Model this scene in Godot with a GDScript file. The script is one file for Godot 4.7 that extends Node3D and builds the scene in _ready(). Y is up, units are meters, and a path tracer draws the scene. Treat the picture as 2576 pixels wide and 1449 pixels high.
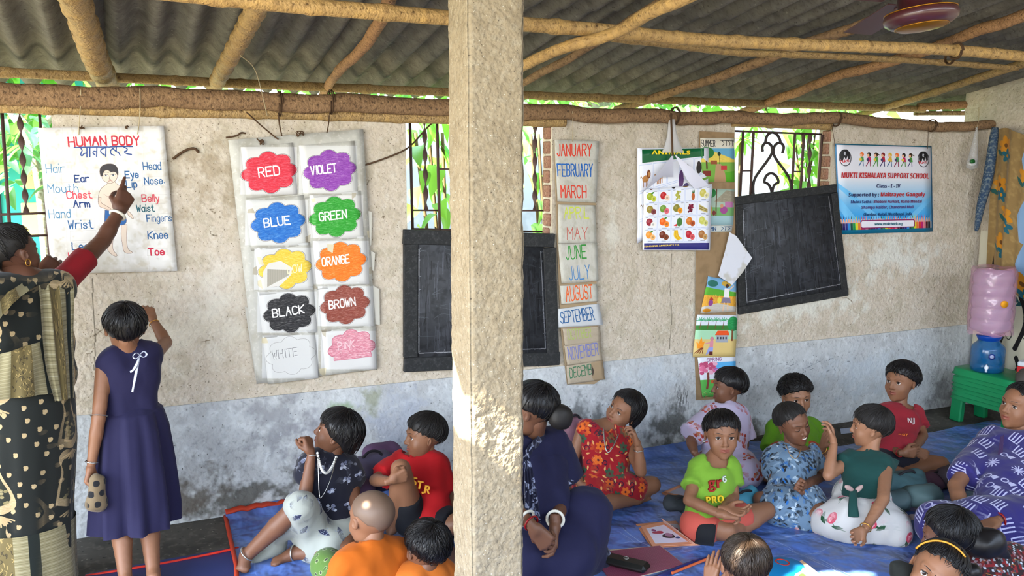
extends Node3D
# A village classroom under a corrugated roof: a teacher and a girl at a wall chart, children sitting on a blue tarpaulin.
# The wall with the charts is the plane z = 0, x runs along it to the right, the room lies at z > 0. Metres.

func _ready() -> void:
	# ---- camera
	var cam := Camera3D.new()
	cam.name = "camera"
	cam.fov = 35.70
	cam.position = Vector3(0, 1.75, 4.424)
	cam.rotation_degrees = Vector3(-8.3, -23.5, 0)
	cam.near = 0.05
	cam.far = 200.0
	add_child(cam)
	cam.current = true
	# ---- sky, sun, exposure
	var sky_m := ProceduralSkyMaterial.new()
	sky_m.sky_top_color = Color(0.72, 0.81, 0.93)
	sky_m.sky_horizon_color = Color(0.96, 0.95, 0.93)
	sky_m.sky_curve = 0.2
	sky_m.ground_bottom_color = Color(0.35, 0.34, 0.28)
	sky_m.ground_horizon_color = Color(0.6, 0.62, 0.55)
	sky_m.sky_energy_multiplier = 2.8
	sky_m.ground_energy_multiplier = 1.4
	var sky := Sky.new()
	sky.sky_material = sky_m
	var env := Environment.new()
	env.background_mode = Environment.BG_SKY
	env.sky = sky
	env.ambient_light_source = Environment.AMBIENT_SOURCE_DISABLED
	env.tonemap_mode = Environment.TONE_MAPPER_LINEAR
	env.tonemap_exposure = 1.9
	env.sdfgi_enabled = true
	env.ssao_enabled = true
	env.ssil_enabled = true
	var we := WorldEnvironment.new()
	we.name = "world_environment"
	we.environment = env
	add_child(we)
	var sun := DirectionalLight3D.new()
	sun.name = "sun"
	sun.light_color = Color(1.0, 0.95, 0.86)
	sun.light_energy = 14.0
	sun.light_angular_distance = 0.6
	sun.shadow_enabled = true
	sun.sky_mode = DirectionalLight3D.SKY_MODE_LIGHT_ONLY
	add_child(sun)
	sun.look_at_from_position(Vector3.ZERO, SUN, Vector3.UP)
	# ---- the place
	rng.seed = 20
	make_materials()
	room()
	roof()
	outside()
	wall_things()
	floor_things()
	corner_things()
	people()

const SUN := Vector3(0.70, -0.71, -0.075)   # the way the sunlight travels

# ---------------------------------------------------------------- helpers
var rng := RandomNumberGenerator.new()
var used := {}
var mats := {}
var noise := FastNoiseLite.new()

func V(x: float, y: float, z: float) -> Vector3:
	return Vector3(x, y, z)

func numbered(called: String) -> String:
	var n: int = used.get(called, 0)
	used[called] = n + 1
	return called if n == 0 else "%s_%03d" % [called, n]

func thing(called: String, label: String, category: String, at := Vector3.ZERO, group := "") -> Node3D:
	var o := Node3D.new()
	o.name = numbered(called)
	add_child(o)
	o.position = at
	tag(o, label, category, group)
	return o

func tag(o: Node3D, label: String, category: String, group := "") -> void:
	o.set_meta("label", label)
	o.set_meta("category", category)
	if group:
		o.set_meta("group", group)

func structure(called: String, label := "") -> Node3D:
	var o := Node3D.new()
	o.name = called
	add_child(o)
	o.set_meta("kind", "structure")
	if label:
		o.set_meta("label", label)
	return o

func mat(color: Color, rough := 0.85, extra := {}) -> StandardMaterial3D:
	var m := StandardMaterial3D.new()
	m.albedo_color = color
	m.roughness = rough
	m.metallic_specular = 0.4
	for k in extra:
		m.set(k, extra[k])
	return m

func tri_mat(img: Image, scale: float, rough := 0.85, color := Color.WHITE, world := false) -> StandardMaterial3D:
	var m := mat(color, rough)
	m.albedo_texture = ImageTexture.create_from_image(img)
	m.uv1_triplanar = true
	m.uv1_world_triplanar = world
	m.uv1_scale = Vector3.ONE * scale
	return m

func bump(m: StandardMaterial3D, n: Texture2D, strength: float) -> StandardMaterial3D:
	m.normal_enabled = true
	m.normal_texture = n
	m.normal_scale = strength
	return m

func noise_normal(freq: float, size: int, strength: float, octaves := 4, kind := FastNoiseLite.TYPE_SIMPLEX_SMOOTH) -> ImageTexture:
	var f := FastNoiseLite.new()
	f.noise_type = kind
	f.frequency = freq
	f.fractal_octaves = octaves
	f.seed = 7
	var im := f.get_seamless_image(size, size)
	im.convert(Image.FORMAT_RGBA8)
	im.bump_map_to_normal_map(strength)
	return ImageTexture.create_from_image(im)

func S() -> SurfaceTool:
	var st := SurfaceTool.new()
	st.begin(Mesh.PRIMITIVE_TRIANGLES)
	st.set_color(Color.WHITE)
	return st

func commit(st: SurfaceTool, called: String, m: Material, parent: Node, normals := true) -> MeshInstance3D:
	if normals:
		st.generate_normals()
	return put(st.commit(), called, m, parent)

func put(mesh: Mesh, called: String, m: Material, parent: Node) -> MeshInstance3D:
	var o := MeshInstance3D.new()
	o.mesh = mesh
	o.material_override = m
	o.name = called if parent != self else numbered(called)
	parent.add_child(o, true)
	return o

func tri(st: SurfaceTool, a: Vector3, b: Vector3, c: Vector3) -> void:
	st.add_vertex(a); st.add_vertex(b); st.add_vertex(c)

func quad(st: SurfaceTool, a: Vector3, b: Vector3, c: Vector3, d: Vector3) -> void:
	tri(st, a, b, c); tri(st, a, c, d)

# a box with chamfered edges
func box(st: SurfaceTool, xf: Transform3D, size: Vector3, bevel := 0.0) -> void:
	st.set_smooth_group(-1)
	var h := size * 0.5
	var b := minf(bevel, minf(h.x, minf(h.y, h.z)) * 0.9)
	var f := []
	for ax in 3:
		for sg in [-1.0, 1.0]:
			var u := (ax + 1) % 3
			var v := (ax + 2) % 3
			var c := []
			for q in [[-1.0, -1.0], [1.0, -1.0], [1.0, 1.0], [-1.0, 1.0]]:
				var p := Vector3.ZERO
				p[ax] = sg * h[ax]
				p[u] = q[0] * (h[u] - b)
				p[v] = q[1] * (h[v] - b)
				c.append(xf * p)
			if sg > 0: c.reverse()
			f.append(c)
			st.set_uv(Vector2(0, 0)); st.add_vertex(c[0]); st.set_uv(Vector2(1, 0)); st.add_vertex(c[1]); st.set_uv(Vector2(1, 1)); st.add_vertex(c[2])
			st.set_uv(Vector2(0, 0)); st.add_vertex(c[0]); st.set_uv(Vector2(1, 1)); st.add_vertex(c[2]); st.set_uv(Vector2(0, 1)); st.add_vertex(c[3])
	if b <= 0.0:
		return
	for ax in 3:
		var u := (ax + 1) % 3
		var v := (ax + 2) % 3
		for su in [-1.0, 1.0]:
			for sv in [-1.0, 1.0]:
				var p := []
				for sa in [-1.0, 1.0]:
					for k in 2:
						var w := Vector3.ZERO
						w[ax] = sa * (h[ax] - b)
						w[u] = su * (h[u] - (0.0 if k == 0 else b))
						w[v] = sv * (h[v] - (b if k == 0 else 0.0))
						p.append(xf * w)
				if su * sv > 0: quad(st, p[0], p[2], p[3], p[1])
				else: quad(st, p[1], p[3], p[2], p[0])
	for sx in [-1.0, 1.0]:
		for sy in [-1.0, 1.0]:
			for sz in [-1.0, 1.0]:
				var a := xf * Vector3(sx * h.x, sy * (h.y - b), sz * (h.z - b))
				var c := xf * Vector3(sx * (h.x - b), sy * h.y, sz * (h.z - b))
				var d := xf * Vector3(sx * (h.x - b), sy * (h.y - b), sz * h.z)
				if sx * sy * sz > 0: tri(st, a, d, c)
				else: tri(st, a, c, d)

func at(p: Vector3, yaw := 0.0, pitch := 0.0, roll := 0.0) -> Transform3D:
	return Transform3D(Basis.from_euler(Vector3(deg_to_rad(pitch), deg_to_rad(yaw), deg_to_rad(roll))), p)

func sample(a: Array, t: float) -> float:
	var f := t * (a.size() - 1)
	var k := mini(int(f), a.size() - 2)
	return lerpf(a[k], a[k + 1], f - k)

# a pipe along points with a radius at each
func tube(st: SurfaceTool, pts: Array, radii, sides := 8, capped := true, flat := 1.0) -> void:
	st.set_smooth_group(0)
	var n := pts.size()
	var rings := []
	var up := Vector3.UP
	var t0: Vector3 = (pts[1] - pts[0]).normalized()
	if absf(t0.dot(up)) > 0.9: up = Vector3.RIGHT
	var length := 0.0
	for i in n:
		var t: Vector3 = (pts[mini(i + 1, n - 1)] - pts[maxi(i - 1, 0)]).normalized()
		var side := t.cross(up).normalized()
		up = side.cross(t).normalized()
		var r: float = radii if typeof(radii) == TYPE_FLOAT else (radii[i] if radii.size() == n else sample(radii, float(i) / (n - 1)))
		if i > 0: length += pts[i].distance_to(pts[i - 1])
		var ring := []
		for k in sides + 1:
			var a := TAU * k / sides
			ring.append([pts[i] + (side * cos(a) + up * sin(a) * flat) * r, Vector2(float(k) / sides, length)])
		rings.append(ring)
	for i in n - 1:
		for k in sides:
			var q := [rings[i][k], rings[i][k + 1], rings[i + 1][k + 1], rings[i + 1][k]]
			for w in [0, 1, 2, 0, 2, 3]:
				st.set_uv(q[w][1]); st.add_vertex(q[w][0])
	if capped:
		for e in [0, n - 1]:
			for k in range(1, sides - 1):
				if e == 0: tri(st, rings[e][0][0], rings[e][k + 1][0], rings[e][k][0])
				else: tri(st, rings[e][0][0], rings[e][k][0], rings[e][k + 1][0])

# a surface over (u, v)
func grid(st: SurfaceTool, nu: int, nv: int, f: Callable, colf = null) -> void:
	st.set_smooth_group(0)
	var p := []
	for j in nv + 1:
		for i in nu + 1:
			p.append(f.call(float(i) / nu, float(j) / nv))
	for j in nv:
		for i in nu:
			var q := [[i, j], [i + 1, j], [i + 1, j + 1], [i, j + 1]]
			for w in [0, 1, 2, 0, 2, 3]:
				var a: int = q[w][0]
				var b: int = q[w][1]
				st.set_uv(Vector2(float(a) / nu, float(b) / nv))
				if colf != null: st.set_color(colf.call(float(a) / nu, float(b) / nv))
				st.add_vertex(p[b * (nu + 1) + a])

# an outline in the xy plane pushed to a depth; UVs span the given rectangle
func prism(st: SurfaceTool, outline: PackedVector2Array, xf: Transform3D, depth: float, uv_lo := Vector2.ZERO, uv_hi := Vector2.ONE) -> void:
	st.set_smooth_group(-1)
	var o := outline
	if Geometry2D.is_polygon_clockwise(o):
		o = o.duplicate()
		o.reverse()
	var idx := Geometry2D.triangulate_polygon(o)
	for side in 2:
		var z := depth if side == 0 else 0.0
		for i in range(0, idx.size(), 3):
			var c := [idx[i], idx[i + 1], idx[i + 2]]
			var cr := (o[c[1]] - o[c[0]]).cross(o[c[2]] - o[c[0]])
			if (cr > 0) == (side == 0): c.reverse()
			for q in c:
				var w: Vector2 = (o[q] - uv_lo) / (uv_hi - uv_lo)
				st.set_uv(Vector2(w.x, 1.0 - w.y))
				st.add_vertex(xf * Vector3(o[q].x, o[q].y, z))
	var n := o.size()
	for i in n:
		var a := o[i]
		var b := o[(i + 1) % n]
		var w: Vector2 = (a - uv_lo) / (uv_hi - uv_lo)
		st.set_uv(Vector2(w.x, 1.0 - w.y))
		quad(st, xf * Vector3(a.x, a.y, depth), xf * Vector3(b.x, b.y, depth), xf * Vector3(b.x, b.y, 0), xf * Vector3(a.x, a.y, 0))

# a turned profile: points (radius, height)
func lathe(st: SurfaceTool, prof: Array, xf: Transform3D, sides := 24) -> void:
	grid(st, sides, prof.size() - 1, func(u: float, v: float):
		var q: Vector2 = prof[roundi(v * (prof.size() - 1))]
		return xf * Vector3(cos(-u * TAU) * q.x, q.y, sin(-u * TAU) * q.x))

func ball(st: SurfaceTool, c: Vector3, r: Vector3, sides := 12, b := Basis.IDENTITY) -> void:
	var rows := maxi(6, sides / 2)
	grid(st, sides, rows, func(u: float, v: float):
		var a := -u * TAU
		return c + b * (Vector3(cos(a) * sin(v * PI), cos(v * PI), sin(a) * sin(v * PI)) * r))

func smooth(pts: Array, times := 2) -> Array:
	var p := pts
	for t in times:
		var q := [p[0]]
		for i in p.size() - 1:
			q.append(p[i] * 0.75 + p[i + 1] * 0.25)
			q.append(p[i] * 0.25 + p[i + 1] * 0.75)
		q.append(p[-1])
		p = q
	return p

# ---------------------------------------------------------------- blended solids (surface nets)
class Field:
	var o: Vector3
	var c: float
	var nx: int
	var ny: int
	var nz: int
	var d: PackedFloat32Array

	func _init(lo: Vector3, hi: Vector3, cell: float) -> void:
		o = lo; c = cell
		nx = ceili((hi.x - lo.x) / cell) + 1
		ny = ceili((hi.y - lo.y) / cell) + 1
		nz = ceili((hi.z - lo.z) / cell) + 1
		d.resize(nx * ny * nz)
		d.fill(1.0)

	func span(lo: Vector3, hi: Vector3) -> Array:
		return [maxi(0, floori((lo.x - o.x) / c)), mini(nx - 1, ceili((hi.x - o.x) / c)), maxi(0, floori((lo.y - o.y) / c)), mini(ny - 1, ceili((hi.y - o.y) / c)), maxi(0, floori((lo.z - o.z) / c)), mini(nz - 1, ceili((hi.z - o.z) / c))]

	# a tapered capsule (flat_end: a tapered cylinder), joined with blend k; k < 0 cuts it away
	func cap(a: Vector3, b: Vector3, ra: float, rb: float, k := 0.02, flat_end := false) -> void:
		var cut := k < 0.0
		var kk := absf(k)
		var m := Vector3.ONE * (maxf(ra, rb) + kk + 2.0 * c)
		var s := span(a.min(b) - m, a.max(b) + m)
		var ba := b - a
		var inv := 1.0 / maxf(ba.length_squared(), 1e-9)
		var length := ba.length()
		var dr := rb - ra
		for z in range(s[4], s[5] + 1):
			for y in range(s[2], s[3] + 1):
				var i: int = (z * ny + y) * nx + s[0]
				var p := Vector3(o.x + s[0] * c, o.y + y * c, o.z + z * c) - a
				for x in range(s[0], s[1] + 1):
					var h := p.dot(ba) * inv
					var t := clampf(h, 0.0, 1.0)
					var e: float
					if flat_end:
						e = maxf((p - ba * h).length() - ra - dr * t, maxf(h - 1.0, -h) * length)
					else:
						e = (p - ba * t).length() - ra - dr * t
					var f := d[i]
					if cut:
						var w := maxf(kk - absf(f + e), 0.0)
						d[i] = maxf(f, -e) + w * w * 0.25 / kk
					else:
						var w := maxf(kk - absf(f - e), 0.0)
						d[i] = minf(f, e) - w * w * 0.25 / kk
					i += 1
					p.x += c

	func ell(xf: Transform3D, r: Vector3, k := 0.02) -> void:
		var cut := k < 0.0
		var kk := absf(k)
		var m := Vector3.ONE * (maxf(r.x, maxf(r.y, r.z)) + kk + 2.0 * c)
		if xf.basis.is_equal_approx(Basis.IDENTITY):
			m = r + Vector3.ONE * (kk + 2.0 * c)
		var s := span(xf.origin - m, xf.origin + m)
		var iv := xf.affine_inverse()
		var i1 := Vector3.ONE / r
		var i2 := i1 * i1
		var step := iv.basis * Vector3(c, 0, 0)
		for z in range(s[4], s[5] + 1):
			for y in range(s[2], s[3] + 1):
				var i: int = (z * ny + y) * nx + s[0]
				var p := iv * Vector3(o.x + s[0] * c, o.y + y * c, o.z + z * c)
				for x in range(s[0], s[1] + 1):
					var k0 := (p * i1).length()
					var e := k0 * (k0 - 1.0) / maxf((p * i2).length(), 1e-6)
					var f := d[i]
					if cut:
						var w := maxf(kk - absf(f + e), 0.0)
						d[i] = maxf(f, -e) + w * w * 0.25 / kk
					else:
						var w := maxf(kk - absf(f - e), 0.0)
						d[i] = minf(f, e) - w * w * 0.25 / kk
					i += 1
					p += step

	# keep only the side of the plane that n points away from
	func plane(at: Vector3, n: Vector3) -> void:
		var h := at.dot(n)
		var i := 0
		for z in nz:
			for y in ny:
				var p := Vector3(o.x, o.y + y * c, o.z + z * c)
				for x in nx:
					d[i] = maxf(d[i], p.dot(n) - h)
					i += 1
					p.x += c

	func ripple(fn: FastNoiseLite, amp: float, stretch := Vector3.ONE) -> void:
		var i := 0
		var lim := 3.0 * c + amp
		for z in nz:
			for y in ny:
				for x in nx:
					if absf(d[i]) < lim:
						d[i] += amp * fn.get_noise_3dv(Vector3(o.x + x * c, o.y + y * c, o.z + z * c) * stretch)
					i += 1

	# [points, triangles]
	func net() -> Array:
		var pts := PackedVector3Array()
		var tris := PackedInt32Array()
		var at := PackedInt32Array()
		at.resize(d.size())
		at.fill(-1)
		var sy := nx
		var sz := nx * ny
		var off := [0, 1, sy, sy + 1, sz, sz + 1, sz + sy, sz + sy + 1]
		var cor := [Vector3(0, 0, 0), Vector3(1, 0, 0), Vector3(0, 1, 0), Vector3(1, 1, 0), Vector3(0, 0, 1), Vector3(1, 0, 1), Vector3(0, 1, 1), Vector3(1, 1, 1)]
		var edges := [[0, 1], [2, 3], [4, 5], [6, 7], [0, 2], [1, 3], [4, 6], [5, 7], [0, 4], [1, 5], [2, 6], [3, 7]]
		var lim := 2.2 * c
		var v := PackedFloat32Array()
		v.resize(8)
		for z in nz - 1:
			for y in ny - 1:
				var i := (z * ny + y) * nx - 1
				for x in nx - 1:
					i += 1
					if absf(d[i]) > lim:
						continue
					var inside := 0
					for k in 8:
						v[k] = d[i + off[k]]
						if v[k] < 0.0: inside += 1
					if inside == 0 or inside == 8:
						continue
					var sum := Vector3.ZERO
					var n := 0
					for e in edges:
						var a := v[e[0]]
						var b := v[e[1]]
						if (a < 0.0) != (b < 0.0):
							sum += cor[e[0]].lerp(cor[e[1]], a / (a - b))
							n += 1
					at[i] = pts.size()
					pts.append(o + (Vector3(x, y, z) + sum / n) * c)
		for z in range(1, nz - 1):
			for y in range(1, ny - 1):
				var i := (z * ny + y) * nx
				for x in range(1, nx - 1):
					i += 1
					var a := d[i]
					if absf(a) > lim:
						continue
					var ins := a < 0.0
					for ax in 3:
						var st: int = 1 if ax == 0 else (sy if ax == 1 else sz)
						if (d[i + st] < 0.0) == ins:
							continue
						var u: int = sy if ax == 0 else (sz if ax == 1 else 1)
						var w: int = sz if ax == 0 else (1 if ax == 1 else sy)
						var q0 := at[i]
						var q1 := at[i - u]
						var q2 := at[i - u - w]
						var q3 := at[i - w]
						if q0 < 0 or q1 < 0 or q2 < 0 or q3 < 0:
							continue
						if ins: tris.append_array([q0, q2, q1, q0, q3, q2])
						else: tris.append_array([q0, q1, q2, q0, q2, q3])
		return [pts, tris]

# adds a net (points, triangles) to a surface tool that holds indexed vertices
func add_net(st: SurfaceTool, net: Array, first: int, xf: Transform3D, colf = null, flip := false) -> int:
	var pts: PackedVector3Array = net[0]
	for p in pts:
		if colf != null: st.set_color(colf.call(p))
		st.add_vertex(xf * p)
	var t: PackedInt32Array = net[1]
	for i in range(0, t.size(), 3):
		st.add_index(first + t[i])
		st.add_index(first + (t[i + 2] if flip else t[i + 1]))
		st.add_index(first + (t[i + 1] if flip else t[i + 2]))
	return first + pts.size()

# ---------------------------------------------------------------- painting on images (prints, dyes, paint, stains)
func canvas(w: int, h: int, c: Color) -> Image:
	var im := Image.create(w, h, false, Image.FORMAT_RGBA8)
	im.fill(c)
	return im

# a filled outline; crayon > 0 breaks the fill into uneven strokes
func poly(im: Image, pts: Array, col: Color, crayon := 0.0) -> void:
	var lo := 1e9
	var hi := -1e9
	for p in pts:
		lo = minf(lo, p.y); hi = maxf(hi, p.y)
	var n := pts.size()
	var w := im.get_width()
	for y in range(maxi(0, floori(lo)), mini(im.get_height() - 1, ceili(hi)) + 1):
		var xs := []
		var fy := y + 0.5
		for i in n:
			var a: Vector2 = pts[i]
			var b: Vector2 = pts[(i + 1) % n]
			if (a.y <= fy) != (b.y <= fy):
				xs.append(a.x + (fy - a.y) / (b.y - a.y) * (b.x - a.x))
		xs.sort()
		for k in range(0, xs.size() - 1, 2):
			var x0 := maxi(0, roundi(xs[k]))
			var x1 := mini(w, roundi(xs[k + 1]))
			if x1 <= x0: continue
			if crayon <= 0.0:
				im.fill_rect(Rect2i(x0, y, x1 - x0, 1), col)
			else:
				var x := x0
				while x < x1:
					var l := mini(rng.randi_range(5, 26), x1 - x)
					var t := rng.randf() * rng.randf() * crayon
					im.fill_rect(Rect2i(x, y, l, 1), col.lerp(Color(0.93, 0.92, 0.9) if rng.randf() < 0.55 else col.darkened(0.35), t))
					x += l

func blob(im: Image, c: Vector2, rx: float, ry: float, col: Color, crayon := 0.0, turn := 0.0) -> void:
	var pts := []
	for k in 20:
		pts.append(c + Vector2(cos(TAU * k / 20) * rx, sin(TAU * k / 20) * ry).rotated(turn))
	poly(im, pts, col, crayon)

func stroke(im: Image, pts: Array, w: float, col: Color) -> void:
	for i in pts.size():
		var a: Vector2 = pts[i]
		if w >= 3.0:
			var r := w * 0.5
			for y in range(floori(a.y - r), ceili(a.y + r) + 1):
				var dx := sqrt(maxf(0.0, r * r - (y + 0.5 - a.y) * (y + 0.5 - a.y)))
				if dx > 0.3:
					im.fill_rect(Rect2i(roundi(a.x - dx), y, maxi(1, roundi(2 * dx)), 1), col)
		if i == 0: continue
		var b: Vector2 = pts[i - 1]
		var nrm := (a - b).orthogonal().normalized() * w * 0.5
		if w < 3.0:
			var steps := ceili(a.distance_to(b)) + 1
			for s in steps:
				var q := b.lerp(a, float(s) / steps)
				im.fill_rect(Rect2i(floori(q.x), floori(q.y), maxi(1, roundi(w)), maxi(1, roundi(w))), col)
		else:
			poly(im, [a + nrm, b + nrm, b - nrm, a - nrm], col)

func chaikin(pts: Array, times := 2) -> Array:
	return smooth(pts, times)

# hand lettering: strokes on a 5 x 9 lattice, base line at 2, capitals to 8; a leading ~ rounds the stroke
const GLYPHS := {
	"A": "022842 1535", "B": "0208 ~0838473505 ~053544433202", "C": "~4738180703123243", "D": "0208 ~082847433202", "E": "4808 0802 0242 0535", "F": "4808 0802 0535",
	"G": "~473818070312324345 4525", "H": "0802 4842 0545", "I": "1812", "J": "~3833221203", "K": "0802 4805 0542", "L": "0802 0242", "M": "0208 0825 2548 4842", "N": "0208 0842 4248",
	"O": "~28180703123243473828", "P": "0208 ~083847463505", "R": "0208 ~083847463505 2542", "S": "~473818070615354443321203", "T": "0848 2822", "U": "~0803123243 4348", "V": "0822 2248",
	"W": "0812 1226 2632 3248", "X": "0842 4802", "Y": "0825 4825 2522", "Z": "0848 4802 0242", "a": "~3526160503122233 3632", "d": "~3526160503122233 3832", "b": "0802 ~0516263533221203",
	"e": "0434 ~343526160503122233", "g": "~3526160503122233 ~3631201001", "h": "0802 ~0516263532", "i": "0602 0808", "k": "0802 3604 1432", "l": "0802", "m": "0602 ~05162522 ~25364542",
	"n": "0602 ~0516263532", "o": "~160503122233352616", "p": "0600 ~0516263533221203", "r": "0602 ~05162636", "s": "~35261605142433221203", "t": "~18132232 0626", "u": "~0603122233 3632",
	"w": "0612 1225 2532 3246", "x": "0632 3602", "y": "0622 ~36221000", "c": "~3526160503122233", ".": "0203", "-": "0525",
}

func letters(im: Image, words: String, at0: Vector2, height: float, col: Color, w: float, turn := 0.0, squash := 1.0, jitter := 0.0) -> float:
	var x := 0.0
	var u := height / 6.0
	for ch in words:
		if not GLYPHS.has(ch):
			x += 3.0 * u * squash
			continue
		var wide := 0.0
		for s in GLYPHS[ch].split(" "):
			var curved: bool = s.begins_with("~")
			var t: String = s.trim_prefix("~")
			var pts := []
			for i in range(0, t.length() - 1, 2):
				var gx := float(t[i].to_int())
				var gy := float(t[i + 1].to_int())
				wide = maxf(wide, gx)
				pts.append(at0 + Vector2(x + gx * u * squash, -(gy - 2.0) * u).rotated(turn) + Vector2(rng.randf_range(-1, 1), rng.randf_range(-1, 1)) * jitter)
			if pts.size() == 1: pts.append(pts[0] + Vector2(0.5, 0.5))
			stroke(im, chaikin(pts) if curved and pts.size() > 2 else pts, w, col)
		x += (wide + 1.4) * u * squash
	return x

func petals(im: Image, c: Vector2, r: float, n: int, col: Color, mid: Color, turn := 0.0) -> void:
	for k in n:
		var a := turn + TAU * k / n
		blob(im, c + Vector2(cos(a), sin(a)) * r * 0.55, r * 0.45, r * 0.3, col, 0.0, a)
	blob(im, c, r * 0.22, r * 0.22, mid)

func leaf2(im: Image, c: Vector2, r: float, col: Color, turn: float) -> void:
	poly(im, [c - Vector2(r, 0).rotated(turn), c + Vector2(-r * 0.3, -r * 0.4).rotated(turn), c + Vector2(r * 0.4, -r * 0.32).rotated(turn), c + Vector2(r, 0).rotated(turn), c + Vector2(r * 0.4, r * 0.32).rotated(turn), c + Vector2(-r * 0.3, r * 0.4).rotated(turn)], col)

# scatter a motif over a repeating tile, keeping a distance between them
func scatter(im: Image, n: int, apart: float, f: Callable) -> void:
	var w := im.get_width()
	var done := []
	for t in n * 14:
		if done.size() >= n: break
		var p := Vector2(rng.randf() * w, rng.randf() * w)
		var ok := true
		for q in done:
			var dd: Vector2 = (p - q).abs()
			dd = dd.min(Vector2(w, w) - dd)
			if dd.length() < apart:
				ok = false
				break
		if not ok: continue
		done.append(p)
		var sd := rng.randi()
		for ox in [-w, 0, w]:
			for oy in [-w, 0, w]:
				var q := p + Vector2(ox, oy)
				if q.x < -apart * 1.5 or q.y < -apart * 1.5 or q.x > w + apart * 1.5 or q.y > w + apart * 1.5: continue
				rng.seed = sd
				f.call(q)
		rng.seed = sd + 1

# mottled colour: noise layers [frequency, low, high, colour, strength] over a base
func mottled(size: int, base: Color, layers: Array, seed_n := 1) -> Image:
	var im := canvas(size, size, base)
	mottle(im, layers, seed_n)
	return im

func mottle(im: Image, layers: Array, seed_n := 1) -> void:
	var w := im.get_width()
	var h := im.get_height()
	var data := im.get_data()
	for L in layers:
		var f := FastNoiseLite.new()
		f.seed = seed_n
		seed_n += 1
		f.frequency = L[0]
		f.fractal_octaves = 3
		var src := (f.get_seamless_image(w, h) if L.size() < 6 else f.get_image(w, h)).get_data()
		var lo: float = L[1] * 255.0
		var inv: float = 1.0 / maxf((L[2] - L[1]) * 255.0, 1.0) if L[2] > L[1] else -1.0 / maxf((L[1] - L[2]) * 255.0, 1.0)
		var cr: float = L[3].r * 255.0
		var cg: float = L[3].g * 255.0
		var cb: float = L[3].b * 255.0
		var k: float = L[4]
		var j := 0
		for i in w * h:
			var t := clampf((src[i] - lo) * inv, 0.0, 1.0) * k
			if t > 0.004:
				data[j] = int(data[j] + (cr - data[j]) * t)
				data[j + 1] = int(data[j + 1] + (cg - data[j + 1]) * t)
				data[j + 2] = int(data[j + 2] + (cb - data[j + 2]) * t)
			j += 4
	im.set_data(w, h, false, Image.FORMAT_RGBA8, data)

func specks(im: Image, n: int, lo: float, hi: float, cols: Array) -> void:
	for i in n:
		var r := rng.randf_range(lo, hi)
		im.fill_rect(Rect2i(rng.randi_range(0, im.get_width() - 1), rng.randi_range(0, im.get_height() - 1), ceili(r), ceili(r * rng.randf_range(0.6, 1.4))), cols[rng.randi() % cols.size()])

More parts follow.
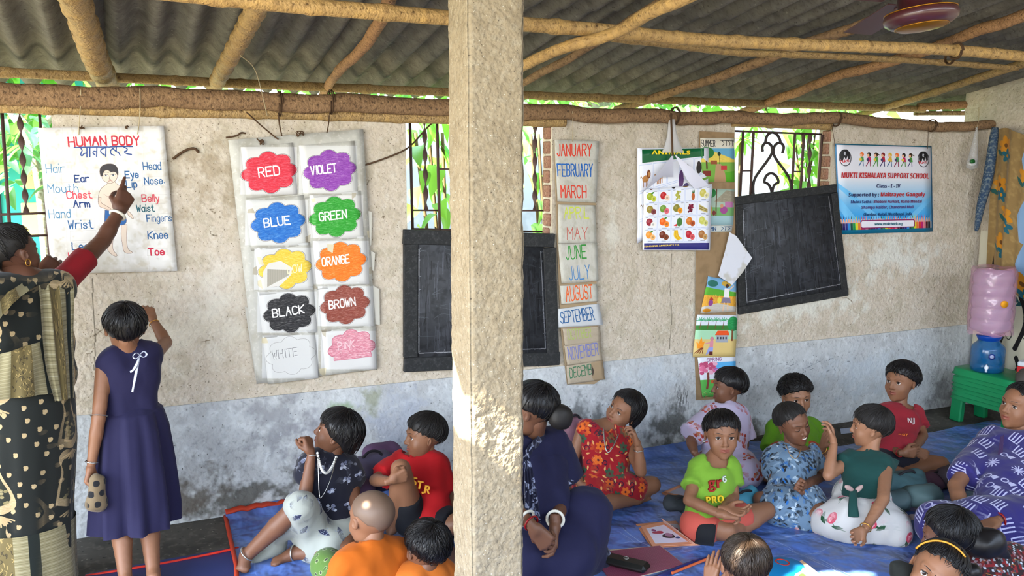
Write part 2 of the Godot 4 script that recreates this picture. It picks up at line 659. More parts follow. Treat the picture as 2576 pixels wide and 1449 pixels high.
# ---------------------------------------------------------------- materials used in several places
func make_materials() -> void:
	noise.frequency = 5.0
	noise.fractal_octaves = 3
	var plaster := mottled(512, Color(0.73, 0.69, 0.62), [[0.012, 0.45, 0.75, Color(0.64, 0.60, 0.52), 0.5], [0.03, 0.55, 0.8, Color(0.78, 0.755, 0.70), 0.5], [0.09, 0.6, 0.85, Color(0.5, 0.45, 0.37), 0.22]], 3)
	specks(plaster, 700, 0.8, 1.8, [Color(0.36, 0.31, 0.25), Color(0.5, 0.45, 0.38), Color(0.82, 0.8, 0.74)])
	mats.plaster = tri_mat(plaster, 1.1, 0.95, Color.WHITE, true)
	mats.plaster.uv1_scale = Vector3(1.1, 1.1, 1.1)
	var cement := mottled(512, Color(0.70, 0.71, 0.71), [[0.008, 0.5, 0.85, Color(0.60, 0.605, 0.60), 0.5], [0.02, 0.5, 0.8, Color(0.78, 0.80, 0.80), 0.6], [0.06, 0.65, 0.9, Color(0.42, 0.42, 0.42), 0.4]], 11)
	specks(cement, 220, 0.8, 2.0, [Color(0.36, 0.36, 0.36), Color(0.66, 0.68, 0.70)])
	mats.cement = tri_mat(cement, 0.9, 0.9, Color.WHITE, true)
	for m in [mats.plaster, mats.cement]:
		m.heightmap_enabled = true
		var hf := FastNoiseLite.new()
		hf.frequency = 0.05
		hf.fractal_octaves = 5
		m.heightmap_texture = ImageTexture.create_from_image(hf.get_seamless_image(512, 512))
		m.heightmap_scale = 0.5
	var earth := mottled(512, Color(0.30, 0.285, 0.255), [[0.01, 0.4, 0.8, Color(0.19, 0.18, 0.16), 0.7], [0.04, 0.55, 0.85, Color(0.42, 0.40, 0.36), 0.6]], 21)
	specks(earth, 500, 1.0, 3.0, [Color(0.16, 0.15, 0.13), Color(0.47, 0.45, 0.4)])
	mats.earth = tri_mat(earth, 0.8, 0.9, Color.WHITE, true)
	var asb := mottled(512, Color(0.40, 0.385, 0.36), [[0.012, 0.45, 0.8, Color(0.28, 0.265, 0.245), 0.7], [0.03, 0.55, 0.85, Color(0.50, 0.485, 0.455), 0.5], [0.1, 0.62, 0.9, Color(0.18, 0.165, 0.15), 0.6]], 31)
	specks(asb, 260, 1.0, 2.4, [Color(0.14, 0.12, 0.1), Color(0.56, 0.54, 0.5)])
	mats.roof = tri_mat(asb, 0.9, 0.95)
	var bam := mottled(256, Color(0.62, 0.51, 0.34), [[0.03, 0.5, 0.8, Color(0.47, 0.37, 0.24), 0.7], [0.08, 0.65, 0.9, Color(0.24, 0.17, 0.1), 0.8], [0.02, 0.5, 0.9, Color(0.74, 0.60, 0.36), 0.6]], 41)
	mats.bamboo = tri_mat(bam, 3.0, 0.6)
	mats.bamboo_pale = tri_mat(bam, 2.6, 0.6, Color(1.12, 1.1, 1.05))
	var bark := mottled(256, Color(0.56, 0.44, 0.32), [[0.02, 0.45, 0.8, Color(0.42, 0.32, 0.225), 0.7], [0.07, 0.6, 0.85, Color(0.18, 0.13, 0.09), 0.8], [0.03, 0.5, 0.9, Color(0.58, 0.46, 0.34), 0.6]], 51)
	mats.log = tri_mat(bark, 2.6, 0.85)
	mats.branch = tri_mat(bark, 3.4, 0.8, Color(1.15, 1.1, 1.05))
	for k in ["bamboo", "bamboo_pale", "log", "branch"]:
		mats[k].heightmap_enabled = true
		mats[k].heightmap_texture = mats.plaster.heightmap_texture
		mats[k].heightmap_scale = 0.5
	mats.iron = mat(Color(0.27, 0.19, 0.175), 0.7)
	mats.iron_dark = mat(Color(0.17, 0.135, 0.13), 0.65)
	mats.twine = mat(Color(0.30, 0.22, 0.15), 0.95)
	mats.string = mat(Color(0.66, 0.60, 0.48), 0.9)
	var br := mottled(128, Color(0.54, 0.39, 0.32), [[0.05, 0.5, 0.8, Color(0.62, 0.50, 0.43), 0.7], [0.12, 0.6, 0.9, Color(0.27, 0.18, 0.15), 0.8]], 61)
	mats.brick = tri_mat(br, 5.0, 0.95)

# ---------------------------------------------------------------- walls, floor, windows
# a wall slab in the xy plane between z0 and z1 with rectangular openings
func slab(st: SurfaceTool, r: Rect2, z0: float, z1: float, holes: Array, whole: Rect2) -> void:
	st.set_smooth_group(-1)
	var xs := [r.position.x, r.end.x]
	var ys := [r.position.y, r.end.y]
	for h: Rect2 in holes:
		xs.append_array([clampf(h.position.x, xs[0], xs[1]), clampf(h.end.x, xs[0], xs[1])])
		ys.append_array([clampf(h.position.y, ys[0], ys[1]), clampf(h.end.y, ys[0], ys[1])])
	xs.sort(); ys.sort()
	var solid := func(i: int, j: int) -> bool:
		if i < 0 or j < 0 or i >= xs.size() - 1 or j >= ys.size() - 1: return false
		if xs[i + 1] - xs[i] < 1e-5 or ys[j + 1] - ys[j] < 1e-5: return false
		var c := Vector2((xs[i] + xs[i + 1]) / 2, (ys[j] + ys[j + 1]) / 2)
		for h: Rect2 in holes:
			if h.has_point(c): return false
		return true
	var vert := func(p: Vector3):
		st.set_uv2(Vector2((p.x - whole.position.x) / whole.size.x, 1.0 - (p.y - whole.position.y) / whole.size.y))
		st.add_vertex(p)
	var face := func(a: Vector3, b: Vector3, c: Vector3, d: Vector3):
		for p in [a, b, c, a, c, d]: vert.call(p)
	for j in ys.size() - 1:
		for i in xs.size() - 1:
			if not solid.call(i, j): continue
			var x0: float = xs[i]
			var x1: float = xs[i + 1]
			var y0: float = ys[j]
			var y1: float = ys[j + 1]
			face.call(Vector3(x0, y1, z1), Vector3(x1, y1, z1), Vector3(x1, y0, z1), Vector3(x0, y0, z1))
			face.call(Vector3(x1, y1, z0), Vector3(x0, y1, z0), Vector3(x0, y0, z0), Vector3(x1, y0, z0))
			if not solid.call(i - 1, j): face.call(Vector3(x0, y1, z0), Vector3(x0, y1, z1), Vector3(x0, y0, z1), Vector3(x0, y0, z0))
			if not solid.call(i + 1, j): face.call(Vector3(x1, y1, z1), Vector3(x1, y1, z0), Vector3(x1, y0, z0), Vector3(x1, y0, z1))
			if not solid.call(i, j + 1): face.call(Vector3(x0, y1, z0), Vector3(x1, y1, z0), Vector3(x1, y1, z1), Vector3(x0, y1, z1))
			if not solid.call(i, j - 1): face.call(Vector3(x0, y0, z1), Vector3(x1, y0, z1), Vector3(x1, y0, z0), Vector3(x0, y0, z0))

func stained(m: StandardMaterial3D, im: Image) -> StandardMaterial3D:
	var c: StandardMaterial3D = m.duplicate()
	c.detail_enabled = true
	c.detail_blend_mode = BaseMaterial3D.BLEND_MODE_MIX
	c.detail_uv_layer = BaseMaterial3D.DETAIL_UV_2
	c.detail_albedo = ImageTexture.create_from_image(im)
	return c

# soft-edged stains painted into an RGBA sheet
func stain(im: Image, c: Vector2, r: Vector2, col: Color, strength: float, sd: int) -> void:
	noise.seed = sd
	for y in range(maxi(0, int(c.y - r.y)), mini(im.get_height(), int(c.y + r.y))):
		for x in range(maxi(0, int(c.x - r.x)), mini(im.get_width(), int(c.x + r.x))):
			var q := Vector2((x - c.x) / r.x, (y - c.y) / r.y).length()
			var t := clampf((1.0 - q) * 1.6 + noise.get_noise_2d(x * 0.006, y * 0.006) * 1.5 + noise.get_noise_2d(x * 0.03, y * 0.03) * 0.5 - 0.35, 0.0, 1.0) * strength
			if t > 0.01:
				var o := im.get_pixel(x, y)
				var a := t + o.a * (1.0 - t)
				im.set_pixel(x, y, Color((col.r * t + o.r * o.a * (1 - t)) / a, (col.g * t + o.g * o.a * (1 - t)) / a, (col.b * t + o.b * o.a * (1 - t)) / a, a))

const WALL := Rect2(-1.6, 0.0, 7.1, 1.97)

func wall_px(p: Vector3, im: Image) -> Vector2:
	return Vector2((p.x - WALL.position.x) / WALL.size.x * im.get_width(), (1.0 - p.y / 0.6) * im.get_height()) if im.get_height() < 300 else Vector2((p.x - WALL.position.x) / WALL.size.x * im.get_width(), (1.0 - p.y / WALL.size.y) * im.get_height())

func room() -> void:
	# ---- the wall with the charts
	var wall := structure("wall_back")
	var holes := [Rect2(-1.05, 1.18, 0.79, 1.0), Rect2(1.337, 1.30, 0.825, 1.0), Rect2(3.369, 1.30, 4.122 - 3.369, 1.0)]
	var wear := canvas(1536, 426, Color(0.7, 0.66, 0.58, 0.0))
	# damp plaster, rubbed chalk and peeled limewash, where the wall shows them
	stain(wear, wall_px(V(3.883, 0.842, 0), wear), Vector2(190, 40), Color(0.80, 0.80, 0.76), 0.75, 1)
	stain(wear, wall_px(V(4.703, 1.111, 0), wear), Vector2(110, 45), Color(0.80, 0.81, 0.78), 0.7, 2)
	stain(wear, wall_px(V(0.265, 0.942, 0), wear), Vector2(80, 60), Color(0.78, 0.755, 0.69), 0.6, 3)
	stain(wear, wall_px(V(0.415, 1.066, 0), wear), Vector2(40, 80), Color(0.80, 0.78, 0.73), 0.5, 4)
	stain(wear, wall_px(V(0.371, 1.688, 0), wear), Vector2(60, 50), Color(0.55, 0.49, 0.385), 0.55, 5)
	stain(wear, wall_px(V(-0.167, 0.318, 0), wear), Vector2(70, 90), Color(0.40, 0.37, 0.33), 0.75, 6)
	stain(wear, wall_px(V(2.543, 1.385, 0), wear), Vector2(12, 60), Color(0.8, 0.79, 0.74), 0.7, 7)
	stain(wear, wall_px(V(2.853, 1.651, 0), wear), Vector2(50, 40), Color(0.60, 0.55, 0.43), 0.4, 8)
	for i in 50:
		var p := Vector2(rng.randf() * 1536, rng.randf() * 290)
		var q := [p]
		for k in 3: q.append(q[-1] + Vector2(rng.randf_range(-7, 7), rng.randf_range(-2, 5)))
		stroke(wear, q, 1.0, Color(0.34, 0.28, 0.2, 0.8))
	for c in [[V(2.948, 1.186, 0), V(2.943, 0.998, 0), V(2.96, 0.806, 0), V(2.949, 0.614, 0)], [V(-0.142, 1.211, 0), V(-0.147, 1.047, 0), V(-0.149, 0.882, 0), V(-0.161, 0.79, 0), V(-0.141, 0.751, 0)]]:
		stroke(wear, c.map(func(p): return wall_px(p, wear)), 1.4, Color(0.2, 0.17, 0.13, 0.9))
	var st := S()
	slab(st, WALL, -0.12, 0.0, holes, WALL)
	commit(st, "wall_face", stained(mats.plaster, wear), wall)
	# the cement dado stands a little proud of the plaster
	var scuff := canvas(1536, 128, Color(0.53, 0.55, 0.58, 0.0))
	for s in [[V(0.485, 0.101, 0), 70, 32, Color(0.27, 0.26, 0.23), 0.85], [V(0.206, 0.104, 0), 60, 40, Color(0.33, 0.30, 0.26), 0.85], [V(2.303, 0.203, 0), 70, 50, Color(0.38, 0.39, 0.39), 0.8], [V(2.981, 0.118, 0), 50, 50, Color(0.27, 0.275, 0.26), 0.85], [V(2.831, 0.431, 0), 60, 45, Color(0.70, 0.73, 0.75), 0.6], [V(4.451, 0.294, 0), 90, 45, Color(0.68, 0.71, 0.73), 0.7], [V(0.888, 0.357, 0), 60, 40, Color(0.64, 0.65, 0.69), 0.5], [V(1.266, 0.374, 0), 50, 60, Color(0.62, 0.65, 0.70), 0.6], [V(0.974, 0.494, 0), 24, 12, Color(0.42, 0.52, 0.34), 0.7], [V(1.119, 0.499, 0), 22, 20, Color(0.50, 0.52, 0.38), 0.6], [V(3.547, 0.048, 0), 50, 18, Color(0.3, 0.29, 0.25), 0.8], [V(5.201, 0.075, 0), 40, 50, Color(0.42, 0.42, 0.42), 0.7], [V(0.653, 0.448, 0), 60, 50, Color(0.45, 0.45, 0.47), 0.6], [V(4.694, 0.352, 0), 60, 30, Color(0.72, 0.75, 0.77), 0.6]]:
		stain(scuff, wall_px(s[0], scuff), Vector2(s[1], s[2]), s[3], s[4], 40 + int(s[1]))
	for i in 90:
		var p := Vector2(rng.randf() * 1536, rng.randf() * 90)
		var dark := rng.randf() < 0.5
		stroke(scuff, [p, p + Vector2(rng.randf_range(-9, 9), rng.randf_range(-5, 5))], 1.0, Color(0.35, 0.36, 0.38, 0.4) if dark else Color(0.78, 0.80, 0.82, 0.5))
	for i in 26:
		var p := wall_px(V(3.046, 0.31, 0), scuff) + Vector2(rng.randf_range(-10, 10), rng.randf_range(-22, 10))
		stroke(scuff, [p, p + Vector2(rng.randf_range(-4, 4), rng.randf_range(6, 20))], 1.0, Color(0.2, 0.2, 0.2, 0.7))
	for i in 40:
		var p := wall_px(V(4.037, 0.414, 0), scuff) + Vector2(rng.randf_range(-60, 70), rng.randf_range(-10, 16))
		stroke(scuff, [p, p + Vector2(rng.randf_range(-8, 8), rng.randf_range(-3, 3))], 1.0, Color(0.24, 0.25, 0.27, 0.7))
	st = S()
	slab(st, Rect2(-1.6, 0, 7.1, 0.583), -0.01, 0.009, [], Rect2(-1.6, 0, 7.1, 0.6))
	commit(st, "dado", stained(mats.cement, scuff), wall)
	# bare bricks in the window jambs
	var bs := S()
	box(bs, Transform3D.IDENTITY, Vector3(0.04, 0.068, 0.07), 0.006)
	bs.generate_normals()
	var bm := bs.commit()
	for w in [[2.162, 1.33, 8], [4.122, 1.33, 8]]:
		for k in w[2]:
			var o := put(bm, "brick", mats.brick, wall)
			o.position = Vector3(w[0] + 0.008 + rng.randf_range(-0.006, 0.004), w[1] + k * 0.079, -0.06 + (0.012 if k % 2 else 0.0) + rng.randf_range(-0.006, 0.006))
			o.rotation_degrees = Vector3(0, rng.randf_range(-3, 3), rng.randf_range(-1.5, 1.5))
	var rw := structure("wall_right")
	st = S()
	box(st, at(Vector3(5.6, 1.2, 2.7)), Vector3(0.2, 2.9, 5.8))
	commit(st, "wall_face", mats.plaster, rw)
	var lw := structure("wall_left")
	st = S()
	box(st, at(Vector3(-1.7, 1.2, 0.14)), Vector3(0.2, 2.9, 0.68))
	commit(st, "wall_face", mats.plaster, lw)
	# ---- floor and the ground outside
	var fl := structure("floor")
	st = S()
	box(st, at(Vector3(1.4, -0.1, 2.65)), Vector3(8.6, 0.2, 5.7))
	commit(st, "floor_slab", mats.earth, fl)
	var gr := structure("ground")
	st = S()
	box(st, at(Vector3(1, -0.45, 0)), Vector3(90, 0.5, 90))
	commit(st, "ground_soil", tri_mat(mottled(256, Color(0.48, 0.45, 0.38), [[0.02, 0.4, 0.8, Color(0.38, 0.41, 0.28), 0.8]], 71), 0.4, 0.95, Color.WHITE, true), gr)
	# ---- window grilles
	var w1 := structure("window_1")
	bar(w1, V(-0.456, 1.97, -0.1), V(-0.466, 1.18, -0.1), 0.008)
	twisted(w1, V(-0.389, 1.971, -0.1), V(-0.393, 1.503, -0.1), 6)
	bar(w1, V(-0.311, 1.969, -0.1), V(-0.314, 1.171, -0.1), 0.007)
	bar(w1, V(-0.587, 1.501, -0.1), V(-0.318, 1.503, -0.1), 0.006)
	bar(w1, V(-0.594, 1.402, -0.1), V(-0.316, 1.403, -0.1), 0.006)
	bar(w1, V(-0.552, 1.964, -0.1), V(-0.58, 1.187, -0.1), 0.008)
	var w2 := structure("window_2")
	bar(w2, V(1.391, 1.966, -0.1), V(1.396, 1.374, -0.1), 0.008)
	twisted(w2, V(1.469, 1.967, -0.1), V(1.472, 1.474, -0.1), 5)
	bar(w2, V(1.538, 1.969, -0.1), V(1.546, 1.364, -0.1), 0.008)
	bar(w2, V(1.618, 1.97, -0.1), V(1.618, 1.362, -0.1), 0.008)
	bar(w2, V(1.398, 1.476, -0.1), V(1.543, 1.472, -0.1), 0.005)
	bar(w2, V(1.546, 1.69, -0.1), V(1.995, 1.682, -0.1), 0.005)
	bar(w2, V(1.396, 1.378, -0.1), V(2.179, 1.337, -0.1), 0.006)
	bar(w2, V(1.996, 1.46, -0.1), V(2.171, 1.456, -0.1), 0.005)
	twisted(w2, V(2.105, 1.936, -0.1), V(2.104, 1.457, -0.1), 5)
	bar(w2, V(2.178, 1.933, -0.1), V(2.171, 1.333, -0.1), 0.009)
	bar(w2, V(1.855, 1.932, -0.1), V(1.853, 1.355, -0.1), 0.008)
	var w3 := structure("window_3")
	bar(w3, V(3.375, 1.909, -0.06), V(4.083, 1.895, -0.06), 0.007)
	for q in [[1866, 330, 1864, 500], [1891, 331, 1889, 500], [1994, 334, 1992, 500], [2017, 335, 2014, 500], [2064, 338, 2060, 500]]:
		bar(w3, pw(q[0], q[1]), pw(q[2], q[3]), 0.0085)
	twisted(w3, V(3.993, 1.899, -0.06), V(4.006, 1.491, -0.06), 4)
	bar(w3, V(3.477, 1.669, -0.06), V(3.549, 1.669, -0.06), 0.005)
	bar(w3, V(3.868, 1.664, -0.06), V(3.938, 1.661, -0.06), 0.005)
	for c in [[V(3.63, 1.787, -0.06), V(3.623, 1.813, -0.06), V(3.64, 1.838, -0.06), V(3.67, 1.84, -0.06), V(3.698, 1.821, -0.06), V(3.706, 1.785, -0.06), V(3.684, 1.748, -0.06), V(3.623, 1.68, -0.06), V(3.572, 1.62, -0.06), V(3.566, 1.559, -0.06), V(3.578, 1.498, -0.06)],
			[V(3.781, 1.778, -0.06), V(3.794, 1.814, -0.06), V(3.774, 1.838, -0.06), V(3.743, 1.841, -0.06), V(3.714, 1.819, -0.06), V(3.71, 1.777, -0.06), V(3.737, 1.736, -0.06), V(3.809, 1.667, -0.06), V(3.852, 1.613, -0.06), V(3.866, 1.543, -0.06)],
			[V(3.646, 1.833, -0.06), V(3.653, 1.879, -0.06), V(3.682, 1.903, -0.06), V(3.719, 1.901, -0.06), V(3.751, 1.875, -0.06), V(3.768, 1.834, -0.06)],
			[V(3.649, 1.6, -0.06), V(3.659, 1.636, -0.06), V(3.692, 1.656, -0.06), V(3.729, 1.648, -0.06), V(3.755, 1.621, -0.06), V(3.763, 1.596, -0.06)],
			[V(3.649, 1.6, -0.06), V(3.686, 1.587, -0.06), V(3.71, 1.55, -0.06), V(3.715, 1.496, -0.06)], [V(3.763, 1.596, -0.06), V(3.729, 1.584, -0.06), V(3.716, 1.55, -0.06), V(3.715, 1.496, -0.06)]]:
		var sc := S()
		tube(sc, smooth(c, 2), 0.0085, 6)
		commit(sc, "scroll", mats.iron_dark, w3)
	# ---- the pillar in the middle of the room
	var pil := thing("pillar", "rough grey plastered concrete pillar standing on the floor in mid-room", "pillar", Vector3(1.113, 0, 1.652))
	var face := mottled(1024, Color(0.58, 0.525, 0.43), [[0.006, 0.45, 0.8, Color(0.51, 0.455, 0.365), 0.6], [0.02, 0.5, 0.85, Color(0.65, 0.61, 0.53), 0.5], [0.05, 0.6, 0.9, Color(0.42, 0.37, 0.295), 0.5]], 81)
	specks(face, 1600, 1.0, 4.0, [Color(0.33, 0.29, 0.24), Color(0.8, 0.78, 0.72), Color(0.55, 0.5, 0.4)])
	var pm := tri_mat(face, 1.3, 0.95)
	pm.heightmap_enabled = true
	pm.heightmap_texture = mats.plaster.heightmap_texture
	pm.heightmap_scale = 0.7
	st = S()
	var n1 := FastNoiseLite.new()
	n1.frequency = 6.0
	n1.fractal_octaves = 5
	n1.fractal_gain = 0.6
	n1.seed = 5
	var n2 := FastNoiseLite.new()
	n2.noise_type = FastNoiseLite.TYPE_CELLULAR
	n2.frequency = 45.0
	n2.seed = 9
	var hw := 0.0965
	grid(st, 128, 420, func(u: float, v: float):
		var s := u * 4.0
		var side := int(floorf(s)) % 4
		var t := (s - floorf(s)) * 2.0 - 1.0
		var q := Vector2(t, 1.0)
		# rounded, knocked corners
		var e := maxf(0.0, absf(t) - 0.86) / 0.14
		q.y -= e * e * 0.1
		q.x *= 1.0 - e * 0.03
		var p := Vector3(q.x, 0, q.y).rotated(Vector3.UP, side * PI / 2) * hw
		p.y = (1.0 - v) * 2.75
		var nn := Vector3(p.x, 0, p.z).normalized()
		var rough := n1.get_noise_3dv(p) * 0.006 + n1.get_noise_3dv(p * 5.0) * 0.0022 + maxf(0.0, -n2.get_noise_3dv(p) - 0.35) * 0.0035
		if p.y > 0.98: p.x -= 0.002 * smoothstep(0.0, 1.0, p.y - 0.98)
		return p + nn * rough)
	commit(st, "shaft", pm, pil)

func pw(x: float, y: float) -> Vector3:
	# grille points of the third window: bars stand 6 cm behind the wall face
	return Vector3(lerpf(3.415, 4.178, (x - 1846.0) / 246.0), lerpf(1.911, 1.495, (y - 330.0) / 170.0), -0.06)

func bar(parent: Node3D, a: Vector3, b: Vector3, r: float) -> void:
	var st := S()
	tube(st, [a, a.lerp(b, 0.5), b], r, 6)
	commit(st, "bar", mats.iron, parent)

func twisted(parent: Node3D, a: Vector3, b: Vector3, turns: int) -> void:
	var st := S()
	var n := turns * 8
	grid(st, 8, n, func(u: float, v: float):
		var ang := v * turns * PI
		var q := Vector2(cos(u * TAU) * 0.0135, sin(u * TAU) * 0.0035).rotated(ang)
		return a.lerp(b, v) + Vector3(q.x, 0, q.y))
	commit(st, "twisted_bar", mats.iron, parent)

# ---------------------------------------------------------------- roof
const ROOF_Y := 2.2
const ROOF_A := 0.1763

func pole(called: String, label: String, group: String, pts: Array, r0: float, r1: float, m: Material, knots := 0.3, category := "pole") -> Node3D:
	if called.ends_with("rafter"):
		# rafters run on up the slope of the roof
		var up_end := 0 if pts[0].y > pts[-1].y else pts.size() - 1
		var way: Vector3 = (pts[up_end] - pts[1 if up_end == 0 else up_end - 1]).normalized()
		pts.insert(0 if up_end == 0 else pts.size(), pts[up_end] + way * (1.1 if pts[up_end].x < 4.4 else 0.02))
	var p := smooth(pts, 2)
	var total := 0.0
	for i in p.size() - 1: total += p[i].distance_to(p[i + 1])
	# resample evenly
	var q := []
	var rad := []
	var step := 0.025
	var pos := 0.0
	var along := 0.0
	var nextk := knots * rng.randf_range(0.3, 0.9)
	q.append(p[0]); rad.append(r0)
	for i in p.size() - 1:
		var l: float = p[i].distance_to(p[i + 1])
		while pos + step <= along + l:
			pos += step
			var w: Vector3 = p[i].lerp(p[i + 1], (pos - along) / l)
			var r := lerpf(r0, r1, pos / total)
			if knots > 0.0:
				if absf(pos - nextk) < step * 0.8: r *= 1.16
				elif pos > nextk:
					nextk += knots * rng.randf_range(0.8, 1.2)
			else:
				r *= 1.0 + 0.10 * noise.get_noise_1d(pos * 0.9 + p[0].x * 7.0)
				w += Vector3(0, noise.get_noise_1d(pos * 0.35 + p[0].x * 3.0), noise.get_noise_1d(pos * 0.35 + 40.0)) * r * 0.5
			q.append(w)
			rad.append(r)
		along += l
	var o := thing(called, label, category, Vector3.ZERO, group)
	var st := S()
	tube(st, q, rad, 14)
	commit(st, "shaft", m, o)
	return o

func lashing(o: Node3D, c: Vector3, axis: Vector3, r: float, turns := 3) -> void:
	var st := S()
	var u := axis.cross(Vector3.UP if absf(axis.y) < 0.9 else Vector3.RIGHT).normalized()
	var v := axis.cross(u).normalized()
	var pts := []
	for i in turns * 12 + 1:
		var a := TAU * i / 12.0
		pts.append(c + (u * cos(a) + v * sin(a)) * (r + 0.004) + axis * (i / 12.0 - turns * 0.5) * 0.009)
	tube(st, pts, 0.004, 5)
	commit(st, "lashing", mats.twine, o)

func roof() -> void:
	var ce := structure("ceiling")
	var wide := 1.07
	var long := 1.8
	var holes := []
	for h in SUN_SPOTS:
		var pl := PackedVector2Array()
		for p: Vector3 in h:
			# where the ray that reaches p crossed the roof
			var t: float = (ROOF_Y + ROOF_A * p.z - p.y) / (-SUN.y + ROOF_A * SUN.z)
			var q: Vector3 = p - SUN * t
			pl.append(Vector2(q.x, q.z))
		holes.append(pl)
	var plain: Mesh
	for row in 4:
		for col in 10:
			var x0 := -3.0 + col * 0.985
			var z0 := -0.66 + row * 1.62
			var lift := 0.012 * ((3 - row) % 2) + 0.006 * (col % 2)
			var cut := []
			for h: PackedVector2Array in holes:
				for p in h:
					if p.x > x0 - 0.05 and p.x < x0 + wide + 0.05 and p.y > z0 - 0.05 and p.y < z0 + long + 0.05:
						cut.append(h)
						break
			var mesh := plain
			if mesh == null or cut:
				mesh = sheet(wide, long, cut, Vector2(x0, z0))
				if cut.is_empty(): plain = mesh
			var o := put(mesh, "roof_sheet", mats.roof, ce)
			o.position = Vector3(x0, ROOF_Y + ROOF_A * z0 + lift + 0.022, z0)
	# ---- poles under the sheets
	var log_pts := [V(-1.306, 2.048, 0), V(-0.87, 2.039, 0), V(-0.535, 2.022, 0), V(-0.358, 2.017, 0), V(-0.206, 2.004, 0), V(0.017, 2.018, 0), V(0.457, 2.014, 0), V(0.823, 2.004, 0), V(1.095, 2.022, 0), V(1.571, 1.995, 0), V(2.186, 1.981, 0), V(2.738, 1.986, 0), V(3.399, 1.975, 0), V(4.004, 1.985, 0), V(4.162, 2.003, 0), V(4.633, 1.965, 0), V(5.17, 1.957, 0), V(5.549, 1.968, 0), V(6.114, 1.97, 0)]
	for i in log_pts.size():
		log_pts[i].z = 0.03
	var beam := pole("log_beam", "thick brown log lying along the top of the chart wall", "", log_pts, 0.052, 0.03, mats.log, 0.0, "beam")
	for p in [[V(0.71, 2.001, 0), 0.052], [V(0.953, 2.015, 0), 0.053], [V(4.115, 1.987, 0), 0.04], [V(4.933, 1.959, 0), 0.036], [V(2.924, 1.985, 0), 0.045]]:
		lashing(beam, Vector3(p[0].x, p[0].y, 0.03), Vector3.RIGHT, p[1], 2)
	pole("bamboo_lintel", "yellow bamboo lying under the log over the chart wall's left half", "", [V(-1.312, 1.98, 0), V(-0.739, 1.968, 0), V(-0.301, 1.965, 0), V(0.212, 1.958, 0), V(0.708, 1.959, 0), V(1.571, 1.945, 0), V(2.247, 1.939, 0)], 0.03, 0.026, mats.bamboo, 0.4)
	pole("bamboo_lintel", "short bamboo under the log above the scrolled window grille", "", [V(3.342, 1.956, 0), V(3.696, 1.952, 0), V(4.102, 1.943, 0)], 0.025, 0.025, mats.bamboo, 0.4)
	var gp := "bamboo purlins under the roof sheets"
	pole("bamboo_purlin", "dark yellow bamboo purlin behind the log beam, along the eaves", gp, [V(-1.276, 2.133, -0.094), V(-0.751, 2.124, -0.145), V(0.073, 2.115, -0.197), V(0.752, 2.107, -0.243), V(1.669, 2.102, -0.273), V(2.593, 2.097, -0.298), V(3.764, 2.094, -0.318), V(5.287, 2.089, -0.344)], 0.022, 0.024, mats.bamboo, 0.35)
	var pu := pole("bamboo_purlin", "long pale knotty bamboo purlin crossing in front of the rafters and tied near the fan", gp, [V(-0.756, 2.288, 1.348), V(0.171, 2.274, 1.273), V(0.526, 2.266, 1.224), V(0.875, 2.263, 1.21), V(1.481, 2.258, 1.179), V(1.857, 2.256, 1.168), V(2.187, 2.249, 1.13), V(2.6, 2.25, 1.132), V(3.09, 2.256, 1.166), V(3.711, 2.265, 1.218), V(4.666, 2.253, 1.15)], 0.029, 0.026, mats.bamboo_pale, 0.33)
	lashing(pu, V(3.713, 2.256, 1.228), Vector3.RIGHT, 0.034, 2)
	lashing(pu, V(3.908, 2.251, 1.027), Vector3.RIGHT, 0.026, 2)
	pole("bamboo_purlin", "thin bamboo running just behind the long pale purlin", gp, [V(1.978, 2.259, 0.957), V(2.329, 2.252, 0.918), V(2.661, 2.24, 0.853), V(3.039, 2.245, 0.88), V(3.807, 2.248, 0.894), V(4.623, 2.242, 0.861)], 0.017, 0.015, mats.bamboo, 0.3)
	var gr := "rafters sloping up from the log beam"
	pole("bamboo_rafter", "thickest bamboo rafter, knotty, rising from the log above the body chart", gr, [V(-0.129, 2.324, 1.126), V(-0.106, 2.285, 0.909), V(-0.087, 2.232, 0.607), V(-0.067, 2.157, 0.184), V(-0.026, 2.096, -0.249)], 0.05, 0.047, mats.bamboo, 0.16)
	pole("bamboo_rafter", "bamboo rafter with close knots rising from the log left of the colour chart", gr, [V(0.512, 2.351, 1.252), V(0.493, 2.286, 0.885), V(0.473, 2.2, 0.399), V(0.449, 2.091, -0.336)], 0.04, 0.034, mats.bamboo, 0.14)
	pole("wooden_rafter", "crooked branch rafter meeting the log above the violet cloud of the colour chart", gr, [V(0.938, 2.342, 1.174), V(1.001, 2.271, 0.773), V(0.997, 2.196, 0.343), V(0.979, 2.149, 0.052), V(1.016, 2.082, -0.443)], 0.03, 0.022, mats.branch, 0.0)
	pole("wooden_rafter", "smooth pale crooked branch crossing below the long purlin beside the pillar", gr, [V(1.621, 2.083, 0.471), V(1.622, 2.154, 0.872), V(1.671, 2.196, 1.11), V(1.776, 2.22, 1.249), V(1.819, 2.239, 1.357), V(1.802, 2.269, 1.525), V(1.832, 2.293, 1.659), V(1.862, 2.318, 1.804)], 0.022, 0.03, mats.bamboo_pale, 0.0)
	pole("wooden_rafter", "thin dark rafter just above the smooth crooked branch by the pillar", gr, [V(1.963, 2.076, -0.362), V(1.993, 2.151, 0.06), V(2.021, 2.257, 0.661), V(2.022, 2.352, 1.2), V(2.013, 2.384, 1.383)], 0.02, 0.022, mats.log, 0.0)
	pole("wooden_rafter", "dark brown rafter rising from the log above the fruit chart", gr, [V(2.884, 2.05, -0.568), V(2.997, 2.127, -0.076), V(3.044, 2.207, 0.38), V(3.052, 2.267, 0.748), V(3.136, 2.34, 1.162), V(3.159, 2.423, 1.636)], 0.024, 0.028, mats.log, 0.0)
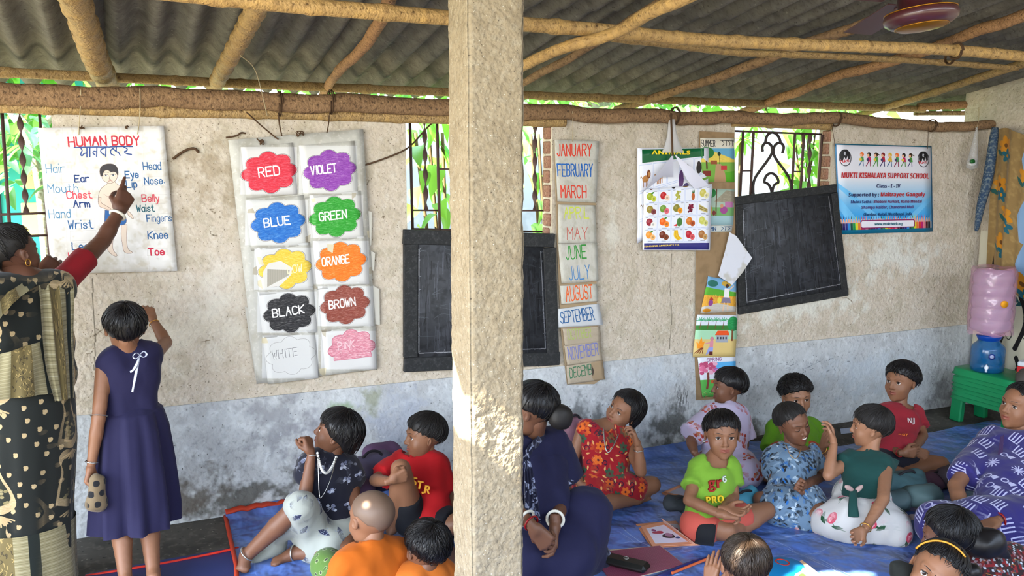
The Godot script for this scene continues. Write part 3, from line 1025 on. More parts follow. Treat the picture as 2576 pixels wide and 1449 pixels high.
	pole("wooden_rafter", "brown rafter rising from the log above the scrolled window grille", gr, [V(3.867, 2.035, -0.654), V(3.832, 2.127, -0.1), V(3.756, 2.202, 0.353), V(3.851, 2.281, 0.826), V(3.853, 2.335, 1.137), V(3.835, 2.417, 1.6)], 0.026, 0.03, mats.branch, 0.0)
	pole("bamboo_rafter", "yellow bamboo rafter rising from the log above the school banner", gr, [V(4.87, 2.045, -0.596), V(4.857, 2.151, 0.036), V(4.777, 2.225, 0.482), V(4.732, 2.333, 1.097)], 0.02, 0.026, mats.bamboo, 0.3)
	pole("bamboo_rafter", "short sawn bamboo end under the eaves near the curtain", gr, [V(5.175, 2.105, -0.313), V(5.482, 2.117, -0.213), V(6.116, 2.147, -0.018)], 0.027, 0.025, mats.branch, 0.35)
	pole("wooden_rafter", "dark rafter low under the roof above the patterned curtain", gr, [V(5.399, 2.073, -0.551), V(5.892, 2.081, -0.45), V(6.296, 2.135, -0.085)], 0.016, 0.02, mats.log, 0.0)
	# ceiling fan
	fan()

# a corrugated sheet, 1.07 m wide, with broken holes where h says so
func sheet(wide: float, long: float, cut: Array, at0: Vector2) -> Mesh:
	var st := S()
	var nu := 56 if cut.is_empty() else 112
	var nv := 6 if cut.is_empty() else 120
	var f := func(u: float, v: float, side: float):
		var x := u * wide
		var z := v * long
		return Vector3(x, cos(x / 0.146 * TAU) * 0.029 + ROOF_A * z + side, z)
	st.set_smooth_group(0)
	for j in nv:
		for i in nu:
			var c := at0 + Vector2((i + 0.5) / nu * wide, (j + 0.5) / nv * long)
			var gone := false
			for h: PackedVector2Array in cut:
				if Geometry2D.is_point_in_polygon(c, h): gone = true
			if gone: continue
			for side in 2:
				var t: float = 0.007 * side
				var a: Vector3 = f.call(float(i) / nu, float(j) / nv, t)
				var b: Vector3 = f.call(float(i + 1) / nu, float(j) / nv, t)
				var c2: Vector3 = f.call(float(i + 1) / nu, float(j + 1) / nv, t)
				var d: Vector3 = f.call(float(i) / nu, float(j + 1) / nv, t)
				if side == 0: quad(st, a, b, c2, d)
				else: quad(st, d, c2, b, a)
	st.index()
	st.set_smooth_group(-1)
	st.generate_normals()
	return st.commit()

func fan() -> void:
	var c := V(2.676, 2.246, 1.961)
	var o := thing("ceiling_fan", "maroon ceiling fan with a gold cap hanging below the roof", "fan", c)
	o.rotation_degrees = Vector3(-7, 0, 3)
	var maroon := mat(Color(0.25, 0.09, 0.11), 0.18, {"clearcoat_enabled": true, "clearcoat": 0.8})
	var gold := mat(Color(0.62, 0.42, 0.10), 0.3, {"metallic": 0.7})
	var st := S()
	lathe(st, [Vector2(0.0, 0.085), Vector2(0.05, 0.085), Vector2(0.075, 0.075), Vector2(0.075, 0.035), Vector2(0.1, 0.03), Vector2(0.12, 0.022), Vector2(0.128, 0.006), Vector2(0.124, -0.01), Vector2(0.105, -0.024), Vector2(0.088, -0.03), Vector2(0.0, -0.03)], Transform3D.IDENTITY, 40)
	var housing := commit(st, "motor_housing", maroon, o)
	st = S()
	lathe(st, [Vector2(0.088, -0.03), Vector2(0.08, -0.036), Vector2(0.045, -0.042), Vector2(0.0, -0.044)], Transform3D.IDENTITY, 40)
	commit(st, "gold_cap", gold, housing)
	for ring in [[0.122, 0.0225, 0.0026], [0.09, -0.0305, 0.0022]]:
		var pts := []
		for k in 41: pts.append(Vector3(cos(TAU * k / 40) * ring[0], ring[1], sin(TAU * k / 40) * ring[0]))
		st = S()
		tube(st, pts, ring[2], 5, false)
		commit(st, "gold_ring", gold, housing)
	st = S()
	tube(st, [Vector3(0, 0.08, 0), Vector3(0, 0.36, 0)], 0.014, 10)
	commit(st, "down_rod", maroon, o)
	for k in 3:
		st = S()
		var b := Basis(Vector3.UP, deg_to_rad(66.0 + 120.0 * k))
		box(st, Transform3D(b * Basis(Vector3.RIGHT, 0.18), b * Vector3(0.36, 0.08, 0)), Vector3(0.46, 0.005, 0.12), 0.002)
		box(st, Transform3D(b, b * Vector3(0.12, 0.078, 0)), Vector3(0.12, 0.006, 0.035), 0.002)
		commit(st, "blade", mat(Color(0.30, 0.16, 0.15), 0.4), o)

# sunlit spots: outlines on the things that the sun reaches through breaks in the sheets
var SUN_SPOTS := [
	[V(1.012, 1.029, 1.56), V(1.024, 0.913, 1.745), V(1.089, 0.95, 1.76), V(1.19, 0.884, 1.76), V(1.191, 0.717, 1.76), V(1.103, 0.757, 1.76), V(1.021, 0.777, 1.745), V(1.01, 0.837, 1.56)],
	[V(0.735, 0.367, 1.22), V(0.782, 0.41, 1.22), V(0.8, 0.378, 1.22), V(0.771, 0.332, 1.22)], [V(0.799, 0.406, 1.2), V(0.831, 0.417, 1.2), V(0.839, 0.38, 1.2)],
	[V(0.591, 0.248, 1.3), V(0.646, 0.315, 1.3), V(0.663, 0.29, 1.3), V(0.617, 0.228, 1.3)],
	[V(1.743, 0.46, 2.1), V(1.83, 0.507, 2.1), V(1.982, 0.467, 2.1), V(2.032, 0.349, 2.1), V(1.973, 0.309, 2.1), V(1.805, 0.335, 2.1)],
	[V(2.512, 0.02, 1.662), V(2.671, 0.02, 1.675), V(2.757, 0.02, 1.768), V(2.667, 0.02, 1.859), V(2.401, 0.02, 1.743)],
]

# ---------------------------------------------------------------- outside the windows
func leaf_mesh(long: float, wide: float, droop: float, heart := false) -> Mesh:
	var st := S()
	grid(st, 4, 7, func(u: float, v: float):
		var w := wide * (pow(sin(PI * pow(v, 0.75 if not heart else 0.5)), 0.8)) * 0.5
		var s := u * 2.0 - 1.0
		return Vector3(s * w, -droop * v * v * long + absf(s) * w * 0.35, v * long))
	st.index()
	st.generate_normals()
	return st.commit()

func leaves(o: Node3D, mesh: Mesh, ms: Array, n: int, f: Callable) -> void:
	for k in n:
		var q: Array = f.call(k)
		var l := put(mesh, "leaf", ms[rng.randi() % ms.size()], o)
		l.transform = Transform3D(Basis.from_euler(q[1]).scaled(Vector3.ONE * q[2]), q[0])

func outside() -> void:
	var green := []
	for c in [Color(0.30, 0.52, 0.16), Color(0.38, 0.62, 0.20), Color(0.24, 0.45, 0.20), Color(0.46, 0.68, 0.26)]:
		green.append(mat(c, 0.45, {"backlight_enabled": true, "backlight": Color(0.5, 0.7, 0.25)}))
	var deep := []
	for c in [Color(0.16, 0.32, 0.20), Color(0.20, 0.40, 0.26), Color(0.24, 0.42, 0.22)]:
		deep.append(mat(c, 0.35, {"backlight_enabled": true, "backlight": Color(0.3, 0.5, 0.2)}))
	var stem := mat(Color(0.34, 0.27, 0.18), 0.9)
	# the neighbour's plastered wall
	var w := thing("boundary_wall", "pale grey plastered boundary wall behind the barred and scrolled windows", "wall", Vector3(3.9, -0.2, -2.1))
	var st := S()
	box(st, at(Vector3(0, 1.13, 0)), Vector3(6.6, 2.26, 0.15), 0.01)
	commit(st, "wall_body", tri_mat(mottled(256, Color(0.52, 0.53, 0.54), [[0.015, 0.5, 0.8, Color(0.42, 0.43, 0.43), 0.6], [0.04, 0.55, 0.85, Color(0.61, 0.62, 0.63), 0.5]], 101), 0.5, 0.95), w)
	st = S()
	box(st, at(Vector3(0, 2.28, 0)), Vector3(6.7, 0.06, 0.2), 0.01)
	commit(st, "coping", tri_mat(mottled(128, Color(0.52, 0.52, 0.50), [[0.03, 0.5, 0.8, Color(0.4, 0.4, 0.38), 0.6]], 103), 0.6, 0.95), w)
	# teal and yellow house seen through the left window
	var hx := V(-0.645, 1.678, -3.4)
	var h := thing("neighbour_house", "turquoise and yellow painted house beyond the window beside the teacher", "house", Vector3(hx.x, -0.2, -3.4))
	var teal := mat(Color(0.20, 0.60, 0.55), 0.8)
	var cream := mat(Color(0.86, 0.78, 0.50), 0.8)
	st = S()
	box(st, at(Vector3(-0.55, 1.5, -0.1)), Vector3(2.4, 3.0, 0.2), 0.01)
	commit(st, "house_wall", teal, h)
	for p in [[V(-0.667, 2.127, -3.4), V(-0.564, 1.511, -3.4)], [V(-0.712, 1.406, -3.4), V(-0.588, 1.151, -3.4)], [V(-0.62, 2.568, -3.4), V(-0.519, 2.175, -3.4)], [V(-0.731, 1.055, -3.4), V(-0.624, 0.628, -3.4)]]:
		st = S()
		var a: Vector3 = p[0] - h.position
		var b: Vector3 = p[1] - h.position
		box(st, at(Vector3((a.x + b.x) / 2, (a.y + b.y) / 2, 0.012)), Vector3(absf(b.x - a.x), absf(a.y - b.y), 0.03), 0.006)
		commit(st, "shutter_panel", cream, h)
	st = S()
	box(st, at(V(-0.853, 1.679, -3.4) - h.position + Vector3(-0.1, 0, 0.0)), Vector3(0.22, 1.2, 0.05), 0.005)
	commit(st, "dark_window", mat(Color(0.08, 0.08, 0.13), 0.3), h)
	for k in 3:
		st = S()
		box(st, at(V(-0.827, 2.035, -3.4) - h.position + Vector3(-0.1, -0.18 * k, 0.035)), Vector3(0.22, 0.012, 0.02))
		commit(st, "window_rail", mat(Color(0.8, 0.8, 0.82), 0.6), h)
	st = S()
	box(st, at(Vector3(-0.55, 3.1, 0.25)), Vector3(3.0, 0.12, 1.1), 0.02)
	commit(st, "house_eaves", mat(Color(0.45, 0.36, 0.3), 0.9), h)
	# tree with mottled bark
	var t := thing("young_tree", "pale-barked young tree with long dark leaves outside the left window", "tree", V(-0.431, 1.066, -1.3) * Vector3(1, 0, 1) + Vector3(0, -0.2, 0))
	var bark := tri_mat(mottled(128, Color(0.52, 0.50, 0.42), [[0.05, 0.5, 0.8, Color(0.74, 0.74, 0.68), 0.8], [0.09, 0.6, 0.9, Color(0.34, 0.31, 0.24), 0.7]], 105), 4.0, 0.9)
	var tp := t.position
	st = S()
	tube(st, smooth([Vector3(0.03, 0, 0), V(-0.41, 1.384, -1.3) - tp, V(-0.415, 1.653, -1.3) - tp, V(-0.441, 1.808, -1.3) - tp, V(-0.476, 1.917, -1.3) - tp, V(-0.537, 2.024, -1.3) - tp, V(-0.578, 2.12, -1.3) - tp], 2), 0.032, 9)
	commit(st, "trunk", bark, t)
	st = S()
	tube(st, smooth([V(-0.437, 1.797, -1.3) - tp, V(-0.416, 1.863, -1.28) - tp, V(-0.352, 1.95, -1.25) - tp, V(-0.284, 2.047, -1.2) - tp], 2), 0.02, 7)
	commit(st, "bough", bark, t)
	leaves(t, leaf_mesh(0.17, 0.07, 0.5), deep, 46, func(k):
		var p := Vector2(rng.randf_range(-20, 135), rng.randf_range(262, 470 if k % 3 else 400))
		var q := V(-0.563, 2.03, -1.1).lerp(V(-0.308, 2.036, -1.1), (p.x) / 135.0).lerp(V(-0.595, 1.594, -1.1).lerp(V(-0.338, 1.591, -1.1), p.x / 135.0), (p.y - 262) / 208.0)
		return [q - tp + Vector3(0, 0, rng.randf_range(-0.25, 0.2)), Vector3(rng.randf_range(-0.3, 0.6), rng.randf_range(-2.6, 2.6), rng.randf_range(-0.5, 0.5)), rng.randf_range(0.6, 1.15)])
	# broad-leaved shrubs behind the middle window
	for sh in [["tall shrub with broad bright leaves between boundary wall and barred window", 1022, 1136, 285, 470, 34, 1085], ["smaller broad-leaved shrub at the barred window's brick jamb", 1322, 1385, 300, 500, 15, 1350]]:
		var base := Vector3(1.771 if sh[6] == 1085 else 2.49, -0.2, -0.9)
		var s := thing("shrub", sh[0], "shrub", base)
		var xa: float = 1.61 if sh[6] == 1085 else 2.41
		var xb: float = 1.903 if sh[6] == 1085 else 2.59
		for k in 3:
			st = S()
			var x1 := lerpf(xa, xb, 0.2 + 0.3 * k)
			tube(st, smooth([Vector3(0.05 * k, 0.2, 0), Vector3((x1 - base.x) * 0.5 + 0.03, 1.1, 0.1), Vector3(x1 - base.x, 2.1, 0.0)], 2), 0.011, 6)
			commit(st, "stem", stem, s)
		leaves(s, leaf_mesh(0.2, 0.13, 0.55, true), green, sh[5], func(k):
			return [Vector3(rng.randf_range(xa, xb) - base.x, rng.randf_range(1.68, 2.28) if k % 5 else rng.randf_range(1.45, 1.75), rng.randf_range(-0.25, 0.35)), Vector3(rng.randf_range(0.1, 1.0), rng.randf_range(-1.6, 1.2), rng.randf_range(-0.5, 0.5)), rng.randf_range(0.55, 1.05)])
	# ivy by the third window
	var vx := V(4.556, 1.682, -0.75)
	var v := thing("ivy", "bright green ivy climbing outside the scrolled window beside the bricks", "vine", Vector3(vx.x, -0.2, -0.75))
	for k in 4:
		st = S()
		tube(st, smooth([Vector3(-0.1 + 0.07 * k, 0.1, 0), Vector3(0.1 - 0.05 * k, 1.0, 0.02), Vector3(-0.12 + 0.08 * k, 2.3, 0)], 2), 0.006, 5)
		commit(st, "stem", stem, v)
	leaves(v, leaf_mesh(0.11, 0.11, 0.4, true), green, 120, func(k):
		var y := rng.randf_range(1.5, 2.35)
		return [Vector3(rng.randf_range(-0.2, 0.26) + (0.1 if y < 1.7 else 0.0), y, rng.randf_range(-0.12, 0.1)), Vector3(rng.randf_range(0.3, 1.2), rng.randf_range(-1.5, 1.0), rng.randf_range(-0.6, 0.6)), rng.randf_range(0.55, 1.15)])
	var pap := thing("papaya_seedling", "pale green fingered leaves outside the scrolled window's left side", "plant", Vector3(4.259, -0.2, -1.1))
	st = S()
	tube(st, [Vector3(0, 0.1, 0), Vector3(0.02, 1.2, 0), Vector3(0, 2.1, 0)], 0.012, 6)
	commit(st, "stem", stem, pap)
	leaves(pap, leaf_mesh(0.17, 0.04, 0.5), green, 22, func(k):
		return [Vector3(0.0 + 0.1 * (k / 11), 2.08 + 0.12 * (k / 11), 0.02), Vector3(0.5 * sin(k * 1.7), TAU * k / 11.0, 0), 1.0])
	# creepers and banana leaves under the eaves
	for c in [["creeper hanging outside under the eaves above the body chart", -0.7, 1.3, 34], ["creeper hanging outside under the eaves above the month strip", 1.5, 3.9, 60], ["creeper hanging outside under the eaves above the school banner", 3.9, 5.0, 22]]:
		var o := thing("creeper", c[0], "vine", Vector3((c[1] + c[2]) / 2, 2.0, -1.12))
		st = S()
		var pts := []
		for k in 9: pts.append(Vector3(lerpf(c[1], c[2], k / 8.0) - (c[1] + c[2]) / 2, 0.2 + 0.05 * sin(k * 2.0), 0))
		tube(st, smooth(pts, 1), 0.007, 5)
		commit(st, "stem", stem, o)
		leaves(o, leaf_mesh(0.15, 0.085, 0.5, true), green, c[3], func(k):
			return [Vector3(rng.randf_range(c[1], c[2]) - (c[1] + c[2]) / 2, rng.randf_range(0.06, 0.34), rng.randf_range(-0.2, 0.2)), Vector3(rng.randf_range(-0.2, 0.9), rng.randf_range(-2.0, 2.0), rng.randf_range(-0.6, 0.6)), rng.randf_range(0.6, 1.2)])
	var ban := thing("banana_plant", "banana plant with wide green leaves outside above the school banner", "plant", Vector3(5.737, -0.2, -0.9))
	st = S()
	tube(st, [Vector3(0.1, 0.0, 0), Vector3(0.1, 1.9, 0)], [0.08, 0.05], 10)
	commit(st, "stem", mat(Color(0.48, 0.52, 0.26), 0.6), ban)
	leaves(ban, leaf_mesh(0.9, 0.24, 0.3), green, 7, func(k):
		return [Vector3(0.1, 1.9, 0), Vector3(-0.42 - 0.1 * (k % 3), -1.9 + k * 0.62, 0.2 * (k % 3 - 1)), 0.95])
	# dense hedge behind the boundary wall
	var hg := thing("hedge", "dense green hedge rising behind the boundary wall", "hedge", Vector3(2.9, -0.2, -2.9))
	for k in 9:
		st = S()
		tube(st, [Vector3(-4.0 + k, 0, 0), Vector3(-3.9 + k, 1.6, 0.05), Vector3(-4.0 + k, 3.0, 0)], 0.02, 6)
		commit(st, "stem", stem, hg)
	for part in 3:
		var mm := MultiMesh.new()
		mm.transform_format = MultiMesh.TRANSFORM_3D
		mm.mesh = leaf_mesh(0.17, 0.1, 0.5, true)
		mm.instance_count = 1300
		for k in 1300:
			mm.set_instance_transform(k, Transform3D(Basis.from_euler(Vector3(rng.randf_range(-0.4, 1.1), rng.randf_range(-2.5, 2.5), rng.randf_range(-0.6, 0.6))).scaled(Vector3.ONE * rng.randf_range(0.6, 1.3)), Vector3(rng.randf_range(-4.4, 4.4), rng.randf_range(1.9, 3.7), rng.randf_range(-0.45, 0.35))))
		var fo := MultiMeshInstance3D.new()
		fo.multimesh = mm
		fo.name = "foliage"
		fo.material_override = green[part]
		fo.set_meta("kind", "stuff")
		hg.add_child(fo, true)
	# yard wall across the open front of the classroom
	w = thing("yard_wall", "plastered yard wall across the open front of the classroom", "wall", Vector3(3.2, -0.2, 8.2))
	st = S()
	box(st, at(Vector3(0, 1.7, 0)), Vector3(13.0, 3.4, 0.2), 0.01)
	commit(st, "wall_body", mat(Color(0.50, 0.47, 0.42), 0.95), w)
	# trees standing around, whose shade and colour reach the classroom
	var crown_m := mat(Color(0.22, 0.36, 0.13), 0.8)
	for q in [["spreading mango tree shading the lane behind the barred and scrolled windows", Vector3(4.4, -0.2, -3.6), 3.0], ["spreading mango tree leaning over the turquoise house", Vector3(-2.2, -0.2, -3.9), 3.0], ["round leafy tree standing far behind the boundary wall", Vector3(7.0, -0.2, -9.0), 2.6], ["round leafy tree standing far behind the turquoise house", Vector3(-5.0, -0.2, -10.0), 2.6]]:
		var o := thing("tree", q[0], "tree", q[1])
		st = S()
		tube(st, [Vector3(0, 0, 0), Vector3(0.1, 2.5, 0)], [0.22, 0.15], 9)
		commit(st, "trunk", bark, o)
		var fld := Field.new(Vector3(-3.6, 2.2, -3.6), Vector3(3.6, 7.4, 3.6), 0.25)
		for k in 12:
			fld.ell(Transform3D(Basis.IDENTITY, Vector3(rng.randf_range(-1.6, 1.6), rng.randf_range(4.7, 5.6), rng.randf_range(-1.2, 1.6))), Vector3.ONE * q[2] * rng.randf_range(0.38, 0.52), 0.3)
		noise.frequency = 1.2
		fld.ripple(noise, 0.35)
		noise.frequency = 5.0
		st = S()
		add_net(st, fld.net(), 0, Transform3D.IDENTITY)
		commit(st, "crown", crown_m, o)

# ---------------------------------------------------------------- charts, boards and papers on the wall
# a sheet between four corners (top left, top right, bottom right, bottom left), lifted off the wall and gently warped
func card(parent: Node, called: String, c: Array, m: Material, z: float, thick: float, warp := 0.0, uv := Rect2(0, 0, 1, 1), n := 12, back: Material = null) -> MeshInstance3D:
	var st := S()
	var sd := rng.randf() * 50.0
	var f := func(u: float, v: float) -> Vector3:
		var p: Vector3 = c[0].lerp(c[1], u).lerp(c[3].lerp(c[2], u), v)
		var e := Vector2(u, v) * 2.0 + Vector2(sd, sd)
		return p + Vector3(0, 0, z + thick + warp * (0.5 + 0.5 * noise.get_noise_2d(e.x * 0.25, e.y * 0.25) + 0.25 * noise.get_noise_2d(e.x * 0.9, e.y * 0.9)))
	st.set_smooth_group(0)
	var vert := func(u: float, v: float, dz: float):
		st.set_uv(uv.position + uv.size * Vector2(u, v))
		st.add_vertex(f.call(u, v) - Vector3(0, 0, dz))
	for j in n:
		for i in n:
			var a := Vector2(i, j) / n
			var b := Vector2(i + 1, j + 1) / n
			for q in [[a.x, a.y], [b.x, a.y], [b.x, b.y], [a.x, a.y], [b.x, b.y], [a.x, b.y]]: vert.call(q[0], q[1], 0.0)
			for q in [[b.x, b.y], [b.x, a.y], [a.x, a.y], [a.x, b.y], [b.x, b.y], [a.x, a.y]]: vert.call(q[0], q[1], thick)
	for i in n:
		var t := float(i) / n
		var s := float(i + 1) / n
		for e in [[t, 0.0, s, 0.0], [s, 1.0, t, 1.0], [0.0, s, 0.0, t], [1.0, t, 1.0, s]]:
			vert.call(e[0], e[1], thick); vert.call(e[2], e[3], thick); vert.call(e[2], e[3], 0.0)
			vert.call(e[0], e[1], thick); vert.call(e[2], e[3], 0.0); vert.call(e[0], e[1], 0.0)
	return commit(st, called, m, parent)

func print_mat(im: Image, rough := 0.6) -> StandardMaterial3D:
	var m := mat(Color.WHITE, rough)
	m.albedo_texture = ImageTexture.create_from_image(im)
	m.texture_repeat = false
	return m

# any outline given by points on the wall, pushed forward
func patch(parent: Node, called: String, pts: Array, m: Material, z: float, thick: float) -> MeshInstance3D:
	var o := PackedVector2Array()
	var lo := Vector2(1e9, 1e9)
	var hi := -lo
	for p in pts:
		o.append(Vector2(p.x, p.y))
		lo = lo.min(o[-1]); hi = hi.max(o[-1])
	var st := S()
	prism(st, o, at(Vector3(0, 0, z)), thick, lo, hi)
	return commit(st, called, m, parent)

func cord(parent: Node, called: String, pts: Array, r: float, m: Material) -> MeshInstance3D:
	var st := S()
	tube(st, smooth(pts, 2), r, 5)
	return commit(st, called, m, parent)

func z_of(p: Vector3, z: float) -> Vector3:
	return Vector3(p.x, p.y, z)

func words(parent: Node, text: String, p: Vector3, height: float, wide: float, col: Color, turn: float, bold := true) -> void:
	var t := TextMesh.new()
	var f := SystemFont.new()
	f.font_names = PackedStringArray(["Droid Sans"])
	f.font_weight = 700 if bold else 400
	t.font = f
	t.text = text
	t.font_size = 64
	t.pixel_size = height / 46.0
	t.depth = 0.0008
	t.curve_step = 2.0
	var o := MeshInstance3D.new()
	o.mesh = t
	o.name = "lettering"
	o.material_override = mat(col, 0.55)
	parent.add_child(o, true)
	var real := t.get_aabb().size.x
	o.transform = Transform3D(Basis(Vector3(0, 0, 1), turn).scaled_local(Vector3(wide / maxf(real, 0.001), 1, 1)), p)

func wall_things() -> void:
	body_chart()
	colour_chart()
	blackboards()
	months()
	fruit_chart()
	seasons()
	banner()
	# loose twine and withered roots hanging on the wall
	var tw := thing("twine", "dark twine running from the colour chart to the barred window", "twine")
	cord(tw, "strand", [V(1.114, 1.711, 0.012), V(1.206, 1.739, 0.012), V(1.331, 1.786, 0.012), V(1.403, 1.833, -0.05), V(1.468, 1.896, -0.08), V(1.518, 1.946, -0.06)], 0.0045, mats.twine)
	tw = thing("twine", "bent twine hanging from a nail beside the body chart", "twine")
	cord(tw, "strand", [V(0.463, 1.842, 0.008), V(0.513, 1.85, 0.012), V(0.532, 1.867, 0.01), V(0.553, 1.862, 0.008)], 0.004, mats.twine)
	tw = thing("dry_root", "dry brown root stuck to the wall right of the body chart", "root")
	cord(tw, "strand", [V(0.226, 1.743, 0.006), V(0.253, 1.765, 0.01), V(0.289, 1.787, 0.006), V(0.323, 1.794, 0.008), V(0.34, 1.772, 0.005)], 0.006, mats.twine)
	tw = thing("string", "pale string hanging from the rafters above the colour chart", "string")
	cord(tw, "strand", [V(0.472, 2.156, 0.599), V(0.538, 2.128, 0.5), V(0.593, 2.066, 0.262), V(0.643, 1.944, 0.09)], 0.0025, mats.string)

func body_chart() -> void:
	var o := thing("body_chart", "hand-painted HUMAN BODY chart on white sheet with a drawn boy", "wall chart")
	var W := 780
	var H := 900
	var im := canvas(W, H, Color(0.83, 0.82, 0.80))
	mottle(im, [[0.004, 0.5, 0.8, Color(0.76, 0.745, 0.70), 0.7], [0.012, 0.6, 0.85, Color(0.68, 0.64, 0.55), 0.45], [0.01, 0.55, 0.8, Color(0.88, 0.87, 0.86), 0.6]], 5)
	# pencil guide boxes and creases
	var u := func(x: float, y: float) -> Vector2:
		var l := 345.0 + (y - 70.0) * 0.096
		var r := 1490.0 + (y - 60.0) * 0.0955
		return Vector2((x - l) / (r - l) * W, (y - 65.0) / 1312.0 * H)
	for b in [[405, 378, 670, 460], [555, 480, 860, 555], [410, 555, 700, 640], [590, 620, 830, 700], [640, 690, 830, 775], [430, 780, 690, 870], [600, 890, 850, 970], [630, 990, 860, 1080], [640, 1100, 830, 1170], [600, 1180, 820, 1250], [1280, 370, 1510, 455], [1120, 460, 1290, 530], [1290, 515, 1530, 595], [1120, 545, 1290, 610], [1270, 680, 1515, 760], [1320, 850, 1560, 940], [1330, 1000, 1530, 1080], [1330, 1170, 1520, 1230]]:
		stroke(im, [u.call(b[0], b[1]), u.call(b[2], b[1] - 6), u.call(b[2], b[3] - 6), u.call(b[0], b[3]), u.call(b[0], b[1])], 1.0, Color(0.66, 0.64, 0.62))
	for x in [560, 860, 1070, 1290]:
		stroke(im, [u.call(x, 70), u.call(x + 8, 400), u.call(x + 30, 900), u.call(x + 60, 1370)], 1.0, Color(0.74, 0.725, 0.69))
	var red := Color(0.70, 0.13, 0.20)
	var navy := Color(0.09, 0.21, 0.42)
	var blue := Color(0.15, 0.34, 0.52)
	var pale := Color(0.26, 0.47, 0.60)
	var pink := Color(0.78, 0.27, 0.32)
	letters(im, "HUMAN", u.call(618, 232), 54, red, 9.5, -0.02, 1.0)
	letters(im, "BODY", u.call(1010, 226), 53, red, 9.5, 0.015, 0.95)
	# the Bengali line below, drawn stroke by stroke
	for s in [[[665, 242], [820, 240], [975, 243]], [[980, 243], [1080, 240], [1195, 242]], [[724, 250], [738, 268], [726, 288], [722, 312], [738, 318], [748, 298], [778, 292]], [[778, 245], [778, 328]], [[805, 246], [805, 325]], [[868, 248], [865, 325]], [[868, 285], [840, 275], [830, 295], [850, 310]], [[950, 246], [948, 325]], [[905, 262], [948, 248]], [[905, 262], [900, 290], [948, 318]],
			[[1015, 255], [990, 275], [995, 305], [1025, 318]], [[1045, 245], [1042, 285], [1065, 290], [1080, 318]], [[1020, 262], [1045, 285]], [[1115, 246], [1150, 262], [1140, 282], [1115, 285], [1135, 305], [1185, 312]]]:
		var q := []
		for p in s: q.append(u.call(p[0], p[1]))
		stroke(im, chaikin(q) if q.size() > 2 else q, 7.0, Color(0.10, 0.24, 0.50))
	for t in [["Hair", 420, 462, 52, pale, 5, .9], ["Ear", 672, 548, 40, navy, 8, 1.0], ["Mouth", 438, 640, 50, pale, 5, 1.0], ["Chest", 602, 696, 44, pink, 7, .95], ["Arm", 662, 775, 42, navy, 8, 1.0], ["Hand", 448, 868, 52, pale, 5.5, .85], ["Wrist", 618, 968, 50, blue, 6.5, .95], ["Leg", 652, 1160, 44, blue, 7, 1.05], ["Heel", 620, 1248, 42, pink, 7, 1.0],
			["Head", 1298, 452, 46, blue, 6, .85], ["Eye", 1130, 520, 40, blue, 7.5, .95], ["Nose", 1308, 580, 42, blue, 6.5, .95], ["Lip", 1140, 606, 42, blue, 7, .95], ["Belly", 1285, 738, 44, pink, 6.5, .95], ["Waist", 1235, 826, 40, Color(0.16, 0.36, 0.40), 7, .9], ["Fingers", 1330, 918, 42, blue, 5.5, .82], ["Knee", 1340, 1072, 44, blue, 7.5, 1.0], ["Toe", 1345, 1224, 42, Color(0.72, 0.14, 0.24), 9, 1.1]]:
		letters(im, t[0], u.call(t[1], t[2]), t[3], t[4], t[5], 0.0, t[6], 0.6)
	stroke(im, [u.call(1490, 568), u.call(1492, 570)], 5, blue)
	# the drawn boy
	var line := Color(0.42, 0.34, 0.30)
	var skin := Color(0.82, 0.755, 0.69)
	var out := func(pts: Array, col, w := 1.6):
		var q := []
		for p in pts: q.append(u.call(p[0], p[1]))
		q = chaikin(q)
		if col != null: poly(im, q, col)
		stroke(im, q + [q[0]], w, line)
	out.call([[960, 570], [900, 610], [878, 680], [880, 760], [905, 775], [1040, 815], [1125, 760], [1122, 640], [1095, 595], [1040, 570], [1030, 545], [965, 545]], skin)
	out.call([[905, 690], [900, 740], [960, 770], [1000, 800], [990, 810], [930, 790], [880, 770], [880, 690]], Color(0.80, 0.72, 0.65))
	stroke(im, chaikin([u.call(930, 660), u.call(970, 690), u.call(1010, 650), u.call(1050, 690), u.call(1090, 650)]), 1.6, Color(0.66, 0.54, 0.48))
	out.call([[1090, 940], [1085, 1040], [1100, 1120], [1112, 1200], [1190, 1205], [1190, 1188], [1150, 1170], [1135, 1080], [1142, 940]], skin)
	out.call([[965, 950], [968, 1060], [950, 1130], [975, 1190], [1035, 1232], [1058, 1218], [1010, 1170], [1010, 1080], [1050, 950]], skin)
	out.call([[940, 805], [1000, 815], [1130, 850], [1142, 935], [1060, 950], [1045, 900], [1030, 950], [935, 945]], Color(0.15, 0.35, 0.58))
	out.call([[1135, 800], [1190, 850], [1205, 890], [1185, 885], [1150, 850]], skin)
	out.call([[905, 480], [920, 540], [990, 572], [1045, 540], [1060, 480], [1040, 420], [940, 420]], skin)
	out.call([[900, 500], [890, 450], [905, 410], [960, 388], [1030, 395], [1062, 440], [1060, 510], [1040, 460], [1000, 470], [960, 440], [925, 460], [918, 500]], Color(0.20, 0.19, 0.20))
	for e in [[950, 495], [1015, 492]]:
		blob(im, u.call(e[0], e[1]), 11, 5, Color(0.88, 0.86, 0.84))
		blob(im, u.call(e[0], e[1]), 5, 5, Color(0.2, 0.25, 0.3))
		stroke(im, [u.call(e[0] - 22, e[1] - 2), u.call(e[0], e[1] - 12), u.call(e[0] + 22, e[1] - 2)], 1.8, line)
		stroke(im, [u.call(e[0] - 26, e[1] - 24), u.call(e[0], e[1] - 32), u.call(e[0] + 24, e[1] - 24)], 2.2, line)
	stroke(im, [u.call(985, 500), u.call(978, 528), u.call(995, 530)], 1.6, line)
	stroke(im, [u.call(970, 546), u.call(990, 542), u.call(1008, 546)], 3.0, Color(0.55, 0.32, 0.28))
	var m := print_mat(im, 0.5)
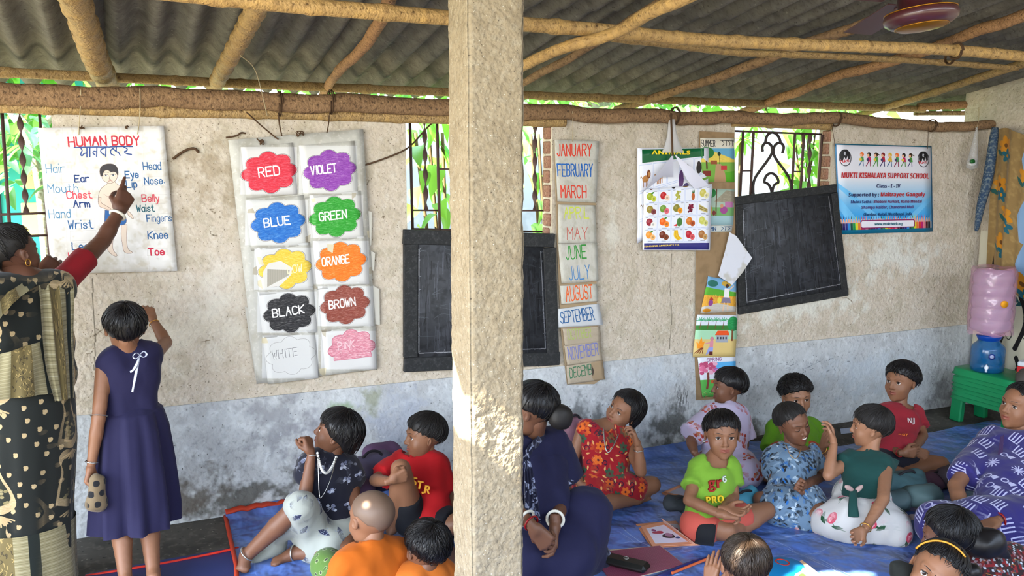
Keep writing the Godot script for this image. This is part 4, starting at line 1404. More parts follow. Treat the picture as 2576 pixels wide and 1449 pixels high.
	card(o, "chart_sheet", [V(-0.314, 1.876, 0), V(0.194, 1.892, 0), V(0.219, 1.227, 0), V(-0.303, 1.241, 0)], m, 0.008, 0.004, 0.012, Rect2(0, 0, 1, 1), 20)
	cord(o, "hanging_string", [V(-0.134, 2.038, 0.085), V(-0.138, 1.978, 0.07), V(-0.149, 1.916, 0.02), V(-0.156, 1.847, 0.028)], 0.0022, mats.string)
	cord(o, "hanging_string", [V(0.102, 2.051, 0.085), V(0.1, 1.984, 0.07), V(0.092, 1.902, 0.02), V(0.082, 1.853, 0.028)], 0.0022, mats.string)
	for p in [V(-0.145, 1.878, 0.03), V(0.038, 1.885, 0.03)]:
		var pts := []
		for k in 9: pts.append(p + Vector3(rng.randf_range(-.012, .012), rng.randf_range(-.012, .012), rng.randf_range(-.004, .008)))
		cord(o, "twine_knot", pts, 0.003, mats.twine)

func cloud(c: Vector2, rx: float, ry: float, turn := 0.0) -> Array:
	var pts := []
	for k in 80:
		var a := TAU * k / 80.0
		# eight lobes
		var w := 0.84 + 0.17 * absf(cos(a * 4.0))
		pts.append(c + Vector2(cos(a) * rx, sin(a) * ry).rotated(turn) * w)
	return pts

func colour_chart() -> void:
	var o := thing("colour_chart", "tall worn white board of crayoned clouds naming ten colours", "wall chart")
	var W := 860
	var H := 1500
	var c := [Vector2(28, 72), Vector2(770, 12), Vector2(850, 1330), Vector2(185, 1412)]
	# picture coordinates of the board to its own square
	var u := func(x: float, y: float) -> Vector2:
		var s := 0.5
		var t := 0.5
		for k in 8:
			var l: Vector2 = c[0].lerp(c[3], t)
			var r: Vector2 = c[1].lerp(c[2], t)
			s = (x - l.x) / (r.x - l.x)
			var tt: Vector2 = c[0].lerp(c[1], s)
			var bb: Vector2 = c[3].lerp(c[2], s)
			t = (y - tt.y) / (bb.y - tt.y)
		return Vector2(s * W, t * H)
	var im := canvas(W, H, Color(0.72, 0.715, 0.68))
	mottle(im, [[0.006, 0.5, 0.8, Color(0.62, 0.60, 0.54), 0.6], [0.03, 0.6, 0.85, Color(0.82, 0.81, 0.78), 0.6]], 15)
	for y in range(0, H, 5):
		stroke(im, [Vector2(0, y), Vector2(W, y)], 1.0, Color(0.66, 0.65, 0.61, 0.7))
	var white := Color(0.79, 0.79, 0.78)
	var cells := [["RED", 245, 243, Color(0.80, 0.14, 0.22), 92, 395, 108, 360], ["VIOLET", 577, 232, Color(0.50, 0.20, 0.60), 405, 735, 100, 355], ["BLUE", 293, 513, Color(0.09, 0.38, 0.70), 118, 455, 392, 635], ["GREEN", 607, 481, Color(0.12, 0.55, 0.12), 462, 768, 365, 595], ["YELLOW", 330, 765, Color(0.85, 0.72, 0.22), 165, 485, 648, 880], ["ORANGE", 640, 727, Color(0.91, 0.42, 0.06), 480, 800, 612, 850], ["BLACK", 355, 1010, Color(0.12, 0.12, 0.13), 185, 505, 892, 1120], ["BROWN", 662, 965, Color(0.50, 0.23, 0.18), 510, 825, 862, 1085], ["WHITE", 365, 1250, Color(0.80, 0.80, 0.79), 212, 515, 1135, 1380], ["PINK", 700, 1210, Color(0.80, 0.50, 0.56), 530, 842, 1112, 1330]]
	for q in cells:
		var pq := [u.call(q[4], q[6]), u.call(q[5], q[6]), u.call(q[5], q[7]), u.call(q[4], q[7])]
		poly(im, pq, white.lerp(Color(0.76, 0.75, 0.71), rng.randf() * 0.4))
		var ctr: Vector2 = u.call(q[1], q[2])
		var rx := 146.0 / 735.0 * W
		var ry := 106.0 / 1325.0 * H
		var pts := cloud(ctr, rx, ry, -0.03)
		if q[0] == "WHITE":
			stroke(im, pts + [pts[0]], 2.0, Color(0.55, 0.54, 0.53))
			for k in 2: letters(im, q[0], u.call(q[1] - 95, q[2] + 20) + Vector2(k * 3, k * 2), 50, Color(0.52, 0.52, 0.52) if k == 0 else Color(0.82, 0.82, 0.81), 8 if k == 0 else 4, -0.03, 0.9)
			continue
		if q[0] == "PINK":
			var keep := []
			for p: Vector2 in pts: keep.append(Vector2(p.x, minf(p.y, ctr.y + ry * 0.55)))
			poly(im, keep, q[3], 1.0)
			stroke(im, keep + [keep[0]], 2.5, Color(0.70, 0.36, 0.44))
			for k in 26: stroke(im, [ctr + Vector2(rng.randf_range(-.7, .7) * rx, rng.randf_range(-.6, .4) * ry), ctr + Vector2(rng.randf_range(-.7, .7) * rx, rng.randf_range(-.6, .4) * ry)], 1.2, Color(0.73, 0.38, 0.46))
			letters(im, q[0], u.call(q[1] - 75, q[2] + 10), 46, Color(0.84, 0.72, 0.74), 6, -0.05, 0.9)
			continue
		var edge := q[3] as Color
		poly(im, cloud(ctr, rx * 1.02, ry * 1.02, -0.03), edge.darkened(0.12))
		poly(im, pts, q[3], 0.55)
		var pts2 := cloud(ctr, rx * 1.05, ry * 1.05, -0.03)
		stroke(im, pts2 + [pts2[0]], 1.6, Color(0.40, 0.38, 0.38))
		if q[0] == "YELLOW":
			poly(im, [u.call(240, 735), u.call(305, 720), u.call(370, 760), u.call(360, 800), u.call(300, 860), u.call(215, 870), u.call(212, 780)], Color(0.80, 0.79, 0.76))
			poly(im, [u.call(235, 765), u.call(355, 772), u.call(350, 800), u.call(235, 865)], Color(0.62, 0.60, 0.55))
			for k in 9: stroke(im, [u.call(240 + k * 12, 768), u.call(240 + k * 12, 862 - k * 6)], 1.2, Color(0.5, 0.48, 0.43))
			letters(im, "LOW", u.call(345, 790), 46, Color(0.87, 0.83, 0.68), 6.0, -0.03, 0.85)
			continue
		letters(im, q[0], u.call(q[1] - q[0].length() * (17.5 if q[0].length() > 4 else 18.5), q[2] + 24), 50 if q[0] != "RED" else 54, Color(0.87, 0.86, 0.85), 8.5, -0.03, (0.86 if q[0].length() < 6 else 0.72) * (1.15 if q[0] == "RED" or q[0] == "BLACK" or q[0] == "BLUE" else 1.0), 0.7)
	# scraps of clear tape and rubbed places
	for k in 14:
		var p: Vector2 = u.call([130, 470, 160, 185, 530, 210, 800, 560, 440, 790, 480, 180, 700, 520][k], [440, 385, 760, 830, 1110, 1150, 760, 630, 590, 560, 860, 700, 350, 1330][k])
		poly(im, [p, p + Vector2(rng.randf_range(20, 50), rng.randf_range(-12, 8)), p + Vector2(rng.randf_range(20, 50), rng.randf_range(20, 60)), p + Vector2(rng.randf_range(-8, 8), rng.randf_range(20, 50))], Color(0.78, 0.745, 0.63) if k % 2 else Color(0.66, 0.63, 0.56))
	var m := print_mat(im, 0.45)
	var P := [V(0.472, 1.83, 0), V(1.113, 1.889, 0), V(1.159, 0.672, 0), V(0.553, 0.656, 0)]
	card(o, "backing_board", P, m, 0.01, 0.006, 0.012, Rect2(0, 0, 1, 1), 16)
	var wp := func(x: float, y: float) -> Vector3:
		var q: Vector2 = u.call(x, y) / Vector2(W, H)
		return P[0].lerp(P[1], q.x).lerp(P[3].lerp(P[2], q.x), q.y)
	for q in cells:
		var a: Vector2 = u.call(q[4], q[6]) / Vector2(W, H)
		var b: Vector2 = u.call(q[5], q[7]) / Vector2(W, H)
		card(o, "colour_card", [P[0].lerp(P[1], a.x).lerp(P[3].lerp(P[2], a.x), a.y), P[0].lerp(P[1], b.x).lerp(P[3].lerp(P[2], b.x), a.y), P[0].lerp(P[1], b.x).lerp(P[3].lerp(P[2], b.x), b.y), P[0].lerp(P[1], a.x).lerp(P[3].lerp(P[2], a.x), b.y)], m, 0.025, 0.0012, 0.006, Rect2(a, b - a), 8)
	# torn flaps of the wrapping along the edges
	var grey := mat(Color(0.70, 0.69, 0.65), 0.6)
	for t in [[[120, 975], [165, 990], [185, 1200], [180, 1390], [150, 1180]], [[810, 850], [862, 880], [865, 1080], [825, 1075]], [[765, 440], [820, 455], [815, 640], [770, 600]], [[785, 650], [838, 680], [830, 780], [795, 760]]]:
		var q := []
		for p in t: q.append(wp.call(p[0], p[1]))
		patch(o, "torn_flap", q, grey, 0.014, 0.004)
	cord(o, "hanging_twine", [V(0.553, 1.958, 0.07), V(0.61, 1.91, 0.03), V(0.683, 1.848, 0.02), V(0.699, 1.836, 0.03)], 0.0035, mats.twine)
	cord(o, "hanging_twine", [V(0.696, 1.955, 0.08), V(0.704, 1.911, 0.04), V(0.717, 1.852, 0.025)], 0.0035, mats.twine)
	cord(o, "hanging_twine", [V(0.934, 1.95, 0.08), V(0.942, 1.914, 0.03), V(0.931, 1.867, 0.03)], 0.003, mats.twine)
	for p in [V(0.802, 1.856, 0.035), V(0.61, 1.821, 0.035)]:
		var pts := []
		for k in 10: pts.append(p + Vector3(rng.randf_range(-.025, .025), rng.randf_range(-.02, .02), rng.randf_range(-.003, .012)))
		cord(o, "twine_knot", pts, 0.003, mats.twine)

func blackboards() -> void:
	for b in [["wide black chalkboard behind the pillar, below the barred window", [V(1.312, 1.386, 0), V(2.172, 1.336, 0), V(2.205, 0.595, 0), V(1.299, 0.642, 0)], 0.075],
			["tilted black chalkboard hanging below the scrolled window grille", [V(3.373, 1.516, 0), V(4.152, 1.583, 0), V(4.301, 0.862, 0), V(3.434, 0.796, 0)], 0.05]]:
		var o := thing("blackboard", b[0], "blackboard", Vector3.ZERO, "chalkboards on the chart wall")
		var c: Array = b[1]
		var k: float = b[2]
		var im := canvas(512, 512, Color(0.185, 0.195, 0.21))
		mottle(im, [[0.006, 0.45, 0.8, Color(0.26, 0.27, 0.295), 0.7], [0.02, 0.55, 0.85, Color(0.10, 0.105, 0.115), 0.6]], 25 + int(k * 1000))
		for i in 260:
			var x := rng.randf() * 512
			var y := rng.randf() * 430
			var q := [Vector2(x, y)]
			for j in 6: q.append(q[-1] + Vector2(rng.randf_range(-2, 2), rng.randf_range(6, 26)))
			stroke(im, q, rng.randf_range(1, 5), Color(0.28, 0.29, 0.32).lerp(Color(0.10, 0.105, 0.115), rng.randf()))
		for i in 40:
			var p := Vector2(rng.randf() * 512, rng.randf() * 512)
			stroke(im, chaikin([p, p + Vector2(rng.randf_range(-60, 60), rng.randf_range(-20, 20)), p + Vector2(rng.randf_range(-90, 90), rng.randf_range(-30, 30))]), 1.0, Color(0.33, 0.35, 0.38))
		var chalk := Color(0.66, 0.67, 0.69)
		stroke(im, [Vector2(9, 30), Vector2(10, 490), Vector2(500, 484), Vector2(498, 24)], 3.5, chalk)
		for i in 90:
			var p: Vector2 = [Vector2(9, rng.randf_range(30, 500)), Vector2(rng.randf_range(10, 500), 487), Vector2(499, rng.randf_range(20, 480))][i % 3]
			stroke(im, [p, p + Vector2(rng.randf_range(-9, 9), rng.randf_range(-12, 4))], 2.0, Color(0.45, 0.46, 0.49))
		var inn := []
		for i in 4:
			var ctr: Vector3 = (c[0] + c[1] + c[2] + c[3]) * 0.25
			inn.append(c[i] + Vector3(-signf(c[i].x - ctr.x), -signf(c[i].y - ctr.y), 0) * k * 0.9)
		card(o, "slate", inn, print_mat(im, 0.75), 0.012, 0.008, 0.0, Rect2(0, 0, 1, 1), 2)
		var fi := mottled(256, Color(0.13, 0.135, 0.14), [[0.03, 0.5, 0.85, Color(0.22, 0.225, 0.23), 0.7], [0.08, 0.65, 0.9, Color(0.36, 0.36, 0.36), 0.5]], 35)
		var fm := tri_mat(fi, 3.0, 0.7)
		for i in 4:
			var a: Vector3 = c[i]
			var d: Vector3 = c[(i + 1) % 4]
			var along := (d - a).normalized()
			var inward := Vector3(along.y, -along.x, 0)
			var st := S()
			var trim := along * (k if i % 2 else 0.0)
			var mid := (a + d) * 0.5 + inward * k * 0.5 + Vector3(0, 0, 0.014)
			box(st, Transform3D(Basis(along, -inward, Vector3(0, 0, 1)), mid), Vector3((d - a).length() - 2.0 * trim.length(), k, 0.026), 0.003)
			commit(st, "frame_rail", fm, o)

func months() -> void:
	var o := thing("month_strip", "hanging strip of cardboard cards lettered with the twelve months", "wall chart")
	var W := 512
	var im := canvas(W, 2048, Color(0.72, 0.71, 0.67))
	mottle(im, [[0.008, 0.5, 0.8, Color(0.65, 0.635, 0.58), 0.7], [0.03, 0.6, 0.85, Color(0.66, 0.63, 0.56), 0.4]], 55)
	var tan := Color(0.60, 0.52, 0.41)
	im.fill_rect(Rect2i(0, 1430, W, 618), Color(0.64, 0.59, 0.51))
	for i in 160:
		var p := Vector2(rng.randf() * W, rng.randf_range(1430, 2040))
		stroke(im, [p, p + Vector2(rng.randf_range(-30, 30), rng.randf_range(-8, 8))], rng.randf_range(1, 6), Color(0.68, 0.62, 0.54) if i % 2 else Color(0.57, 0.51, 0.43))
	var red := Color(0.79, 0.25, 0.17)
	var rows := [["JANUARY", 24, 180, 110, red, 13, .62], ["FEBRUARY", 20, 375, 115, Color(0.12, 0.36, 0.64), 13, .53], ["MARCH", 50, 580, 115, red, 13, .66], ["APRIL", 80, 780, 105, Color(0.74, 0.78, 0.25), 10, .85], ["MAY", 120, 975, 110, Color(0.70, 0.33, 0.28), 8, 1.0], ["JUNE", 90, 1130, 100, Color(0.20, 0.53, 0.22), 11, .85], ["JULY", 110, 1290, 105, Color(0.24, 0.47, 0.68), 9, .85], ["AUGUST", 70, 1415, 92, Color(0.84, 0.35, 0.12), 11, .78], ["SEPTEMBER", 30, 1570, 100, Color(0.13, 0.33, 0.52), 9, .50], ["OCTOBER", 60, 1690, 70, Color(0.60, 0.66, 0.36), 8, .75], ["NOVEMBER", 40, 1840, 90, Color(0.42, 0.44, 0.66), 9, .68], ["DECEMBER", 40, 1990, 85, Color(0.22, 0.42, 0.30), 9, .68]]
	im.fill_rect(Rect2i(0, 1440, W, 170), Color(0.72, 0.73, 0.74))
	for r in rows: letters(im, r[0], Vector2(r[1], r[2]), r[3], r[4], r[5], -0.02, r[6], 1.5)
	# torn-off place on the last card
	poly(im, [Vector2(330, 1890), Vector2(360, 1960), Vector2(330, 2010), Vector2(370, 2048), Vector2(512, 2048), Vector2(512, 1880)], tan)
	poly(im, [Vector2(345, 1900), Vector2(372, 1960), Vector2(345, 2005), Vector2(335, 1960)], Color(0.28, 0.24, 0.2))
	var m := print_mat(im, 0.8)
	var cb := mat(tan, 0.9)
	patch(o, "backing_cardboard", [V(2.168, 1.845, 0), V(2.433, 1.84, 0), V(2.431, 1.477, 0), V(2.442, 0.935, 0), V(2.473, 0.608, 0), V(2.496, 0.493, 0), V(2.434, 0.459, 0), V(2.259, 0.475, 0), V(2.216, 0.791, 0), V(2.187, 1.307, 0)], cb, 0.0105, 0.004)
	for q in [[[V(2.163, 1.844, 0), V(2.438, 1.84, 0), V(2.426, 1.5, 0), V(2.185, 1.513, 0)], 30, 620], [[V(2.188, 1.496, 0), V(2.421, 1.486, 0), V(2.432, 1.276, 0), V(2.192, 1.281, 0)], 650, 1010], [[V(2.19, 1.279, 0), V(2.434, 1.276, 0), V(2.445, 1.058, 0), V(2.214, 1.057, 0)], 1010, 1312], [[V(2.204, 1.045, 0), V(2.438, 1.043, 0), V(2.445, 0.942, 0), V(2.215, 0.938, 0)], 1312, 1435], [[V(2.19, 0.915, 0), V(2.45, 0.93, 0), V(2.483, 0.803, 0), V(2.196, 0.809, 0)], 1440, 1610], [[V(2.223, 0.8, 0), V(2.462, 0.795, 0), V(2.469, 0.706, 0), V(2.237, 0.703, 0)], 1612, 1730], [[V(2.234, 0.703, 0), V(2.466, 0.711, 0), V(2.478, 0.598, 0), V(2.253, 0.586, 0)], 1732, 1880], [[V(2.248, 0.585, 0), V(2.484, 0.6, 0), V(2.499, 0.483, 0), V(2.259, 0.475, 0)], 1882, 2046]]:
		card(o, "month_card", q[0], m, 0.016, 0.002, 0.012, Rect2(0, q[1] / 2048.0, 1, (q[2] - q[1]) / 2048.0), 10)
	cord(o, "hanging_string", [V(2.247, 1.996, 0.07), V(2.278, 1.913, 0.02), V(2.269, 1.836, 0.03)], 0.002, mats.string)

func fruit_chart() -> void:
	var o := thing("fruit_chart", "glossy printed chart of fruits over an ANIMALS chart, corners curling", "wall chart")
	var im := canvas(768, 1024, Color(0.86, 0.87, 0.91))
	# back sheet: the upper half holds the animals print, the lower half the fruits
	im.fill_rect(Rect2i(50, 6, 668, 62), Color(0.08, 0.36, 0.21))
	var frame := Color(0.70, 0.76, 0.88)
	for j in 3:
		for i in 5:
			var r := Rect2i(20 + i * 148, 76 + j * 130, 138, 122)
			im.fill_rect(r, frame)
			im.fill_rect(r.grow(-3), Color(0.88, 0.89, 0.92))
	var beast := func(c: Vector2, s: float, col: Color, mane: Color):
		blob(im, c, 34 * s, 17 * s, col)
		for k in 4: im.fill_rect(Rect2i(int(c.x + (-28 + k * 17) * s), int(c.y + 8 * s), int(8 * s), int(30 * s)), col.darkened(0.15))
		blob(im, c + Vector2(34, -20) * s, 20 * s, 21 * s, mane)
		blob(im, c + Vector2(37, -18) * s, 11 * s, 12 * s, col)
		stroke(im, [c + Vector2(-32, -4) * s, c + Vector2(-48, -16) * s, c + Vector2(-54, -8) * s], 4 * s, col.darkened(0.2))
	beast.call(Vector2(85, 145), 1.0, Color(0.72, 0.50, 0.28), Color(0.48, 0.26, 0.14))
	beast.call(Vector2(232, 148), 1.0, Color(0.72, 0.46, 0.22), Color(0.70, 0.44, 0.22))
	beast.call(Vector2(85, 275), 0.95, Color(0.52, 0.42, 0.26), Color(0.46, 0.34, 0.2))
	blob(im, Vector2(250, 275), 22, 46, Color(0.36, 0.26, 0.30), 0.0, 0.6)
	blob(im, Vector2(100, 410), 18, 40, Color(0.40, 0.24, 0.24), 0.0, 0.7)
	blob(im, Vector2(530, 145), 30, 38, Color(0.2, 0.17, 0.16)); blob(im, Vector2(665, 150), 30, 44, Color(0.16, 0.15, 0.15)); blob(im, Vector2(660, 118), 18, 18, Color(0.2, 0.18, 0.18))
	blob(im, Vector2(470, 200), 26, 60, Color(0.36, 0.24, 0.42)); blob(im, Vector2(520, 280), 40, 50, Color(0.33, 0.30, 0.46))
	# fruits: five columns, five rows in the lower 576 rows of the image
	var fy := 452.0
	for j in 4:
		for i in 5:
			var r := Rect2i(14 + i * 148, int(fy) + j * 124, 142, 118)
			im.fill_rect(r, frame)
			im.fill_rect(r.grow(-3), Color(0.87, 0.88, 0.91))
			for k in 2: im.fill_rect(Rect2i(r.position.x + 12 + k * 92, r.position.y + 6, 28, 4), Color(0.5, 0.5, 0.55))
			im.fill_rect(Rect2i(r.position.x + 46, r.position.y + 110, 50, 4), Color(0.5, 0.5, 0.55))
	var kinds := [[Color(0.60, 0.66, 0.13), Color(0.74, 0.76, 0.24)], [Color(0.70, 0.10, 0.12), Color(0.90, 0.78, 0.68)], [Color(0.66, 0.66, 0.24), Color(0.74, 0.72, 0.34)], [Color(0.70, 0.36, 0.16), Color(0.20, 0.36, 0.14)], [Color(0.74, 0.70, 0.34), Color(0.86, 0.84, 0.66)],
		[Color(0.58, 0.50, 0.20), Color(0.48, 0.22, 0.24)], [Color(0.42, 0.58, 0.20), Color(0.86, 0.40, 0.46)], [Color(0.50, 0.48, 0.18), Color(0.88, 0.58, 0.12)], [Color(0.54, 0.10, 0.22), Color(0.40, 0.06, 0.16)], [Color(0.74, 0.68, 0.42), Color(0.50, 0.44, 0.26)],
		[Color(0.58, 0.14, 0.20), Color(0.90, 0.88, 0.86)], [Color(0.90, 0.38, 0.08), Color(0.92, 0.52, 0.16)], [Color(0.30, 0.50, 0.24), Color(0.80, 0.16, 0.18)], [Color(0.80, 0.46, 0.16), Color(0.70, 0.32, 0.14)], [Color(0.76, 0.76, 0.36), Color(0.80, 0.80, 0.48)],
		[Color(0.90, 0.58, 0.20), Color(0.92, 0.70, 0.44)], [Color(0.42, 0.16, 0.10), Color(0.48, 0.24, 0.14)], [Color(0.90, 0.74, 0.14), Color(0.86, 0.66, 0.10)], [Color(0.70, 0.10, 0.18), Color(0.82, 0.34, 0.36)], [Color(0.62, 0.40, 0.20), Color(0.74, 0.58, 0.36)]]
	for k in 20:
		var c := Vector2(85 + (k % 5) * 148, fy + 60 + (k / 5) * 124)
		var two: Array = kinds[k]
		match k:
			2, 8:
				for q in 22: blob(im, c + Vector2(rng.randf_range(-26, 26), rng.randf_range(-36, 34)) * Vector2(1.0, 1.0), 10, 10, two[0].lerp(two[1], rng.randf()).darkened(rng.randf() * 0.15))
			3:
				blob(im, c + Vector2(22, 18), 20, 34, two[0]); poly(im, [c + Vector2(8, -12), c + Vector2(12, -46), c + Vector2(22, -20), c + Vector2(34, -46), c + Vector2(36, -12)], two[1])
			9:
				for q in 5: stroke(im, [c + Vector2(-46, -24 + q * 10), c + Vector2(44, 20 + q * 6)], 10, two[q % 2])
			17:
				for q in 4: stroke(im, chaikin([c + Vector2(-30 + q * 10, -44), c + Vector2(-40 + q * 16, 10), c + Vector2(10 + q * 12, 40 - q * 4)]), 13, two[q % 2])
			12:
				blob(im, c + Vector2(22, 0), 32, 40, two[0])
				for q in 5: stroke(im, [c + Vector2(2 + q * 10, -34), c + Vector2(2 + q * 10, 34)], 3, Color(0.16, 0.32, 0.14))
				poly(im, [c + Vector2(-44, 34), c + Vector2(-10, 14), c + Vector2(-6, 38)], two[1])
			_:
				blob(im, c + Vector2(-16, -8), 36, 36, two[0])
				blob(im, c + Vector2(-24, -16), 16, 14, two[0].lightened(0.16))
				blob(im, c + Vector2(26, 16), 28, 27, two[1])
				blob(im, c + Vector2(26, 16), 12, 11, two[1].darkened(0.22))
				if k in [11, 15, 0]: leaf2(im, c + Vector2(14, -40), 22, Color(0.24, 0.48, 0.14), -0.5)
	blob(im, Vector2(330, 416), 26, 30, Color(0.15, 0.14, 0.16)); blob(im, Vector2(460, 416), 44, 24, Color(0.52, 0.40, 0.24)); blob(im, Vector2(600, 410), 34, 28, Color(0.72, 0.22, 0.24))
	im.fill_rect(Rect2i(14, 956, 740, 62), Color(0.20, 0.20, 0.46))
	var m := print_mat(im, 0.25)
	var bx := [V(2.69, 1.777, 0), V(3.167, 1.788, 0), V(3.207, 1.271, 0), V(2.703, 1.243, 0)]
	# the animals sheet hangs behind, the fruit sheet in front
	var an_s := card(o, "animals_sheet", [V(2.687, 1.802, 0), V(3.172, 1.808, 0), V(3.178, 1.508, 0), V(2.7, 1.261, 0)], m, 0.012, 0.001, 0.012, Rect2(0, 0, 1, 0.42), 12)
	var fr_s := card(o, "fruit_sheet", [V(2.724, 1.571, 0), V(3.191, 1.597, 0), V(3.192, 1.204, 0), V(2.725, 1.224, 0)], m, 0.03, 0.001, 0.014, Rect2(0, 0.42, 1, 0.58), 14)
	var back := mat(Color(0.80, 0.80, 0.85), 0.35)
	# two torn corners curl forward, showing the blank back
	for t in [[V(2.911, 1.771, 0.045), V(2.909, 1.638, 0.055), V(2.842, 1.643, 0.05), V(2.697, 1.546, 0.05), V(2.763, 1.64, 0.09)], [V(2.919, 1.769, 0.045), V(3.002, 1.696, 0.09), V(3.155, 1.59, 0.055), V(3.062, 1.568, 0.05), V(2.998, 1.623, 0.06)]]:
		var st := S()
		var ctr: Vector3 = (t[0] + t[1] + t[2] + t[3] + t[4]) * 0.2 + Vector3(0, 0, 0.012)
		for i in 5:
			var a: Vector3 = t[i]
			var b: Vector3 = t[(i + 1) % 5]
			tri(st, ctr, a, b)
		st.index()
		commit(st, "curled_corner", back, o)
	words(an_s, "ANIMALS", V(2.905, 1.778, 0.034), 0.021, 0.26, Color(0.90, 0.82, 0.05), 0.0)
	words(fr_s, "TEACHING APPLIANCE CO.", V(2.841, 1.247, 0.056), 0.009, 0.24, Color(0.86, 0.74, 0.30), 0.0)
	var st := S()
	# the bundle of clear wrapping and cord that carries the chart
	grid(st, 10, 8, func(p: float, v: float):
		var w := lerpf(0.022, 0.075, v * v)
		return V(2.891, 1.965, 0.05).lerp(V(2.909, 1.778, 0.04), v) + Vector3(cos(p * TAU) * w, 0, sin(p * TAU) * 0.018 + 0.004 * sin(p * 40.0)))
	commit(st, "clear_wrapping", mat(Color(0.85, 0.85, 0.86, 0.45), 0.2, {"transparency": BaseMaterial3D.TRANSPARENCY_ALPHA}), o)
	cord(o, "hanging_cord", [V(2.862, 1.996, 0.085), V(2.877, 1.92, 0.07), V(2.885, 1.831, 0.07), V(2.896, 1.76, 0.06)], 0.006, mats.twine)

func seasons() -> void:
	var o := thing("season_strip", "tall cardboard strip of children's season drawings beside the tilted chalkboard", "wall chart")
	var tan := mottled(128, Color(0.56, 0.46, 0.34), [[0.04, 0.5, 0.8, Color(0.49, 0.40, 0.29), 0.6]], 77)
	var cbm := tri_mat(tan, 2.0, 0.9)
	patch(o, "backing_cardboard", [V(3.11, 1.902, 0), V(3.356, 1.896, 0), V(3.386, 1.361, 0), V(3.416, 0.798, 0), V(3.423, 0.51, 0), V(3.421, 0.269, 0), V(3.145, 0.284, 0), V(3.124, 0.549, 0), V(3.11, 1.179, 0)], cbm, 0.0105, 0.004)
	var im := canvas(512, 512, Color(0.78, 0.74, 0.64))
	# four drawings in the quarters: summer, rain, harvest, winter; spring on a second sheet
	var sub := func(x0: int, y0: int): return func(x: float, y: float) -> Vector2: return Vector2(x0 + x * 256, y0 + y * 256)
	var a: Callable = sub.call(0, 0)
	im.fill_rect(Rect2i(0, 0, 256, 60), Color(0.80, 0.78, 0.72))
	letters(im, "SUMMER", Vector2(6, 48), 36, Color(0.2, 0.2, 0.2), 4, 0.02, 0.55, 1)
	stroke(im, [Vector2(150, 14), Vector2(250, 18)], 4, Color(0.2, 0.2, 0.2))
	for s in [[[160, 16], [180, 30], [165, 44]], [[195, 16], [195, 46]], [[210, 20], [225, 34], [212, 46]], [[240, 16], [240, 46]]]:
		var q := []
		for p in s: q.append(Vector2(p[0], p[1]))
		stroke(im, chaikin(q) if q.size() > 2 else q, 4, Color(0.2, 0.2, 0.2))
	im.fill_rect(Rect2i(0, 60, 256, 70), Color(0.36, 0.60, 0.72))
	poly(im, [Vector2(0, 120), Vector2(110, 80), Vector2(256, 125), Vector2(256, 140), Vector2(0, 150)], Color(0.84, 0.74, 0.30), 0.3)
	im.fill_rect(Rect2i(0, 140, 256, 116), Color(0.45, 0.64, 0.26))
	poly(im, [Vector2(110, 150), Vector2(150, 150), Vector2(210, 256), Vector2(95, 256)], Color(0.68, 0.54, 0.40))
	blob(im, Vector2(40, 85), 60, 34, Color(0.14, 0.42, 0.20)); im.fill_rect(Rect2i(34, 110, 12, 70), Color(0.36, 0.2, 0.14))
	for q in [[10, 190, 60, 30, Color(0.48, 0.18, 0.14)], [150, 160, 46, 24, Color(0.70, 0.20, 0.22)], [70, 130, 50, 22, Color(0.55, 0.3, 0.18)]]: im.fill_rect(Rect2i(q[0], q[1], q[2], q[3]), q[4])
	poly(im, [Vector2(180, 200), Vector2(256, 190), Vector2(256, 256), Vector2(190, 256)], Color(0.32, 0.62, 0.14))
	stroke(im, [Vector2(140, 150), Vector2(138, 95)], 3, Color(0.1, 0.15, 0.12)); blob(im, Vector2(138, 92), 12, 12, Color(0.1, 0.2, 0.16))
	# rain
	im.fill_rect(Rect2i(256, 0, 256, 256), Color(0.60, 0.68, 0.62))
	poly(im, [Vector2(330, 90), Vector2(440, 10), Vector2(512, 20), Vector2(512, 100)], Color(0.55, 0.52, 0.44), 0.4)
	im.fill_rect(Rect2i(430, 90, 70, 40), Color(0.68, 0.42, 0.60)); im.fill_rect(Rect2i(256, 130, 256, 60), Color(0.42, 0.62, 0.38)); im.fill_rect(Rect2i(256, 190, 256, 66), Color(0.58, 0.70, 0.72))
	blob(im, Vector2(420, 150), 34, 26, Color(0.58, 0.28, 0.52)); blob(im, Vector2(400, 120), 14, 14, Color(0.76, 0.54, 0.42)); blob(im, Vector2(290, 150), 20, 50, Color(0.82, 0.52, 0.18)); blob(im, Vector2(330, 170), 14, 18, Color(0.44, 0.18, 0.18))
	im.fill_rect(Rect2i(344, 0, 10, 190), Color(0.36, 0.24, 0.16)); blob(im, Vector2(300, 30), 44, 34, Color(0.14, 0.44, 0.22))
	# harvest
	im.fill_rect(Rect2i(0, 256, 256, 90), Color(0.44, 0.62, 0.76)); poly(im, [Vector2(0, 330), Vector2(256, 350), Vector2(256, 390), Vector2(0, 390)], Color(0.34, 0.62, 0.18))
	im.fill_rect(Rect2i(0, 386, 256, 126), Color(0.82, 0.60, 0.20))
	for i in 90:
		var p := Vector2(rng.randf() * 256, rng.randf_range(390, 505))
		stroke(im, [p, p + Vector2(rng.randf_range(-4, 4), -14)], 2, Color(0.66, 0.44, 0.12) if i % 2 else Color(0.88, 0.70, 0.32))
	poly(im, [Vector2(0, 470), Vector2(120, 440), Vector2(256, 470), Vector2(256, 512), Vector2(0, 512)], Color(0.72, 0.70, 0.66), 0.3)
	blob(im, Vector2(50, 300), 46, 24, Color(0.16, 0.40, 0.36)); blob(im, Vector2(170, 290), 44, 22, Color(0.72, 0.58, 0.22))
